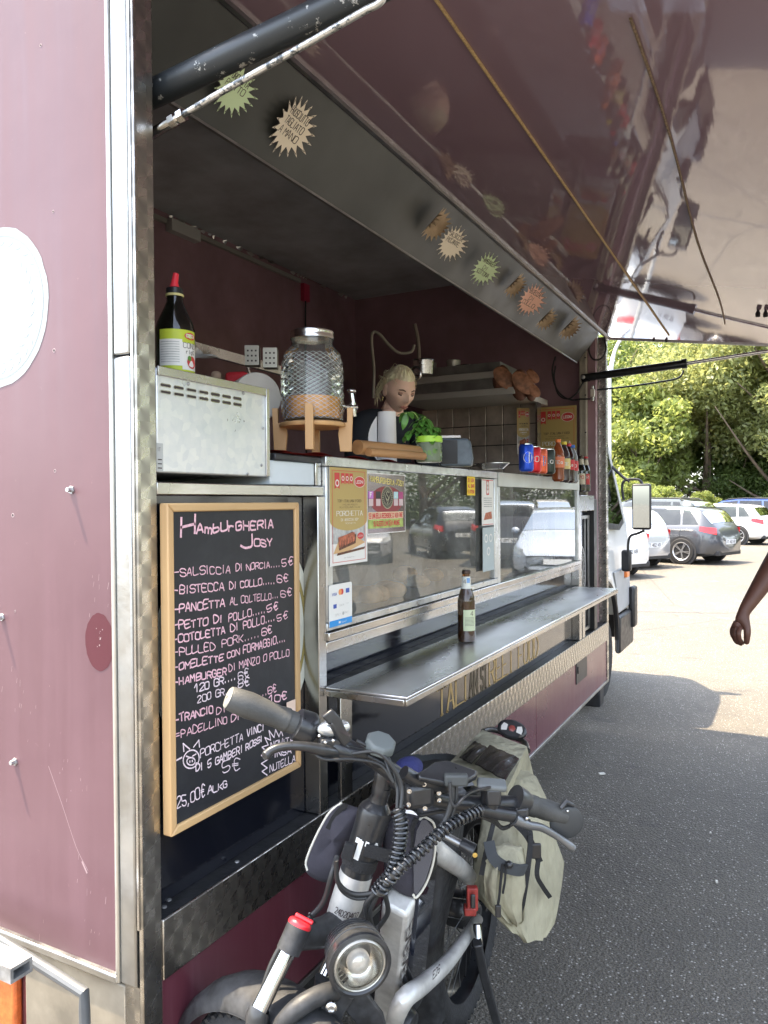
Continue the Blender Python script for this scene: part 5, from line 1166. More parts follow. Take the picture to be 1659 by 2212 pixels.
# posters standing at far end
pl = Plane(on('y', 4.09, 1158, 990), (1, 0, 0), (0, 0, 1)); W_ = on('y', 4.09, 1246, 985).x-pl.o.x; H_ = W_*1.9
pl.o.z = on('y', 4.09, 1158, 881).z-H_
PE_ = thing('ham_poster', pl.o+Vector((W_/2, 0, 0)), 'gold porchetta poster on the end wall above the drink bottles', 'poster'); leoni(pl, W_, H_, PE_)
pl = Plane(on('y', 3.8, 1117, 980), (.75, .3, 0), (0, 0, 1)); PE_ = thing('ham_poster', pl.o, 'pale narrow porchetta banner hanging from the hood corner', 'poster'); leoni(pl, .085, .30, PE_)
# counter behind the case
MB().use(STEEL).box((-1.93, 3.35, .67), (-.45, 4.15, 1.65)).build('cooking_counter', parent=TR, bevel=.004)
MB().use(DARKM).box((-1.94, .35, .67), (-1.45, 3.3, 1.62)).build('inner_counter', parent=TR, bevel=.004)
# ================================================================== cars
def lerp_curve(pts, x):
    if x <= pts[0][0]: return pts[0][1]
    for (a, b), (c, d) in zip(pts, pts[1:]):
        if x <= c: t = (x-a)/(c-a); return b+(d-b)*t
    return pts[-1][1]
def smooth_curve(pts, x, e=.06): return sum(lerp_curve(pts, x+k*e)*w_ for k, w_ in ((-1, .22), (-.5, .18), (0, .2), (.5, .18), (1, .22)))
TYPES = {
 'hatch': dict(L=4.3, W=.885, top=[(-2.15, .62), (-2.12, .86), (-1.98, 1.02), (-1.70, 1.37), (-1.3, 1.435), (-.3, 1.46), (.3, 1.40), (.62, 1.24), (1.02, .985), (1.7, .86), (2.05, .70), (2.15, .5)], belt=[(-2.1, .80), (-1.8, .97), (0, .92), (1.0, .90), (2.1, .68)], wb=(-1.32, 1.33), wr=.325, cab=(-1.86, .92)),
 'suv': dict(L=4.5, W=.91, top=[(-2.25, .75), (-2.22, .98), (-2.12, 1.12), (-1.92, 1.54), (-1.5, 1.62), (-.3, 1.65), (.4, 1.58), (.7, 1.42), (1.12, 1.12), (1.8, 1.02), (2.15, .85), (2.25, .6)], belt=[(-2.2, .92), (-1.9, 1.08), (0, 1.04), (1.1, 1.03), (2.2, .8)], wb=(-1.36, 1.38), wr=.35, cab=(-2.02, 1.05)),
 'mini': dict(L=3.6, W=.81, top=[(-1.8, .6), (-1.78, .88), (-1.70, .98), (-1.46, 1.36), (-1.0, 1.47), (-.2, 1.49), (.25, 1.42), (.5, 1.26), (.92, .99), (1.45, .90), (1.72, .72), (1.8, .5)], belt=[(-1.75, .82), (-1.5, .95), (0, .93), (.9, .92), (1.75, .66)], wb=(-1.12, 1.16), wr=.29, cab=(-1.6, .82)),
}
TAIL, CHROME, PLATE, TYRE = mat('tail_red', (.55, .02, .025), .15, coat=.8), mat('rim_silver', (.55, .55, .56), .3, .8), mat('plate_white', (.7, .71, .72), .4), mat('tyre', (.018, .018, .019), .85)
HEADL = mat('headlamp', (.6, .62, .63), .08, coat=1.); BUMPD = mat('bumper_dark', (.03, .03, .032), .6)
def section(T, x):
    L = T['L']/2; W = T['W']; top = smooth_curve(T['top'], x); belt = min(smooth_curve(T['belt'], x), top-.015)
    e = max(0, (abs(x)-(L-.55))/.55); w_ = W*(1-.34*e**2.6); zs = .20 + .10*e**3
    gh = max(0, top-belt-.02); wt = w_*(.94-.30*min(1, gh/.5)) if gh > .02 else w_*.86
    wt = w_*(.90-.19*min(1, gh/.42))
    edge = top-.045*min(1, .4+gh*2)
    return [(0, zs), (w_*.84, zs), (w_*.97, zs+.08), (w_, zs+.26), (w_*.995, belt-.16), (w_*.955, belt-.03), (w_*.935, belt), (wt+(w_*.935-wt)*.5, belt+(edge-belt)*.52), (wt, edge), (wt*.90, top-.012), (wt*.5, top), (0, top+.006)]
def spt(T, x, q, s=1):
    P = section(T, x); i = min(int(q), len(P)-2); f = q-i
    return Vector((x, s*(P[i][0]+(P[i+1][0]-P[i][0])*f), P[i][1]+(P[i+1][1]-P[i][1])*f))
def spz(T, x, z, s=1):
    P = section(T, x)
    for i in range(2, 8):
        if P[i][1] <= z <= P[i+1][1]: f = (z-P[i][1])/(P[i+1][1]-P[i][1]+1e-6); return Vector((x, s*(P[i][0]+(P[i+1][0]-P[i][0])*f), z))
    return Vector((x, s*P[2][0], z))
def make_car(kind, paintm, label, group, rim=0, taxi=False):
    T = TYPES[kind]; L = T['L']/2; root = empty('parked_car', (0, 0, 0), label, 'car', group)
    n = 56; xs = [-L+2*L*(.5-.5*math.cos(PI*i/n))*.0+ -L*0 + (-L+2*L*i/n) - (-L) - L*0 - 0 for i in range(n+1)]; xs = [-L+2*L*i/n for i in range(n+1)]
    b = MB().use(paintm); rings = []
    for x in xs:
        half = section(T, x); ring = [Vector((x, -y, z)) for y, z in half] + [Vector((x, y, z)) for y, z in reversed(half[1:-1])]; rings.append(ring)
    b.ring(rings); b.build('body', parent=root, local=True, smooth=38)
    def patch(f, name, m, nu=8, nv=4, off=.006):
        for s_ in (1, -1):
            q = MB().use(m); g = lambda a, c: f(a, c, s_)
            q.sheet(lambda a, c: g(a, c)+Vector((0, s_*off, off*.5)), nu, nv); q.build(name, parent=root, local=True, smooth=60)
    r0, f0 = T['cab']
    def win(xa, xb, xa2, xb2, name='side_window'): patch(lambda a, c, s_: spt(T, (xa+(xb-xa)*a)*(1-c)+(xa2+(xb2-xa2)*a)*c, 6.12+1.72*c, s_), name, CARGLASS)
    k = T['L']/4.3
    win(-.28*k, .88*k, -.28*k, .30*k); win(-1.25*k, -.34*k, -1.18*k, -.34*k)
    if kind != 'mini': win(-1.72*k, -1.31*k, -1.44*k, -1.25*k, 'quarter_window')
    def across(xa, xb, name, m, lo=8.3, off=.007):
        q = MB().use(m)
        def f(a, c):
            x = xa+(xb-xa)*c; s_ = 1 if a > .5 else -1; p = spt(T, x, 8.05+2.95*(1-abs(2*a-1)), s_); return p+Vector((math.copysign(off, -xa) if False else (-off if xb < 0 else off), 0, off))
        q.sheet(f, 14, 6); q.build(name, parent=root, local=True, smooth=60)
    across(-1.97*k, -1.74*k, 'rear_window', CARGLASS); across(.40*k, .98*k, 'windscreen', CARGLASS)
    zt = T['belt'][0][1]
    for s_ in (1, -1):
        q = MB().use(TAIL); q.sheet(lambda a, c: spz(T, -L+.06+.34*a, zt-.06+.10*a+(.16-.05*a)*c, s_)+Vector((-.008, s_*.008, 0)), 6, 3); q.build('tail_light', parent=root, local=True, smooth=60)
        q = MB().use(HEADL); q.sheet(lambda a, c: spz(T, L-.05-.45*a, .56+.10*a+(.12-.03*a)*c, s_)+Vector((.008, s_*.008, 0)), 6, 3); q.build('headlight', parent=root, local=True, smooth=60)
        q = MB().use(BLACK); q.tube([spt(T, .78*k, 6.2, s_), spt(T, .78*k, 6.2, s_)+Vector((0, s_*.06, .02))], .02, 6); q.use(paintm); q.ell(spt(T, .78*k, 6.3, s_)+Vector((0, s_*.12, .06)), (.06, .09, .07), 10, 6); q.build('door_mirror', parent=root, local=True)
        for i, x in enumerate((-.32*k,) if kind == 'mini' else (-.31*k, -1.27*k)):
            q = MB().use(BUMPD); q.tube([spz(T, x, .34+.1*j, s_)+Vector((0, s_*.002, 0)) for j in range(int((T['belt'][2][1]-.34)/.1)+1)], .006, 4); q.build('door_gap', parent=root, local=True)
        q = MB().use(CHROME); q.tube([spz(T, -.18*k-.0, T['belt'][2][1]-.12, s_)+Vector((0, s_*.01, 0)), spz(T, -.02*k, T['belt'][2][1]-.12, s_)+Vector((0, s_*.01, 0))], .014, 6); q.build('door_handle', parent=root, local=True)
        for x in T['wb']:
            wr = T['wr']; yy = T['W']-.01; c = Vector((x, s_*(yy-.1), wr)); M = frame((0, s_, 0))
            q = MB().use(BUMPD); q.lathe([(0, .0), (wr+.045, .0), (wr+.05, .112), (0, .112)], 30, c, M); q.build('wheel_arch', parent=root, local=True)
            q = MB().use(TYRE); q.lathe([(0, .02), (wr*.8, .04), (wr, .06), (wr, .11), (wr*.93, .132), (wr*.70, .135), (wr*.68, .115), (0, .114)], 34, c, M); wh = q.build('wheel', parent=root, local=True)
            q = MB().use(CHROME); q.lathe([(wr*.62, .118), (wr*.69, .136), (wr*.72, .132)], 34, c, M); q.lathe([(0, .128), (.04, .128), (.045, .118)], 12, c, M)
            for k5 in range(5 if rim == 0 else 7):
                a = 2*PI*k5/(5 if rim == 0 else 7)
                for d_ in ((-.10, .10) if rim == 0 else (0,)):
                    q.add([c+M @ Vector((r_*math.cos(a+d_+t_), r_*math.sin(a+d_+t_), .128 if r_ > .1 else .132)) for r_, t_ in ((.04, -.25), (wr*.67, -.045), (wr*.67, .045), (.04, .25))], [(0, 1, 2, 3)])
            q.build('rim', parent=wh, local=True, smooth=0)
    q = MB().use(BUMPD); q.box((-L+.02, -T['W']*.72, .22), (-L+.16, T['W']*.72, .34)); q.build('bumper_insert', parent=root, local=True, bevel=.02); q = MB().use(BUMPD); q.box((L-.18, -T['W']*.7, .22), (L-.03, T['W']*.7, .4)); q.build('bumper_insert', parent=root, local=True, bevel=.02)
    q = MB().use(PLATE); q.box((-L-.012, -.26, .50 if kind == 'hatch' else .62), (-L+.02, .26, .61 if kind == 'hatch' else .73)); npl = q.build('number_plate', parent=root, local=True)
    q = MB().use(INK); pp = Plane((-L-.0125, .22, .52 if kind == 'hatch' else .64), (0, -1, 0), (0, 0, 1)); text(q, pp, {'hatch': 'FT 482 KR', 'suv': 'GB 716 XN', 'mini': 'EK 305 TD'}[kind], 0, 0, .07, .001, w=.012, width=.44); q.build('plate_number', parent=npl, local=True, smooth=0)
    q = MB().use(PLATE); q.box((L-.03, -.26, .40), (L+.01, .26, .50)); q.build('number_plate', parent=root, local=True)
    if kind == 'suv':
        for s_ in (1, -1):
            q = MB().use(BUMPD); q.tube([spt(T, -1.6, 8.6, s_)]+[spt(T, x, 8.6, s_)+Vector((0, 0, .05)) for x in (-1.45, -.6, .1)]+[spt(T, .3, 8.6, s_)], .016, 6); q.build('roof_rail', parent=root, local=True)
    return root
def carpaint(n, c, metal=.3): return mat('car_'+n, c, .28, metal, coat=1., coatr=.03)
def put(root, x, y, ang):  # ang: heading angle (deg) of the nose measured from +x
    root.location = (x, y, 0); root.rotation_euler = (0, 0, math.radians(ang))
ROWG = 'cars parked in the row beyond the truck'
W1, SIL, GRY, DKG, BLU_, BLK = carpaint('white', (.70, .70, .69), 0), carpaint('silver', (.50, .50, .51), .5), carpaint('grey', (.075, .08, .09), .4), carpaint('dark', (.06, .07, .07), .3), carpaint('blue', (.025, .06, .25), .3), carpaint('black', (.02, .02, .024), .2)
CARS = [('hatch', W1, 'white car nearest behind the truck cab, partly hidden by its mirror', -3.63, 15.98, 150, 1),
 ('hatch', SIL, 'silver hatchback with tall red tail light between the white car and the grey hatchback', -3.56, 18.6, 150, 1),
 ('hatch', GRY, 'grey hatchback with star-spoke wheel in the parked row', -2.23, 20.45, 160, 0),
 ('suv', DKG, 'dark green SUV with roof rails behind the grey hatchback', -2.96, 23.9, 160, 0),
 ('hatch', W1, 'white hatchback with dark alloy wheel right of the grey one', -1.52, 29.8, 162, 1),
 ('suv', BLU_, 'blue SUV with roof rails at the right end of the visible row', -.9, 34.7, 162, 0)]
for kd, pm, lab, x, y, a, rm in CARS: put(make_car(kd, pm, lab, ROWG, rm), x, y, a)
OPG = 'cars on the open side of the car park'
for kd, pm, lab, x, y, a, rm in [('mini', BLK, 'small black hatchback parked across the lot, seen in the glass case reflection', 8.0, 20.0, 50, 0),
  ('hatch', SIL, 'silver car beside the small black hatchback across the lot', 9.6, 17.6, 242, 1), ('suv', BLK, 'black SUV parked across the lot beyond the man', 5.4, 18.4, 75, 0),
  ('hatch', carpaint('paleblue', (.45, .5, .58), .2), 'pale blue hatchback nearest on the open side of the lot', 3.2, 15.2, 258, 1), ('suv', W1, 'white SUV parked across the lot behind the black one', 5.9, 23.5, 250, 1), ('hatch', W1, 'white hatchback parked at the far right of the lot', 13.5, 15.5, 250, 1)]:
    put(make_car(kd, pm, lab, OPG, rm), x, y, a)

# ================================================================== trees
def leafmat(n, c, tr=.5):
    m = bpy.data.materials.new(n); m.use_nodes = True; nt = NT(m); o = m.node_tree.nodes['Material Output']; v = nt.coord()
    col = nt.ramp(nt.m('ADD', nt.m('MULTIPLY', nt.noise(v, .9, 3), .5), nt.m('MULTIPLY', nt.noise(v, 9., 2), .5)), [(.32, tuple(k*.6 for k in c)), (.68, tuple(min(1, k*1.5) for k in c))])
    nt.l.new(col, nt.b.inputs['Base Color']); nt.b.inputs['Roughness'].default_value = .42
    tl_ = nt.node('ShaderNodeBsdfTranslucent'); nt.l.new(nt.mix(.5, col, (c[0]*2.7, c[1]*2.4, c[2]*2.2)), tl_.inputs[0])
    mx = nt.node('ShaderNodeMixShader'); mx.inputs[0].default_value = tr; nt.l.new(nt.b.outputs[0], mx.inputs[1]); nt.l.new(tl_.outputs[0], mx.inputs[2]); nt.l.new(mx.outputs[0], o.inputs[0]); return m
LEAF = [leafmat('leaf_mid', (.16, .21, .06)), leafmat('leaf_yellow', (.19, .235, .07)), leafmat('leaf_olive', (.21, .24, .095)), leafmat('leaf_deep', (.11, .16, .05))]
BARK = mat('bark', (.13, .10, .075), .9, var=.4, vs=6, bump=.6, bs=14, stretch=(1, 1, .3))
def crown_mesh(seed, R, H, z0, nleaf, ls, mt):
    rg = np.random.default_rng(seed); nb = 34
    d = rg.normal(size=(nb, 3)); d /= np.linalg.norm(d, axis=1)[:, None]; q = rg.random(nb)**.45
    cc = d*q[:, None]*np.array([R, R, H/2])*.82; rad = rg.uniform(.22, .42, nb)*R
    ci = rg.integers(0, nb, nleaf); dd = rg.normal(size=(nleaf, 3)); dd /= np.linalg.norm(dd, axis=1)[:, None]
    p = cc[ci]+dd*(rad[ci]*rg.random(nleaf)**.38)[:, None]*np.array([1, 1, .75]); p[:, 2] += z0+H/2
    p = p[p[:, 2] > .3]; n = len(p)
    a = rg.normal(size=(n, 3)); a /= np.linalg.norm(a, axis=1)[:, None]; b = np.cross(a, rg.normal(size=(n, 3))); b /= np.linalg.norm(b, axis=1)[:, None]
    s = ls*rg.uniform(.6, 1.4, n)[:, None]
    v = np.stack([p-a*s, p+b*s*.42, p+a*s, p-b*s*.42], 1).reshape(-1, 3)
    me = bpy.data.meshes.new('crown'); me.vertices.add(len(v)); me.vertices.foreach_set('co', v.ravel()); me.loops.add(4*n); me.loops.foreach_set('vertex_index', np.arange(4*n, dtype=np.int32))
    me.polygons.add(n); me.polygons.foreach_set('loop_start', np.arange(0, 4*n, 4, dtype=np.int32)); me.update(calc_edges=True); me.materials.append(mt); return me
def trunk_mesh(seed, R, H, z0):
    r = random.Random(seed); m = MB().use(BARK); top = Vector((r.uniform(-.4, .4), r.uniform(-.4, .4), z0+H*.55)); pts = bz([(0, 0, 0), (r.uniform(-.1, .1), 0, z0*.6), (r.uniform(-.3, .3), .1, z0+H*.2), top], 4)
    m.tube(pts, [.19*R/3*(1-.75*i/len(pts)) for i in range(len(pts))], 9)
    for k in range(9):
        q = pts[4+k % (len(pts)-5)]; a = r.uniform(0, 2*PI); l = R*r.uniform(.5, .95); e = q+Vector((math.cos(a)*l, math.sin(a)*l, r.uniform(.1, .5)*H)); m.tube(bz([q, q+(e-q)*.5+Vector((0, 0, -.2)), e], 4), [.07*R/3*(1-.85*i/8) for i in range(9)], 6)
    xs = m.v; me = bpy.data.meshes.new('trunk'); me.from_pydata(xs, [], m.f); me.materials.append(BARK); me.polygons.foreach_set('use_smooth', [True]*len(m.f)); me.update(); return me
PROTO = [(crown_mesh(1, 3.3, 7.5, 1.2, 22000, .11, LEAF[0]), trunk_mesh(1, 3.3, 7.5, 1.6)), (crown_mesh(2, 3.0, 6.5, 1.0, 15000, .14, LEAF[1]), trunk_mesh(2, 3., 6.5, 1.0)),
         (crown_mesh(3, 3.8, 8.5, 1.0, 30000, .10, LEAF[2]), trunk_mesh(3, 3.8, 8.5, 1.4)), (crown_mesh(4, 3.2, 7.0, .4, 20000, .13, LEAF[3]), trunk_mesh(4, 3.2, 7., .8))]
def tree(k, x, y, s_, rz, label, group='trees along the far edge of the car park', cat='tree', name='tree'):
    t = empty(name, (x, y, 0), label, cat, group); t.rotation_euler = (0, 0, rz); t.scale = (s_, s_, s_)
    for nm, me in zip(('crown', 'trunk'), PROTO[k]): o = bpy.data.objects.new(nm, me); COL.objects.link(o); o.parent = t
r = random.Random(17)
spec = [(1, -6.5, 43, .95, 'yellow-green tree just right of the truck cab'), (2, -3.2, 46, 1.15, 'tall olive-green tree left of the middle of the row'), (2, 1.2, 45, 1.2, 'broad olive tree behind the grey hatchback'), (0, 4.8, 44, 1.1, 'mid-green tree behind the white hatchback'), (2, 9, 46, 1.2, 'tall olive tree beyond the blue SUV'),
        (0, -10.5, 46, 1.2, 'mid-green tree hidden mostly behind the truck'), (3, -1, 50, 1.4, 'dark tree filling the gap in the back row'), (3, 6, 51, 1.5, 'large dark tree in the back row right'), (3, -8, 52, 1.5, 'large dark tree in the back row left'), (0, 14, 44, 1.15, 'mid-green tree at the right corner of the lot'), (2, 19, 42, 1.2, 'olive tree past the right corner of the lot')]
for k, x, y, s_, lab in spec: tree(k, x, y, s_*1.28, r.uniform(0, 6), lab)
for i, (k, x, y, s_) in enumerate([(0, 24, 36, 1.2), (2, 25, 29, 1.2), (1, 25, 22, 1.1), (0, 26, 15, 1.2), (3, 25, 8, 1.2), (2, 26, 0, 1.2), (0, 25, -8, 1.1)]):
    tree(k, x, y, s_, r.uniform(0, 6), ['mid-green tree', 'olive tree', 'yellow-green tree', 'mid-green tree', 'dark tree', 'olive tree', 'mid-green tree'][i]+' on the open side of the lot, number %d from the far corner' % (i+1) if False else ['first', 'second', 'third', 'fourth', 'fifth', 'sixth', 'seventh'][i]+' tree from the far corner on the open side of the lot', 'trees on the open side of the car park')
for i, (x, y, s_) in enumerate([(-4.6, 38.5, .34), (-6.2, 39.5, .42), (-2.8, 40.5, .30)]): tree(1, x, y, s_, i*2., ['bright yellow-green bush right of the cab mirror', 'bright yellow-green bush behind the cab mirror', 'small yellow-green bush right of the other two'][i], 'bright bushes beyond the parked row', 'bush', 'bush')
for i, (x, y, s_) in enumerate([(1.5, 43, .5), (5, 43.5, .5), (9, 43, .5), (-9, 41, .45), (-1.5, 47, .7), (3.5, 48, .7), (7.5, 47.5, .7)]): tree(3, x, y, s_, i*1.7, ['dark bush behind the grey hatchback', 'dark bush behind the white hatchback', 'dark bush beyond the blue SUV', 'dark bush hidden behind the truck', 'large dark bush in the back, left of the middle trunk', 'large dark bush in the back, behind the grey hatchback', 'large dark bush in the back, right end'][i], 'dark bushes under the trees', 'bush', 'bush')
und = bpy.data.objects.new('undergrowth', crown_mesh(9, 1, 1, 0, 10, .1, LEAF[2])); rg = np.random.default_rng(4)
n = 42000; p = np.stack([rg.uniform(-16, 24, n), 45+rg.random(n)*7, rg.random(n)**1.2*4.2], 1); a = rg.normal(size=(n, 3)); a /= np.linalg.norm(a, axis=1)[:, None]; b = np.cross(a, rg.normal(size=(n, 3))); b /= np.linalg.norm(b, axis=1)[:, None]; s_ = rg.uniform(.09, .2, n)[:, None]
v = np.stack([p-a*s_, p+b*s_*.4, p+a*s_, p-b*s_*.4], 1).reshape(-1, 3); me = bpy.data.meshes.new('undergrowth'); me.from_pydata([tuple(k) for k in v], [], [(4*i, 4*i+1, 4*i+2, 4*i+3) for i in range(n)]); me.materials.append(LEAF[3]); und.data = me; COL.objects.link(und); tag(und, 'tangled undergrowth below the far trees', 'undergrowth', None, 'stuff')
# lamp post right of the truck
c = on('z', 0, 1318, 1320); lp = MB().use(mat('pole_grey', (.55, .56, .55), .5, .3)); c = at(11, 1317, 1090); c.z = 0
pts = [c, c+Vector((0, 0, 3.2)), at(11, 1320, 800), at(11, 1326, 765), at(11, 1340, 735), at(11, 1375, 700), at(11, 1440, 680)]; lp.tube(bz(pts, 5), [.03]*15+[.024]*(len(bz(pts, 5))-15), 12)
lp2 = empty('lamp_post', c, 'pale curved lamp post rising beside the truck cab', 'lamp post'); lp.build('post', parent=lp2); MB().use(mat('pole_grey')).ell(at(11, 1470, 676), (.3, .12, .06)).build('lamp_head', parent=lp2)
# ================================================================== people
def skin(name, V, Ed, Rd, m, parent=None, sub=2, label=None, cat=None, root=0):
    me = bpy.data.meshes.new(name); me.from_pydata([tuple(v) for v in V], Ed, []); me.materials.append(m); o = bpy.data.objects.new(name, me); COL.objects.link(o)
    md = o.modifiers.new('skin', 'SKIN'); md.use_smooth_shade = True; md.branch_smoothing = .3
    sv = me.skin_vertices[0].data
    for i, r_ in enumerate(Rd): sv[i].radius = (r_, r_) if isinstance(r_, (int, float)) else r_; sv[i].use_root = (i == root)
    s_ = o.modifiers.new('sub', 'SUBSURF'); s_.levels = sub; s_.render_levels = sub
    if parent is not None: o.parent = parent; o.matrix_parent_inverse = WM[parent.name].inverted()
    return tag(o, label, cat)
SKD = mat('skin_tan', (.10, .043, .028), .5, var=.12, vs=14, bump=.05, bs=160); SKF = mat('skin_fair', (.92, .62, .49), .5, var=.08, vs=10, sub=.05)
SHB = mat('shirt_black', (.02, .024, .035), .85, bump=.15, bs=20)
def head(c, fwd, tilt, m, scale=1., parent=None):
    """sculpted head, returns transform"""
    fwd = Vector(fwd).normalized(); side = Vector((0, 0, 1)).cross(fwd).normalized()
    M = Matrix((fwd, side, fwd.cross(side))).transposed(); M = M @ Matrix.Rotation(tilt, 3, 'Y')
    nu, nv = 48, 40; vs = []; T = lambda p: c + M @ (Vector(p)*scale)
    def surf(th, ph):  # th around (0=front), ph -pi/2..pi/2
        x = .095*math.cos(th)*math.cos(ph); y = .074*math.sin(th)*math.cos(ph); z = .112*math.sin(ph)
        if z < -.01: k = (-.01-z)/.10; x = x*(1-.10*k) if x > 0 else x*(1-.75*k); y *= 1-.33*k
        if x > 0:
            g = lambda y0, z0, sy, sz: math.exp(-((abs(y)-y0)/sy)**2-((z-z0)/sz)**2)
            x += .022*math.exp(-(y/.011)**2-((z+.022)/.016)**2) + .011*math.exp(-(y/.008)**2-((z-.005)/.022)**2)   # nose
            x -= .011*g(.030, .012, .016, .012); x += .006*g(.030, .032, .025, .010)                                 # sockets, brow
            x += .007*math.exp(-(y/.020)**2-((z+.055)/.007)**2) - .004*math.exp(-(y/.02)**2-((z+.067)/.005)**2)       # lips
            x += .010*math.exp(-(y/.02)**2-((z+.092)/.016)**2); x += .005*g(.045, -.02, .018, .02)                   # chin, cheek
            x -= .004*math.exp(-(y/.03)**2-((z-.0)/.5)**2)*0
        return x, y, z
    for j in range(nv+1):
        for i in range(nu): vs.append(T(surf(2*PI*i/nu, -PI/2+PI*j/nv)))
    fs = [(j*nu+i, j*nu+(i+1) % nu, (j+1)*nu+(i+1) % nu, (j+1)*nu+i) for j in range(nv) for i in range(nu)]
    return vs, fs, T, M, surf
WO = empty('person', (-.62, 2.30, .66), 'woman with pulled-back blonde hair and black top looking down behind the counter', 'person')
hc = at(3.62, 862, 843); fdir = Vector((.80, -.52, 0)); vs, fs, T, M, surf = head(hc, fdir, math.radians(28), SKF, .94)
# torso, neck, arms as one body
def wp(u, v, d): return at(d, u, v)
nk = T((-.018, 0, -.10)); ch = nk+Vector((-.05, .03, -.14)); bl = nk+Vector((-.06, .06, -.45)); hp = nk+Vector((-.05, .06, -.62))
lat = Vector((.52, .80, 0)).normalized(); shl, shr = nk+lat*-.17+Vector((-.02, .0, -.085)), nk+lat*.17+Vector((-.02, 0, -.085))
V = [hp, bl, ch, nk, T((-.012, 0, -.045)), shl, shl+lat*-.04+Vector((.04, -.02, -.27)), shl+lat*.02+Vector((.27, -.10, -.30)), shr, shr+lat*.03+Vector((.04, -.02, -.27)), shr+Vector((.25, -.16, -.30))]
body = skin('body', V[:5]+[nk+Vector((.002, 0, .01))], [(0, 1), (1, 2), (2, 3), (3, 5), (5, 4)], [.13, .12, .11, .055, .047, .05], SKF, WO)
shirt = skin('shirt', [hp, bl, ch, nk+Vector((-.01, .01, -.045)), shl, V[6], shr, V[9]], [(0, 1), (1, 2), (2, 3), (3, 4), (4, 5), (3, 6), (6, 7)], [(.17, .13), (.165, .125), (.165, .12), (.085, .075), .072, .058, .072, .058], SHB, WO)
for a, b, nm in ((V[6], V[7], 0), (V[9], V[10], 1)):
    d = (b-a); hv = [a, a+d*.5, b]+[b+d.normalized()*.06]; ed = [(0, 1), (1, 2), (2, 3)]; rd = [.045, .038, .026, (.032, .018)]; w0 = b+d.normalized()*.06
    for k in range(4): f0_ = len(hv); o_ = lat*(.018*(k-1.5)); hv += [w0+o_+d.normalized()*.04, w0+o_+d.normalized()*.065+Vector((0, 0, -.02)), w0+o_+d.normalized()*.07+Vector((0, 0, -.04))]; ed += [(3, f0_), (f0_, f0_+1), (f0_+1, f0_+2)]; rd += [.009, .008, .007]
    skin('forearm', hv, ed, rd, SKF, WO)
hd = MB().use(SKF); hd.add(vs, fs); hd.build('head', parent=WO, smooth=80)
for s_ in (1, -1):
    e_ = MB().use(SKF); e_.ell(T((-.008, s_*.073, -.006)), (.018, .007, .030), 12, 8, M @ rotm('Z', s_*-15)); e_.build('ear', parent=WO)
    b_ = MB().use(mat('brow_brown', (.07, .035, .02), .8)); b_.tube([T((surf_x+.0035, s_*y, z)) for surf_x, y, z in ((.0875, .016, .026), (.085, .030, .032), (.074, .047, .028))], [.0025, .003, .0018], 6); b_.build('eyebrow', parent=WO)
    l_ = MB().use(mat('eyelid', (.42, .25, .19), .6)); l_.ell(T((.0735, s_*.031, .010)), (.010, .0145, .0085), 14, 8, M); l_.build('eyelid', parent=WO)
    l_ = MB().use(mat('lash_dark', (.025, .02, .02), .7)); l_.tube([T((.0755, s_*.017, .0045)), T((.084, s_*.031, .0015)), T((.074, s_*.046, .005))], [.0012, .0022, .0015], 6); l_.build('eyelash', parent=WO)
l_ = MB().use(mat('lip_pink', (.50, .22, .18), .45)); l_.tube([T((.0850, -.023, -.056)), T((.0955, -.009, -.0525)), T((.0962, 0, -.0535)), T((.0955, .009, -.0525)), T((.0850, .023, -.056))], [.001, .004, .0045, .004, .001], 8); l_.tube([T((.0850, -.021, -.058)), T((.0945, 0, -.0625)), T((.0850, .021, -.058))], [.001, .005, .001], 8); l_.build('lips', parent=WO)
HAIR = mat('hair_blonde', (.90, .74, .52), .45, var=.3, vs=40, bump=.5, bs=120, stretch=(1, 1, .3))
hr_ = MB().use(HAIR); nu, nv = 60, 30; hv = []
for j in range(nv+1):
    for i in range(nu):
        th, ph = 2*PI*i/nu, -PI*.30+PI*.80*j/nv; x, y, z = surf(th, ph); f_ = 1.10+.02*math.sin(th*17+j*.4)+.012*math.sin(th*41)
        front = math.cos(th); lim = .052-.075*max(0, -front+.12)/1.1*1.6
        if front > -.15: lim = .070 - .045*(1-min(1, max(0, (front+.15)/.5)))
        p = Vector((x*f_-.004, y*f_, z*f_+.002)); 
        if z < lim: p = Vector((x*.97, y*.97, z))
        hv.append(T(p))
hr_.add(hv, [(j*nu+i, j*nu+(i+1) % nu, (j+1)*nu+(i+1) % nu, (j+1)*nu+i) for j in range(nv) for i in range(nu)]); 
hr_.ell(T((-.088, .0, .0)), (.045, .05, .05), 14, 10, M); hr_.build('hair', parent=WO, smooth=60)
r = random.Random(6); st_ = MB().use(HAIR)
for k in range(150):
    a = r.uniform(.55, 2*PI-.55); x, y, z = surf(a, r.uniform(.35, 1.25)); p0 = Vector((x*1.1, y*1.1, z*1.1)); p2 = Vector((-.10+r.uniform(-.03, .03), r.uniform(-.04, .04), r.uniform(-.03, .03))); p1 = (p0+p2)/2+p0.normalized()*r.uniform(.02, .045)
    st_.tube([T(q) for q in bz([p0, p1, p2], 4)], .0011, 3)
for k in range(60):
    s_ = 1 if k % 2 else -1; p0 = Vector((r.uniform(-.06, -.01), s_*.078, r.uniform(.0, .05))); st_.tube([T(q) for q in bz([p0, p0+Vector((-.02, s_*.008, -.05)), p0+Vector((-.02+r.uniform(-.03, .01), s_*r.uniform(-.01, .01), -.10+r.uniform(-.03, .02)))], 4)], [.0012]*8+[.0004], 3)
st_.build('hair_strands', parent=WO, kind='stuff')
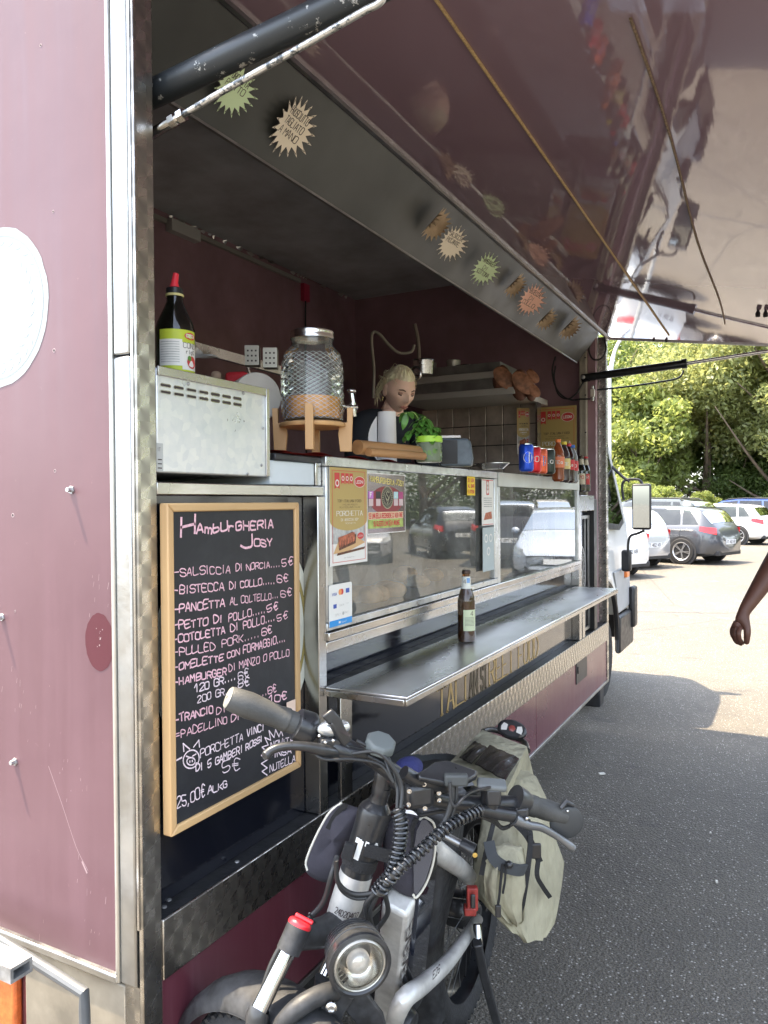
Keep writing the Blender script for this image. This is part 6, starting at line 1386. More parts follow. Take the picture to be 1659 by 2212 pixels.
er = MB().use(mat('earring_gold', (.7, .55, .25), .2, 1.)); er.ell(T((-.006, -.080, -.046)), (.004, .002, .007)); er.ell(T((-.006, -.081, -.058)), (.005, .002, .006)); er.build('earring', parent=WO)
# man at the right edge, only his arm and hand in view
MN = empty('person', (1.75, 2.9, 0), 'man at the right edge, his bare brown arm and curled hand hanging into view', 'person')
D = 3.1
def hq(x, y, dd=0.): return at(D+dd, 1526.3+.15*x, 1128.1+.15*y)
sh = at(3.25, 1870, 1128); el = at(3.16, 1712, 1160); wr = hq(528, 1300)
V = [sh, (sh+el)/2, el, el+(wr-el)*.22, el+(wr-el)*.55, el+(wr-el)*.85, wr, hq(505, 1400), hq(480, 1500)]
Ed = [(0, 1), (1, 2), (2, 3), (3, 4), (4, 5), (5, 6), (6, 7), (7, 8)]; Rd = [.060, .056, .050, .053, .042, .031, (.022, .027), (.02, .034), (.019, .038)]
# fingers: index nearest the thumb ... curled inwards
for k, (pts) in enumerate((((470, 1530, -.02), (455, 1600, -.03), (470, 1690, -.02), (528, 1752, 0)), ((425, 1540, 0), (412, 1625, -.012), (440, 1715, 0), (512, 1765, .012)), ((390, 1545, .016), (385, 1630, .012), (430, 1725, .02), (500, 1745, .03)), ((362, 1545, .03), (372, 1620, .03), (430, 1700, .035), (480, 1705, .04)))):
    i0 = len(V); V += [hq(*p) for p in pts]; Ed += [(8, i0)] + [(i0+j, i0+j+1) for j in range(3)]; Rd += [.0125, .0115, .0105, .0085]
i0 = len(V); V += [hq(580, 1480, -.02), hq(590, 1580, -.035), hq(580, 1680, -.03), hq(575, 1755, -.02)]; Ed += [(7, i0), (i0, i0+1), (i0+1, i0+2), (i0+2, i0+3)]; Rd += [.019, .0145, .0125, .010]
skin('arm', V, Ed, Rd, SKD, MN, 2)
hp_ = Vector((sh.x+.28, sh.y+.12, .95)); ck_ = Vector((sh.x+.2, sh.y+.08, 1.42)); nk2 = ck_+Vector((0, 0, .14)); dx = Vector((.9, .4, 0)).normalized()
s2 = sh+dx*.40; e2 = s2+Vector((.08, 0, -.30)); w2 = e2+Vector((.0, -.05, -.27))
bodyV = [hp_, ck_-Vector((0, 0, .2)), ck_, nk2, nk2+Vector((0, 0, .07)), s2, e2, w2, hp_-dx*.10-Vector((0, 0, .05)), hp_-dx*.11-Vector((0, 0, .48)), hp_-dx*.11-Vector((0, .03, .90)), hp_-dx*.11+Vector((-.08, -.12, -.92)), hp_+dx*.10-Vector((0, 0, .05)), hp_+dx*.11-Vector((0, 0, .48)), hp_+dx*.11-Vector((0, .03, .90)), hp_+dx*.11+Vector((-.05, -.12, -.92))]
skin('body', bodyV, [(0, 1), (1, 2), (2, 3), (3, 4), (2, 5), (5, 6), (6, 7), (0, 8), (8, 9), (9, 10), (10, 11), (0, 12), (12, 13), (13, 14), (14, 15)], [.13, .13, .12, .055, .055, .06, .042, .028, .085, .058, .04, .03, .085, .058, .04, .03], SKD, MN)
SHM = mat('shirt_dark', (.03, .035, .045), .9, bump=.1, bs=15)
skin('t_shirt', [hp_, ck_-Vector((0, 0, .2)), ck_, sh+Vector((.03, 0, 0)), sh+(el-sh)*.72, s2, s2+(e2-s2)*.6], [(0, 1), (1, 2), (2, 3), (3, 4), (2, 5), (5, 6)], [(.17, .14), (.16, .13), (.16, .12), .075, .066, .075, .066], SHM, MN)
skin('shorts', [hp_+Vector((0, 0, .05)), bodyV[8], bodyV[9]+Vector((0, 0, .05)), bodyV[12], bodyV[13]+Vector((0, 0, .05))], [(0, 1), (1, 2), (0, 3), (3, 4)], [.155, .11, .095, .11, .095], mat('shorts_grey', (.08, .08, .075), .9), MN)
vs, fs, T, M, surf = head(nk2+Vector((0, 0, .2)), (-.9, .3, 0), 0, SKD); q = MB().use(SKD); q.add(vs, fs); q.build('head', parent=MN, smooth=80)
q = MB().use(mat('hair_dark', (.03, .02, .015), .7)); q.add([T(Vector(surf(2*PI*i/30, .25+(PI/2-.25)*j/10))*1.07) for j in range(11) for i in range(30)], [(j*30+i, j*30+(i+1) % 30, (j+1)*30+(i+1) % 30, (j+1)*30+i) for j in range(10) for i in range(30)]); q.build('hair', parent=MN)
for s_ in (11, 15): MB().use(mat('shoe', (.05, .05, .055), .7)).ell(Vector((bodyV[s_].x, bodyV[s_].y+.02, .05)), (.05, .13, .05)).build('shoe', parent=MN)
# ================================================================== electric bicycle
h_ = Vector((.06, -1, 0)).normalized(); _l = Vector((0, 0, 1)).cross(h_); _a = math.radians(11.5)
bu = Vector((0, 0, 1))*math.cos(_a)+_l*math.sin(_a); bl_ = _l*math.cos(_a)-Vector((0, 0, 1))*math.sin(_a)
BO = Vector((.405, .235, 1.11))+h_*.26-bu*1.13; BO.z = max(BO.z, 0)
BM = Matrix((h_, bl_, bu)).transposed().to_4x4()
BK = empty('electric_bicycle', BO, 'dusty silver and black electric bicycle with olive panniers on its kickstand beside the truck', 'bicycle', M=BM)
def L(x, y, z): return BO+h_*x+bl_*y+bu*z
Q = lambda u, v, d: at(d, u, v)
def QY(u, v, Y):
    d = ray(u, v); t = ((L(0, Y, 0)-CAM_LOC).dot(bl_))/d.dot(bl_); return CAM_LOC+d*t
BKM = mat('bike_black', (.020, .021, .023), .38, coat=.3, rvar=.12, vs=25, var=.35); BKD = mat('bike_dusty', (.026, .027, .029), .55, var=.6, vs=30, rvar=.15)
BSL = mat('bike_silver', (.56, .56, .54), .4, .35, var=.25, vs=18, coat=.2); GRIP = mat('grip_grey', (.055, .056, .054), .55, var=.25, vs=12, bump=.15, bs=300)
FAB = mat('bag_fabric', (.042, .040, .052), .9, bump=.35, bs=500, var=.25, vs=18); PIPE = mat('piping', (.62, .60, .52), .7); CAN = mat('pannier_canvas', (.33, .31, .22), .95, var=.2, vs=9)
def _cn():
    t = NT(CAN); v = t.coord(); t.l.new(t.bump(t.noise(v, 420, 2), .35, .003, t.bump(t.noise(t.coord('Object', (1, 1, .35)), 16, 3, .5), .9, .03)), t.b.inputs['Normal'])
_cn()
LEA = mat('patch_leather', (.022, .020, .018), .22, coat=.4, var=.3, vs=20, bump=.35, bs=16); WEB = mat('webbing', (.02, .02, .021), .85, bump=.4, bs=300)
def part(name, mb, bev=0, par=None, sm=50, **k): return mb.build(name, parent=par or BK, bevel=bev, smooth=sm, **k)
def T1(name, m, pts, r, n=14, crv=0, **k):
    mb = MB().use(m); p = bz(pts, crv) if crv else pts
    if crv and isinstance(r, (list, tuple)): r = [lerp_curve(list(enumerate(r)), i/crv) for i in range(len(p))]
    mb.tube(p, r, n); return part(name, mb, **k)
# wheels
def bike_wheel(c, wdir, name_grp):
    up_ = Vector((.0, .0, 1)); ax = (wdir.cross(up_)).normalized(); M = frame(ax, wdir); R_, hw = .325, .048
    t = MB().use(RUBBER); t.lathe([(R_-.07, -hw*.75), (R_-.045, -hw), (R_-.015, -hw*.85), (R_, -hw*.35), (R_, hw*.35), (R_-.015, hw*.85), (R_-.045, hw), (R_-.07, hw*.75)], 72, c, M); tyre = part('tyre', t)
    k = MB().use(RUBBER)
    for i in range(64):
        for j in (-.034, -.016, .0, .016, .034):
            a = 2*PI*(i+(.5 if j in (-.016, .016) else 0))/64; rr = R_+.002-abs(j)*.35; p = c+M @ Vector((rr*math.cos(a), rr*math.sin(a), j)); z_ = M @ Vector((math.cos(a), math.sin(a), j*8)).normalized(); k.obox(p, (.014, .012, .009), frame(z_, ax))
    part('tread', k, par=tyre, sm=0, kind='stuff')
    r_ = MB().use(BKM); r_.lathe([(R_-.075, -.035), (R_-.06, -.038), (R_-.06, .038), (R_-.075, .035), (R_-.085, .0)], 60, c, M); part('rim', r_)
    s_ = MB().use(BKM)
    for i in range(32):
        a = 2*PI*i/32; a2 = a+(.5 if i % 2 else -.5); s_.tube([c+M @ Vector((.05*math.cos(a2), .05*math.sin(a2), .03*(1 if i % 4 < 2 else -1))), c+M @ Vector(((R_-.08)*math.cos(a), (R_-.08)*math.sin(a), 0))], .0013, 4)
    part('spokes', s_, kind='stuff'); hb = MB().use(BKM); hb.lathe([(0, -.065), (.02, -.065), (.055, -.03), (.055, .03), (.02, .065), (0, .065)], 24, c, M); part('hub', hb); return M
wd = Vector((.956, -.292, 0)).normalized(); wl = Vector((0, 0, 1)).cross(wd); fc = Vector((.29, .052, .332))
Mw = bike_wheel(fc, wd, 'f'); axw = -wl
fd = MB().use(BKD)
def fender(mb, c, M, R_, hw, a0, a1, n=26, th=.004):
    for s_, e in ((0, 1), (th, -1)):
        vs = []; prof = [(-hw, -.030), (-hw*.92, -.010), (-hw*.6, .004), (0, .010), (hw*.6, .004), (hw*.92, -.010), (hw, -.030)]
        for i in range(n+1):
            a = math.radians(a0+(a1-a0)*i/n)
            for z, dr in prof: vs.append(c+M @ Vector(((R_+dr-s_)*math.cos(a), (R_+dr-s_)*math.sin(a), z)))
        k = len(prof); fs = [(i*k+j, i*k+j+1, (i+1)*k+j+1, (i+1)*k+j) for i in range(n) for j in range(k-1)]; mb.add(vs, fs if e > 0 else [f[::-1] for f in fs])
# angle measured from wheel direction towards up
sgn = 1 if (Mw @ Vector((0, 1, 0))).dot(bu) > 0 else -1
fender(fd, fc, Mw, .362, .056, sgn*12, sgn*150); part('front_mudguard', fd)
rc = L(-1.15, 0, .332); Mr = bike_wheel(rc, h_, 'r'); fd = MB().use(BKD); fender(fd, rc, Mr, .362, .060, sgn*-25, sgn*170, 30); part('rear_mudguard', fd)
# fork
ca, cb, cc_ = Q(646, 2000, 1.40), Q(622, 2055, 1.385), Q(556, 2190, 1.33)
off = wl*.155+Vector((0, 0, -.004))
T1('fork_crown', BKD, [Q(742, 1990, 1.50), Q(700, 2012, 1.46), Q(655, 2022, 1.42), Q(637, 2030, 1.395)], [.030, .028, .024, .020], 16, 5)
T1('fork_crown', BKD, [Q(742, 1990, 1.50), Q(775, 2015, 1.53), ca+off+(cb-ca)*.2, ca+off+(cb-ca)*.5], [.030, .027, .024, .021], 16, 5)
T1('fork_leg', BKD, [ca, cb], .0225, 22); T1('stanchion', ROD, [cb, cc_], .0150, 20); T1('fork_lower', BKM, [cc_-(cc_-cb)*.06, cc_, fc-wl*.078], [.019, .0205, .018], 18)
T1('fork_leg', BKD, [ca+off, cb+off], .0225, 22); T1('stanchion', ROD, [cb+off, cc_+off], .0150, 20); T1('fork_lower', BKM, [cc_+off, fc+wl*.078], .0195, 18)
cpz = (ca-cb).normalized(); rcap = MB().use(mat('cap_red_plastic', (.62, .02, .03), .35, coat=.3)); rcap.lathe([(.0225, 0), (.023, .005), (.019, .010), (.0, .012)], 24, ca, frame(cpz)); rcap.obox(ca+cpz*.014+Vector((.004, 0, 0)), (.036, .012, .007), frame(cpz, CR)); part('lockout_cap', rcap, .002)
# head tube
ht, hb_ = Q(812, 1745, 1.49), Q(738, 1990, 1.50); ax_ = (hb_-ht); n_ = ax_.normalized(); k = ax_.length; Mh = frame(n_, CR)
T1('head_tube', BKM, [ht, ht+n_*k*.04, ht+n_*k*.16, ht+n_*k*.56], [.031, .0335, .032, .0325], 32)
T1('head_tube', BSL, [ht+n_*k*.56+n_*.0, ht+n_*k*.95, ht+n_*k*.97], [.0328, .0335, .030], 32, )
T1('steerer_spacers', BKM, [ht-n_*.045, ht-n_*.030, ht-n_*.029, ht-n_*.014, ht-n_*.0135, ht], [.0185, .0185, .0175, .0185, .0195, .030], 28)
phi = lambda a, z, h=0: ht+n_*z+(Mh @ Vector(((.0338+h)*math.sin(a/.033), -(.0338+h)*math.cos(a/.033)*(1 if (Mh @ Vector((0, -1, 0))).dot(CF) < 0 else -1), 0)))
lg = MB().use(mat('logo_white', (.78, .78, .75), .4)); pf = lambda a, b, h=0: phi(a, k*.42-b, h)
stroke(lg, pf, [(-.012, .002), (-.012, .040), (.018, .040), (.022, .034), (.022, .020)], .010, .0002); stroke(lg, pf, [(-.020, .040), (.0, .040)], .010, .0004); part('frame_print', lg, sm=0); lg = MB().use(INK)
pf2 = lambda a, b, h=0: phi(a, k*.88-b, h-.0002); text(lg, pf2, '24D20407', -.022, 0, .012, .0008, w=.0014, width=.048); part('frame_print', lg, sm=0)
sp = MB().use(WEB)
for z0, z1, r_ in ((k*.40, k*.50, .0350),): sp.tube([ht+n_*z0, ht+n_*z1], r_, 28)
sp.obox(Q(752, 1838, 1.455), (.02, .012, .03), Mh); sp.obox(Q(815, 1843, 1.46), (.05, .006, .025), Mh); part('bag_strap', sp, .001)
# main frame
dt = MB().use(BSL); a, b = Q(862, 1945, 1.52), QY(832, 2225, .0); dt.bar([a, (a+b)*.5, b], .060, .046, bl_); part('down_tube', dt, .010)
dtn = (b-a).normalized(); pl = Plane(a+(b-a)*.08+bl_*.0306-_l*0, dtn, bl_.cross(dtn)); 
vdir = (CAM_LOC-(a+b)*.5); vdir = (vdir-dtn*vdir.dot(dtn)).normalized()
lg = MB().use(INK); Pn = bl_; Wd = dtn.cross(Pn).normalized()
pln = lambda x, y, h=0: a+(b-a)*.10+Pn*(.0302+h)+dtn*x+Wd*y
text(lg, pln, 'ENGINES', .0, -.012, .032, .0008, w=.0055, width=.26); part('frame_print', lg, sm=0)
bt = MB().use(mat('battery_gloss', (.012, .015, .025), .08, coat=1.)); bt.prism([(-.45, .83), (-.53, .85), (-.60, .80), (-.70, .42), (-.64, .37), (-.57, .40)], lambda p, q, h: L(p, h, q), -.04, .052); part('battery', bt, .018, bseg=4)
sm_ = MB().use(BKD); sm_.prism([(-.63, .86), (-.78, .86), (-.86, .62), (-.78, .33), (-.68, .30), (-.70, .5)], lambda p, q, h: L(p, h, q), -.045, .050); part('seat_mast', sm_, .02, bseg=3)
T1('upper_tube', BSL, [QY(880, 1775, 0), QY(925, 1822, .02), QY(962, 1852, .05), QY(1005, 1885, .07), QY(1042, 1930, .09)], [.026, .026, .025, .022, .018], 18, 5)
cs = [QY(845, 2225, .06), QY(872, 2160, .09), QY(912, 2128, .10), QY(965, 2080, .11), QY(1010, 2020, .11), QY(1032, 1985, .11)]
T1('chain_stay', BSL, cs, [.019, .021, .020, .018, .016, .015], 18, 5)
lg = MB().use(INK); c0, c1 = QY(935, 2108, .128), QY(985, 2052, .128); dd = (c1-c0).normalized(); ww = (CU-dd*CU.dot(dd)).normalized(); text(lg, lambda x, y, h=0: c0+dd*x+ww*y-CF*(.002+h), 'E26', 0, -.006, .016, .0005, w=.003, width=.05); part('frame_print', lg, sm=0)
T1('seat_tube', BKM, [L(-.72, 0, .40), L(-.78, -.04, .86)], .018); sd_ = MB().use(BKM); sd_.sheet(lambda p, q: L(-.66-.22*p, -.05+(q-.5)*(.05+.12*p**1.5), .875-.03*(2*q-1)**2*(.3+p)+.01*p), 10, 10); sd_.sheet(lambda p, q: L(-.66-.22*p, -.05+(.5-q)*(.05+.12*p**1.5), .845-.03*(2*q-1)**2*(.3+p)), 10, 10); part('saddle', sd_)
g = MB().use(BKM); bb = L(-.62, 0, .30); g.lathe([(0, -.06), (.05, -.06), (.06, -.04), (.06, .04), (.05, .06), (0, .06)], 28, bb, frame(bl_)); part('crank_motor', g)
for s_ in (1, -1): c = MB().use(BKM); e = bb+bl_*s_*.085+h_*s_*.14-bu*s_*.06; c.tube([bb+bl_*s_*.07, e], .011); c.obox(e+bl_*s_*.05, (.09, .10, .022), frame(bu, h_)); part('pedal', c, .004)
rdm = MB().use(mat('clip_red', (.26, .03, .025), .45, var=.4, vs=60)); c = QY(1020, 1940, .12); rdm.obox(c, (.028, .02, .058), frame(CU, CR)); rdm.use(BKM); rdm.obox(c-CF*.016, (.012, .006, .035), frame(CU, CR)); rdm.use(mat('clip_red')); rdm.obox(QY(1015, 1965, .12), (.03, .03, .02), frame(CU, CR)); part('red_latch', rdm, .004)
T1('cable_bundle', BKM, [QY(862, 2060, .05), QY(885, 2110, .07), QY(890, 2150, .07), QY(868, 2185, .07)], .006, 8, 6); T1('cable_bundle', BKM, [QY(850, 2070, .04), QY(875, 2120, .07), QY(878, 2155, .07), QY(860, 2180, .06)], .006, 8, 6)
# kickstand
kp = [QY(1031, 1995, .13), QY(1034, 2045, .15), QY(1044, 2100, .17), QY(1060, 2150, .19)]; kd = (kp[3]-kp[1]).normalized(); ft = kp[3]+kd*((.012-kp[3].z)/kd.z)
ks = MB().use(BKM); ks.bar([kp[1]-kd*.02, kp[2], ft], .022, .03, CR); ks.obox(ft, (.05, .07, .02)); ks.use(mat('chrome')); ks.tube([kp[0], kp[1]], .012); part('kickstand', ks, .004)
# handlebar
Qh = lambda u, v, d: at(d+(u-850)*.00062*max(0, min(1, (2000-v)/150.)), u, v)
bar = [Qh(662, 1572, 1.545), Qh(700, 1586, 1.53), Qh(754, 1612, 1.51), Qh(815, 1648, 1.485), Qh(868, 1683, 1.465), Qh(930, 1718, 1.445), Qh(985, 1733, 1.43), Qh(1045, 1738, 1.41), Qh(1100, 1735, 1.395), Qh(1135, 1738, 1.385)]
T1('handlebar', BKM, bar, [.0115, .0115, .013, .015, .017, .018, .017, .0165, .015, .012], 18, 5)
ge = Qh(494, 1507, 1.605); gr = MB().use(GRIP); gp = [ge, ge+(bar[0]-ge)*.02, ge+(bar[0]-ge)*.25, ge+(bar[0]-ge)*.62, ge+(bar[0]-ge)*.65, ge+(bar[0]-ge)*.74, ge+(bar[0]-ge)*.745, ge+(bar[0]-ge)*.85]; gr.tube(gp, [.019, .0215, .0245, .0205, .0215, .0225, .0205, .021], 28); part('grip', gr)
gw = (ge-bar[0]).normalized(); ec = MB().use(mat('grip_end', (.17, .17, .15), .7, var=.3, vs=40)); ec.lathe([(0, .003), (.017, .003), (.0205, 0)], 24, ge, frame(gw)); ec.use(INK); ec.lathe([(.003, .0035), (0, .0035)], 10, ge, frame(gw)); part('grip_end_cap', ec)
T1('shift_collar', BKM, [ge+(bar[0]-ge)*.85, ge+(bar[0]-ge)*.87, ge+(bar[0]-ge)*1.0, bar[0]+(bar[1]-bar[0])*.25, bar[0]+(bar[1]-bar[0])*.5], [.024, .029, .031, .031, .024], 28)
sh_ = MB().use(mat('shifter_silver', (.62, .64, .64), .2, .7)); sd2 = (Qh(752, 1592, 1.48)-Qh(690, 1562, 1.50)).normalized(); sh_.ell((Qh(690, 1562, 1.5)+Qh(752, 1592, 1.48))*.5+Vector((0, 0, .004)), (.032, .017, .016), 20, 12, frame(CU, sd2)); part('shifter', sh_)
lg = MB().use(INK); c0 = Qh(733, 1580, 1.462); text(lg, lambda x, y, h=0: c0+sd2*x+(CU-sd2*CU.dot(sd2)).normalized()*y-CF*(.003+h), 'SHIMANO', 0, 0, .006, .0, w=.0011, width=.022); part('shifter_print', lg, sm=0)
sl = MB().use(BKM); sl.bar([Qh(702, 1556, 1.475), Qh(716, 1543, 1.47), Qh(722, 1556, 1.465), Qh(736, 1585, 1.47), Qh(748, 1605, 1.47)], .022, .014, CU); part('shift_lever', sl, .003)
T1('brake_lever', BKM, [Qh(735, 1632, 1.48), Qh(700, 1622, 1.47), Qh(655, 1612, 1.475), Qh(615, 1612, 1.49), Qh(588, 1620, 1.50), Qh(575, 1631, 1.505), Qh(572, 1633, 1.505)], [.013, .0115, .0085, .0075, .0075, .0095, .006], 14, 5)
bc_ = MB().use(BKM); bc_.tube([Qh(700, 1598, 1.50), Qh(735, 1622, 1.475), Qh(765, 1636, 1.47)], [.014, .016, .012], 14); bc_.obox(Qh(712, 1612, 1.49), (.04, .03, .035), frame(CU, sd2)); part('brake_clamp', bc_, .004)
for u, v_, d in ((703, 1604, 1.462), (720, 1600, 1.45), (690, 1590, 1.48)): MB().use(ROD).ell(Qh(u, v_, d), (.0035,)*3, 10, 6).build('bolt', parent=BK)
T1('brake_hose_end', BKM, [Qh(752, 1624, 1.47), Qh(790, 1630, 1.46), Qh(800, 1634, 1.455)], [.0105, .009, .006], 12, 4)
# stem and clamp
T1('stem', BKM, [ht-n_*.045, ht-n_*.075, Qh(868, 1690, 1.47), Qh(905, 1712, 1.45)], [.0185, .021, .020, .019], 20, 4)
cl = MB().use(BKM); cl.obox(Qh(903, 1714, 1.435), (.058, .044, .050), frame(CU, (bar[5]-bar[4]))); part('stem_clamp', cl, .012, bseg=3)
for u, v_ in ((884, 1708), (882, 1737), (918, 1745), (948, 1712), (949, 1728), (916, 1693)): b_ = MB().use(ROD); b_.lathe([(.0045, 0), (.0045, .004), (.0025, .0042), (.0022, .002), (0, .002)], 14, Qh(u, v_, 1.408), frame(-CF)); part('bolt', b_)
T1('accessory_bar', BKM, [Qh(872, 1668, 1.425), Qh(905, 1686, 1.42), Qh(965, 1700, 1.41)], .013, 14, 4)
# hex mount, display, control pad
hx_ = MB().use(mat('mount_grey', (.10, .115, .115), .5)); mn = (Vector((0, 0, 1))*.86+CR*.25-CF*.3).normalized(); hx_.lathe([(0, .011), (.026, .011), (.030, .006), (.030, -.008), (.027, -.010), (0, -.010)], 8, Qh(821, 1608, 1.44), frame(mn)); part('phone_mount', hx_, .002)
T1('mount_stalk', BKM, [Qh(818, 1622, 1.45), Qh(815, 1650, 1.47)], [.016, .011], 10)
dsp = MB().use(BKM); dsp.add([Qh(902, 1668, 1.40), Qh(938, 1645, 1.44), Qh(966, 1641, 1.44), Qh(1032, 1664, 1.40), Qh(1028, 1674, 1.385), Qh(1012, 1686, 1.375), Qh(962, 1692, 1.37), Qh(905, 1678, 1.385), Qh(902, 1684, 1.40), Qh(938, 1662, 1.45), Qh(966, 1658, 1.45), Qh(1032, 1680, 1.41), Qh(1028, 1686, 1.395), Qh(1010, 1696, 1.385), Qh(962, 1702, 1.38), Qh(905, 1690, 1.39)], [(0, 1, 2, 3, 4, 5, 6, 7), (15, 14, 13, 12, 11, 10, 9, 8)]+[(i, i+8, (i+1) % 8+8, (i+1) % 8) for i in range(8)]); part('display', dsp, .004, sm=30)
dv = MB().use(mat('display_block', (.05, .055, .055), .55)); dv.obox(Qh(985, 1684, 1.365), (.045, .02, .022), frame(CU, CR)); part('display_block', dv, .004)
cp_ = MB().use(mat('pad_grey', (.11, .12, .12), .5)); cp_.obox(Qh(1062, 1695, 1.37), (.058, .03, .014), frame((mn-CR*.2), (CR-CU*.12))); part('control_pad', cp_, .006, bseg=3); T1('pad_clamp', BKM, [Qh(1056, 1700, 1.385), Qh(1058, 1745, 1.39)], .017, 12); T1('pad_cable', BKM, [Qh(1060, 1700, 1.36), Qh(1015, 1712, 1.35), Qh(985, 1740, 1.35), Qh(974, 1728, 1.355), Qh(972, 1690, 1.36)], .003, 7, 6)
cm = MB().use(BKM); cm.obox(Qh(1066, 1722, 1.36), (.03, .012, .034), frame(CU, CR)); part('pad_clip', cm, .005)
# right grip, lever, mirror
T1('shift_collar', BKM, [Qh(1112, 1725, 1.392), Qh(1128, 1732, 1.388), Qh(1140, 1737, 1.384)], [.028, .026, .021], 26); ge2 = Qh(1219, 1761, 1.352); g0 = Qh(1137, 1737, 1.385); T1('grip', GRIP, [g0, g0+(ge2-g0)*.25, g0+(ge2-g0)*.27, g0+(ge2-g0)*.5, ge2], [.0215, .0215, .020, .021, .0195], 26)
mr_ = MB().use(mat('mirror_back', (.045, .048, .05), .5)); mcn = Qh(1224, 1777, 1.34); mr_.lathe([(0, .006), (.028, .006), (.035, .002), (.0355, -.003), (0, -.004)], 36, mcn, frame(-CF*.9+CR*.1-CU*.15)); part('bar_mirror', mr_); mm_ = MB().use(BKM); mm_.tube([Qh(1212, 1745, 1.34), Qh(1222, 1732, 1.335), Qh(1236, 1740, 1.335)], .006, 10); mm_.use(ROD); mm_.ell(Qh(1226, 1752, 1.325), (.003,)*3); part('mirror_clamp', mm_)
T1('brake_lever', mat('lever_grey', (.16, .165, .17), .3, .6), [Qh(1112, 1770, 1.36), Qh(1140, 1782, 1.35), Qh(1170, 1788, 1.345), Qh(1205, 1808, 1.335), Qh(1232, 1828, 1.325), Qh(1240, 1834, 1.32)], [.011, .0085, .008, .007, .0085, .007], 14, 5)
bc_ = MB().use(BKM); bc_.tube([Qh(1035, 1748, 1.385), Qh(1075, 1756, 1.38), Qh(1112, 1762, 1.37)], [.010, .0135, .014], 14); bc_.obox(Qh(1125, 1757, 1.375), (.028, .03, .032), frame(CU, CR)); part('brake_clamp', bc_, .005); MB().use(ROD).ell(Qh(1138, 1768, 1.345), (.004,)*3).build('bolt', parent=BK)
# coiled cable wraps
def coil(pts, r, turns, name='cable_wrap', rw=.0028):
    core = bz(pts, 8); m = MB().use(BKM); m.tube(core, r*.72, 10); part('cable_bundle', m)
    P = [Vector(p) for p in core]; n = turns*14; out = []; up = CU.copy()
    Ls = [0]; [Ls.append(Ls[-1]+(P[i+1]-P[i]).length) for i in range(len(P)-1)]
    for i in range(n+1):
        s_ = Ls[-1]*i/n; j = max(q for q in range(len(P)-1) if Ls[q] <= s_+1e-9); t_ = (s_-Ls[j])/(Ls[j+1]-Ls[j]); c = P[j]+(P[j+1]-P[j])*t_; T_ = (P[j+1]-P[j]).normalized(); a_ = (up-T_*up.dot(T_)); a_ = a_.normalized() if a_.length > .05 else T_.orthogonal().normalized(); b_ = T_.cross(a_); th_ = 2*PI*i/14
        if abs(T_.dot(up)) > .8: a_ = (CR-T_*CR.dot(T_)).normalized(); b_ = T_.cross(a_)
        out.append(c+(a_*math.cos(th_)+b_*math.sin(th_))*r)
    m = MB().use(mat('wrap_gloss', (.022, .024, .026), .22, coat=.6)); m.tube(out, rw, 6); part(name, m)
coil([Qh(858, 1745, 1.40), Qh(866, 1775, 1.39), Qh(864, 1815, 1.385), Qh(857, 1850, 1.385), Qh(848, 1885, 1.39), Qh(815, 1925, 1.41)], .0120, 20)
coil([Qh(1040, 1750, 1.37), Qh(995, 1770, 1.36), Qh(950, 1800, 1.355), Qh(905, 1842, 1.355), Qh(868, 1872, 1.36), Qh(842, 1900, 1.37), Qh(820, 1930, 1.38)], .0098, 26)
CAB = mat('cable_black', (.025, .026, .027), .45)
for pts, r_ in (([(795, 1632, 1.45), (835, 1655, 1.42), (862, 1690, 1.40), (866, 1740, 1.39)], .0042), ([(760, 1628, 1.46), (815, 1625, 1.42), (850, 1660, 1.40), (868, 1700, 1.39), (866, 1745, 1.38)], .0036), ([(770, 1600, 1.46), (810, 1622, 1.44), (845, 1662, 1.42), (858, 1700, 1.40), (858, 1745, 1.39)], .0036),
    ([(828, 1625, 1.43), (838, 1660, 1.41), (850, 1690, 1.40)], .003), ([(834, 1625, 1.43), (848, 1660, 1.41), (856, 1700, 1.40)], .003), ([(668, 1618, 1.48), (700, 1640, 1.46), (760, 1640, 1.44), (820, 1652, 1.42), (850, 1690, 1.40)], .003),
    ([(726, 1858, 1.45), (730, 1905, 1.44), (760, 1930, 1.43), (800, 1930, 1.42), (830, 1918, 1.41)], .0045), ([(724, 1865, 1.45), (735, 1918, 1.44), (765, 1940, 1.43), (805, 1938, 1.42)], .0038),
    ([(728, 1850, 1.50), (716, 1890, 1.46), (700, 1945, 1.45), (672, 1980, 1.44), (618, 2030, 1.41), (590, 2075, 1.40), (570, 2130, 1.39), (552, 2200, 1.37)], .0052),
    ([(975, 1690, 1.37), (976, 1730, 1.365), (960, 1775, 1.37), (940, 1800, 1.37)], .006), ([(986, 1690, 1.37), (984, 1735, 1.365), (968, 1780, 1.37), (948, 1800, 1.37)], .004),
    ([(905, 1762, 1.48), (960, 1752, 1.46), (1010, 1755, 1.44), (1060, 1772, 1.42), (1085, 1788, 1.40), (1100, 1785, 1.38)], .0042), ([(1040, 1758, 1.40), (1070, 1772, 1.40), (1085, 1790, 1.40), (1108, 1780, 1.38)], .0036),
    ([(820, 1925, 1.41), (800, 1965, 1.42), (802, 1998, 1.44), (812, 2010, 1.44)], .005), ([(812, 1928, 1.41), (790, 1955, 1.42), (795, 1990, 1.43), (790, 2005, 1.43)], .005), ([(832, 1932, 1.42), (838, 1970, 1.45), (820, 2000, 1.46), (812, 2008, 1.46)], .005)):
    T1('cable', CAB, [Qh(*p) for p in pts], r_, 8, 7)
tie = MB().use(CAB); tie.tube([Qh(672, 1985, 1.43), Qh(690, 2000, 1.445), Qh(700, 2030, 1.46), Qh(698, 2045, 1.47)], .0016, 6); tie.tube([Qh(668, 1972, 1.43), Qh(675, 1985, 1.43)], .002, 6); part('cable_tie', tie)
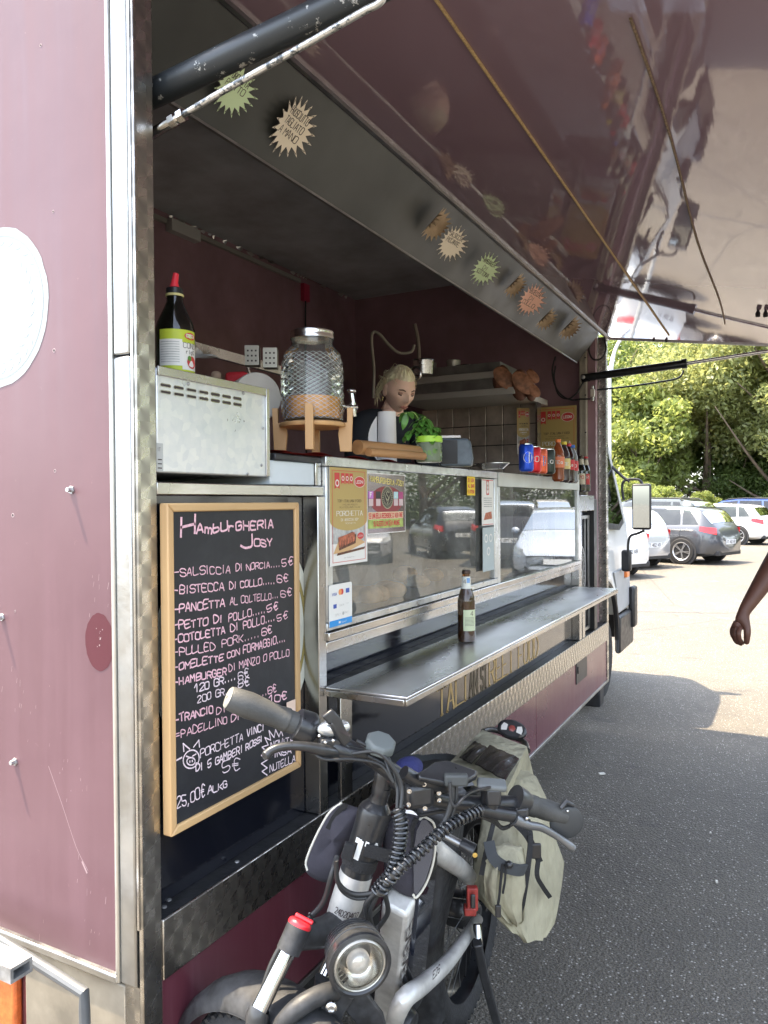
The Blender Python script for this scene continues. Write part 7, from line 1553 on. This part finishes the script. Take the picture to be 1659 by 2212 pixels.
# headlamp
hd_n = (-CF+CR*.30-CU*.06).normalized(); hc_ = Q(777, 2084, 1.33); Ml = frame(hd_n)
g = MB().use(BKM); g.lathe([(0, -.075), (.030, -.072), (.048, -.052), (.054, -.02), (.0565, -.004), (.0565, .004), (.0505, .006), (.046, .002)], 44, hc_, Ml); 
for q in range(5): g.lathe([(.0465+.0018*q, -.055+.008*q), (.0505+.0012*q, -.054+.008*q), (.051+.0012*q, -.050+.008*q), (.047+.0018*q, -.049+.008*q)], 40, hc_-hd_n*.004, Ml)
part('headlamp_housing', g)
g = MB().use(mat('reflector', (.85, .83, .79), .2, 1., var=.15, vs=40)); g.lathe([(.046, .001), (.038, -.012), (.020, -.022), (0, -.024)], 40, hc_, Ml); part('headlamp_reflector', g)
g = MB().use(mat('lamp_ring', (.40, .38, .33), .25, .6)); g.lathe([(.047, .003), (.044, .006), (.0395, .003), (.041, -.003)], 44, hc_, Ml); part('lamp_ring', g)
g = MB().use(mat('lens_core', (.78, .74, .70), .08, .2, coat=1., var=.25, vs=35)); g.lathe([(.021, -.014), (.0205, -.002), (.013, .004), (0, .006)], 30, hc_, Ml); part('lens', g)
for q in range(4): c = hc_+Ml @ Vector((.036, .006-.008*q, -.004)); MB().use(BKM).obox(c, (.014, .0022, .004), Ml).build('lamp_fin', parent=BK)
MB().use(glassm('lamp_glass', (.95, .95, .93), 1.45, .02)).lathe([(.0455, .004), (.03, .009), (0, .011)], 36, hc_, Ml).build('lamp_glass', parent=BK, smooth=60)
br = MB().use(BKD); br.bar([Q(742, 2140, 1.36), Q(720, 2175, 1.36), Q(700, 2230, 1.37)], .010, .045, -CF); br.bar([Q(760, 2150, 1.37), Q(800, 2200, 1.38), Q(815, 2260, 1.40)], .012, .05, -CF); br.tube(bz([Q(600, 2225, 1.33), Q(640, 2180, 1.33), Q(690, 2150, 1.35), Q(730, 2140, 1.37)], 5), .017, 12); part('lamp_bracket', br, .003)
b_ = MB().use(ROD); b_.lathe([(.010, 0), (.010, .005), (.006, .008), (.005, .004), (0, .004)], 16, Q(716, 2174, 1.335), frame(-CF)); part('bolt', b_)
# frame bags
def bag(outline, d, th, piping, name, zipp=None, side=1):
    cen = Vector((sum(p[0] for p in outline)/len(outline), sum(p[1] for p in outline)/len(outline))); m = MB().use(FAB); sm_o = smooth2(outline+[outline[0]], 4)[:-1]; rings = []
    for k_, (s_, dz) in enumerate(((.05, -.012), (.55, -.011), (.9, -.006), (1., .004), (1.01, th*.5), (1., th-.004), (.9, th), (.05, th))):
        rings.append([Q(cen.x+(p[0]-cen.x)*s_, cen.y+(p[1]-cen.y)*s_, d(p[0], p[1])+dz) for p in sm_o])
    m.ring(rings); part(name, m, sm=60)
    pm_ = MB().use(PIPE); pm_.tube([Q(p[0], p[1], d(p[0], p[1])-.002) for p in smooth2(piping, 5)], .0026, 8); part('piping', pm_)
    if zipp: z_ = MB().use(WEB); z_.bar([Q(p[0], p[1], d(p[0], p[1])-.009) for p in smooth2(zipp, 5)], .004, .010, -CF); part('zip', z_)
bag([(731, 1733), (762, 1742), (778, 1752), (768, 1800), (738, 1840), (716, 1900), (690, 1902), (664, 1886), (662, 1862), (680, 1810), (708, 1758)], lambda u, v: 1.58-.0002*(u-700), .09, [(738, 1734), (712, 1755), (690, 1792), (672, 1830), (661, 1862), (664, 1880)], 'frame_bag', [(748, 1738), (726, 1758), (708, 1790)])
bag([(828, 1770), (870, 1758), (905, 1764), (938, 1784), (940, 1840), (922, 1905), (900, 1938), (862, 1928), (838, 1900), (828, 1850)], lambda u, v: 1.52+.0001*(u-880), .10, [(893, 1935), (890, 1900), (891, 1840), (897, 1790), (910, 1767), (922, 1767), (939, 1786), (938, 1850), (922, 1905), (899, 1939), (891, 1925)], 'frame_bag', [(888, 1830), (890, 1790), (900, 1768)])
fp = MB().use(mat('bag_side', (.085, .082, .09), .95, bump=.3, bs=400)); fp.add([Q(*p) for p in ((894, 1925, 1.504), (893, 1840, 1.504), (900, 1795, 1.504), (911, 1772, 1.504), (921, 1771, 1.504), (936, 1789, 1.504), (935, 1850, 1.504), (919, 1903, 1.504), (899, 1934, 1.504))], [tuple(range(9))]); part('bag_side_panel', fp)
# U-lock
T1('lock_bar', mat('lock_steel', (.32, .33, .34), .35, .8), [Q(955, 1802, 1.56), Q(1000, 1826, 1.55)], .008, 12); T1('lock_cylinder', BKM, [Q(995, 1822, 1.55), Q(1024, 1838, 1.54)], [.013, .0145], 18); g = MB().use(mat('brass', (.6, .45, .15), .3, 1.)); g.lathe([(.005, .001), (0, .0015)], 12, Q(1026, 1847, 1.525), frame(-CF)); part('lock_key_hole', g)
# rack, panniers
rk = MB().use(BKM)
for y in (-.055, .055): rk.tube([L(-.85, y, .79), L(-1.36, y, .79)], .006)
for x in (-.9, -1.2, -1.36): rk.tube([L(x, -.055, .79), L(x, .055, .79)], .005)
rk.tube(bz([Q(1044, 1580, 2.62), Q(1065, 1576, 2.66), Q(1100, 1588, 2.66), Q(1132, 1603, 2.60), Q(1140, 1622, 2.50)], 5), .010, 10); rk.tube([L(-1.25, .06, .79), L(-1.15, .08, .36)], .006); rk.tube([L(-1.25, -.06, .79), L(-1.15, -.08, .36)], .006); part('rear_rack', rk)
rf = MB().use(BKM); rn = (Vector((0, 0, 1))*.62-CF*.75-CR*.12).normalized(); rfc = Q(1106, 1577, 2.55); Mq = frame(rn, CR*1.0-CU*.42); rf.lathe([(0, .014), (.036, .014), (.042, .010), (.043, -.004), (.036, -.014), (0, -.014)], 32, rfc, Mq @ Matrix.Diagonal((1.15, .75, 1))); rf.tube([rfc-rn*.01, rfc-rn*.05], .012); rf.use(mat('reflect_pale', (.6, .58, .54), .3))
for s_ in (1, -1): rf.add([rfc+Mq @ Vector((s_*x, y, .0148)) for x, y in ((.016, -.01), (.034, -.014), (.036, .0), (.030, .014), (.016, .010))], [(0, 1, 2, 3, 4)])
rf.use(mat('red_reflector', (.25, .06, .05), .2)); rf.lathe([(.012, .0146), (.010, .0155), (0, .0157)], 6, rfc, Mq); part('tail_reflector', rf, sm=30)
PN = empty('pannier', L(-1.1, .17, .4), 'olive canvas double pannier with black leather patches slung over the bicycle rack', 'pannier bag')
def sheetq(name, A, B_, C_, D_, m, th=.012, bulge=.01, n=10, r=0.):
    mb = MB().use(m); rr = random.Random(5)
    def P(a, b, o): return (A*(1-a)*(1-b)+B_*a*(1-b)+C_*a*b+D_*(1-a)*b)+Vector((0, 0, 1))*(bulge*math.sin(PI*a)*math.sin(PI*b)+r*math.sin(a*17+b*5)*.5+o)
    mb.sheet(lambda a, b: P(a, b, 0), n, n); mb.sheet(lambda a, b: P(1-a, b, -th), n, n)
    per = [(i/n, 0) for i in range(n)]+[(1, i/n) for i in range(n)]+[(1-i/n, 1) for i in range(n)]+[(0, 1-i/n) for i in range(n)]
    k_ = len(per); mb.add([P(a, b, 0) for a, b in per]+[P(a, b, -th) for a, b in per], [(i, (i+1) % k_, k_+(i+1) % k_, k_+i) for i in range(k_)]); return mb.build(name, parent=PN, smooth=60)
pz = lambda u, v, z: on('z', z, u, v)
sheetq('top_cover', pz(1042, 1576, .83), pz(1138, 1612, .82), pz(1096, 1702, .80), pz(966, 1652, .82), CAN, .03, .012)
sheetq('side_flap', pz(1138, 1612, .815), pz(1156, 1688, .62), pz(1104, 1748, .62), pz(1096, 1700, .795), CAN, .01, .008)
sheetq('leather_patch', pz(1025, 1600, .850), pz(1052, 1614, .850), pz(1018, 1648, .845), pz(992, 1634, .845), LEA, .004, .006, 10, .002)
sheetq('leather_patch', pz(1058, 1609, .852), pz(1121, 1637, .848), pz(1092, 1684, .836), pz(1026, 1648, .848), LEA, .004, .006, 10, .003)
sl_ = MB().use(CAN)
def loft(name, rows, m, d0, th, wrinkle=.0, par=None):
    mb = MB().use(m); rings = []; n = 28; rr = random.Random(11)
    for j, (v, uL, uR, dL, dR) in enumerate(rows):
        A = Q(uL, v, dL); B_ = Q(uR, v+(0 if len(rows[j]) < 6 else 0), dR); c = (A+B_)*.5; e1 = (B_-A)*.5; e2 = _F0-e1.normalized()*_F0.dot(e1.normalized()); e2 = e2.normalized()*th*(1 if 0 < j < len(rows)-1 else .5)
        ring = []
        for k_ in range(n):
            a = 2*PI*k_/n; ca_, sa_ = math.cos(a), math.sin(a); sx = math.copysign(abs(ca_)**.7, ca_); sy = math.copysign(abs(sa_)**.7, sa_); w_ = 1+wrinkle*math.sin(k_*2.1+j*.7)*abs(sy); ring.append(c+e1*sx*(1+.035*math.sin(j*1.9+k_))+e2*sy*w_+_F0*.010*math.sin(k_*1.3+j*.5))
        rings.append(ring)
    mb.ring(rings); o = mb.build(name, parent=par or PN, smooth=70); return o
rows = [(1672, 1098, 1150, 2.25, 2.3), (1705, 1078, 1158, 2.2, 2.28), (1760, 1062, 1172, 2.12, 2.25), (1800, 1056, 1182, 2.08, 2.25), (1840, 1050, 1196, 2.05, 2.25), (1885, 1042, 1194, 2.02, 2.22), (1930, 1038, 1186, 2.0, 2.2), (1960, 1052, 1172, 2.0, 2.18), (1985, 1078, 1150, 2.0, 2.15), (2003, 1108, 1124, 2.02, 2.1)]
loft('side_bag', rows, CAN, 2.1, .075, .10)
loft('outer_pocket', [(1830, 1058, 1128, 1.965, 1.99), (1860, 1052, 1132, 1.945, 1.98), (1905, 1046, 1136, 1.94, 1.98), (1945, 1052, 1128, 1.95, 1.99), (1975, 1078, 1122, 1.965, 2.0), (1990, 1098, 1116, 1.98, 2.01)], CAN, 2., .03, .2)
gm_ = MB().use(mat('pocket_mesh', (.05, .055, .06), .8)); gp = [Q(*p) for p in ((1056, 1818, 1.95), (1064, 1850, 1.925), (1082, 1868, 1.92), (1102, 1876, 1.92), (1122, 1880, 1.93), (1134, 1878, 1.95))]; gm_.bar(bz(gp, 4), .008, .028, -CF); gm_.build('pocket_band', parent=PN, smooth=60)
def strap(pts, w_=.012, m=WEB, nm='strap'): b = MB().use(m); b.bar(bz([Q(*p) for p in pts], 5), .004, w_, -CF); b.build(nm, parent=PN, smooth=60)
strap([(1068, 1770, 2.02), (1058, 1810, 1.97), (1048, 1850, 1.95), (1040, 1890, 1.94)]); strap([(1140, 1770, 2.08), (1146, 1810, 2.02), (1142, 1860, 1.97), (1132, 1930, 1.96), (1122, 1990, 1.99)], .014); strap([(1105, 1770, 2.05), (1135, 1800, 2.03), (1152, 1830, 2.02), (1166, 1862, 2.02)], .018); strap([(1164, 1850, 2.02), (1160, 1890, 2.0), (1172, 1915, 2.02), (1188, 1938, 2.05)], .012)
strap([(1086, 1866, 1.915), (1082, 1900, 1.91), (1078, 1940, 1.91), (1074, 1962, 1.91)], .006, nm='draw_cord'); strap([(1092, 1866, 1.915), (1091, 1900, 1.91), (1086, 1930, 1.91)], .005, nm='draw_cord')
MB().use(BKM).obox(Q(1076, 1968, 1.905), (.014, .008, .03), frame(CU, CR)).build('cord_end', parent=PN, bevel=.002); MB().use(BKM).ell(Q(1100, 1868, 1.905), (.010, .010, .010)).build('cord_lock', parent=PN)
bkl = MB().use(BKM); bkl.obox(Q(1158, 1838, 2.005), (.026, .010, .04), frame(CU, CR+CU*-.4)); bkl.build('buckle', parent=PN, bevel=.003)
loft('side_bag', [(1640, 900, 1020, 2.25, 2.5), (1655, 880, 1010, 2.15, 2.45), (1690, 880, 1000, 2.15, 2.45), (1800, 900, 990, 2.2, 2.45), (1850, 930, 980, 2.25, 2.4)], mat('bag_dark', (.025, .03, .032), .8, bump=.3, bs=60), 2.3, .06, .1)
loft('rear_flap', [(1690, 1110, 1150, 2.3, 2.45), (1760, 1118, 1176, 2.3, 2.45), (1830, 1130, 1192, 2.3, 2.4), (1845, 1135, 1194, 2.3, 2.4)], mat('bag_darkgreen', (.02, .035, .035), .8), 2.3, .05)
bl2 = MB().use(mat('blue_cloth', (.025, .03, .12), .85, bump=.5, bs=60)); bl2.ell(Q(882, 1660, 1.95), (.035, .05, .028), 18, 12); bl2.build('blue_cloth', label='rolled dark blue cloth tucked beside the pannier behind the handlebar', cat='cloth')
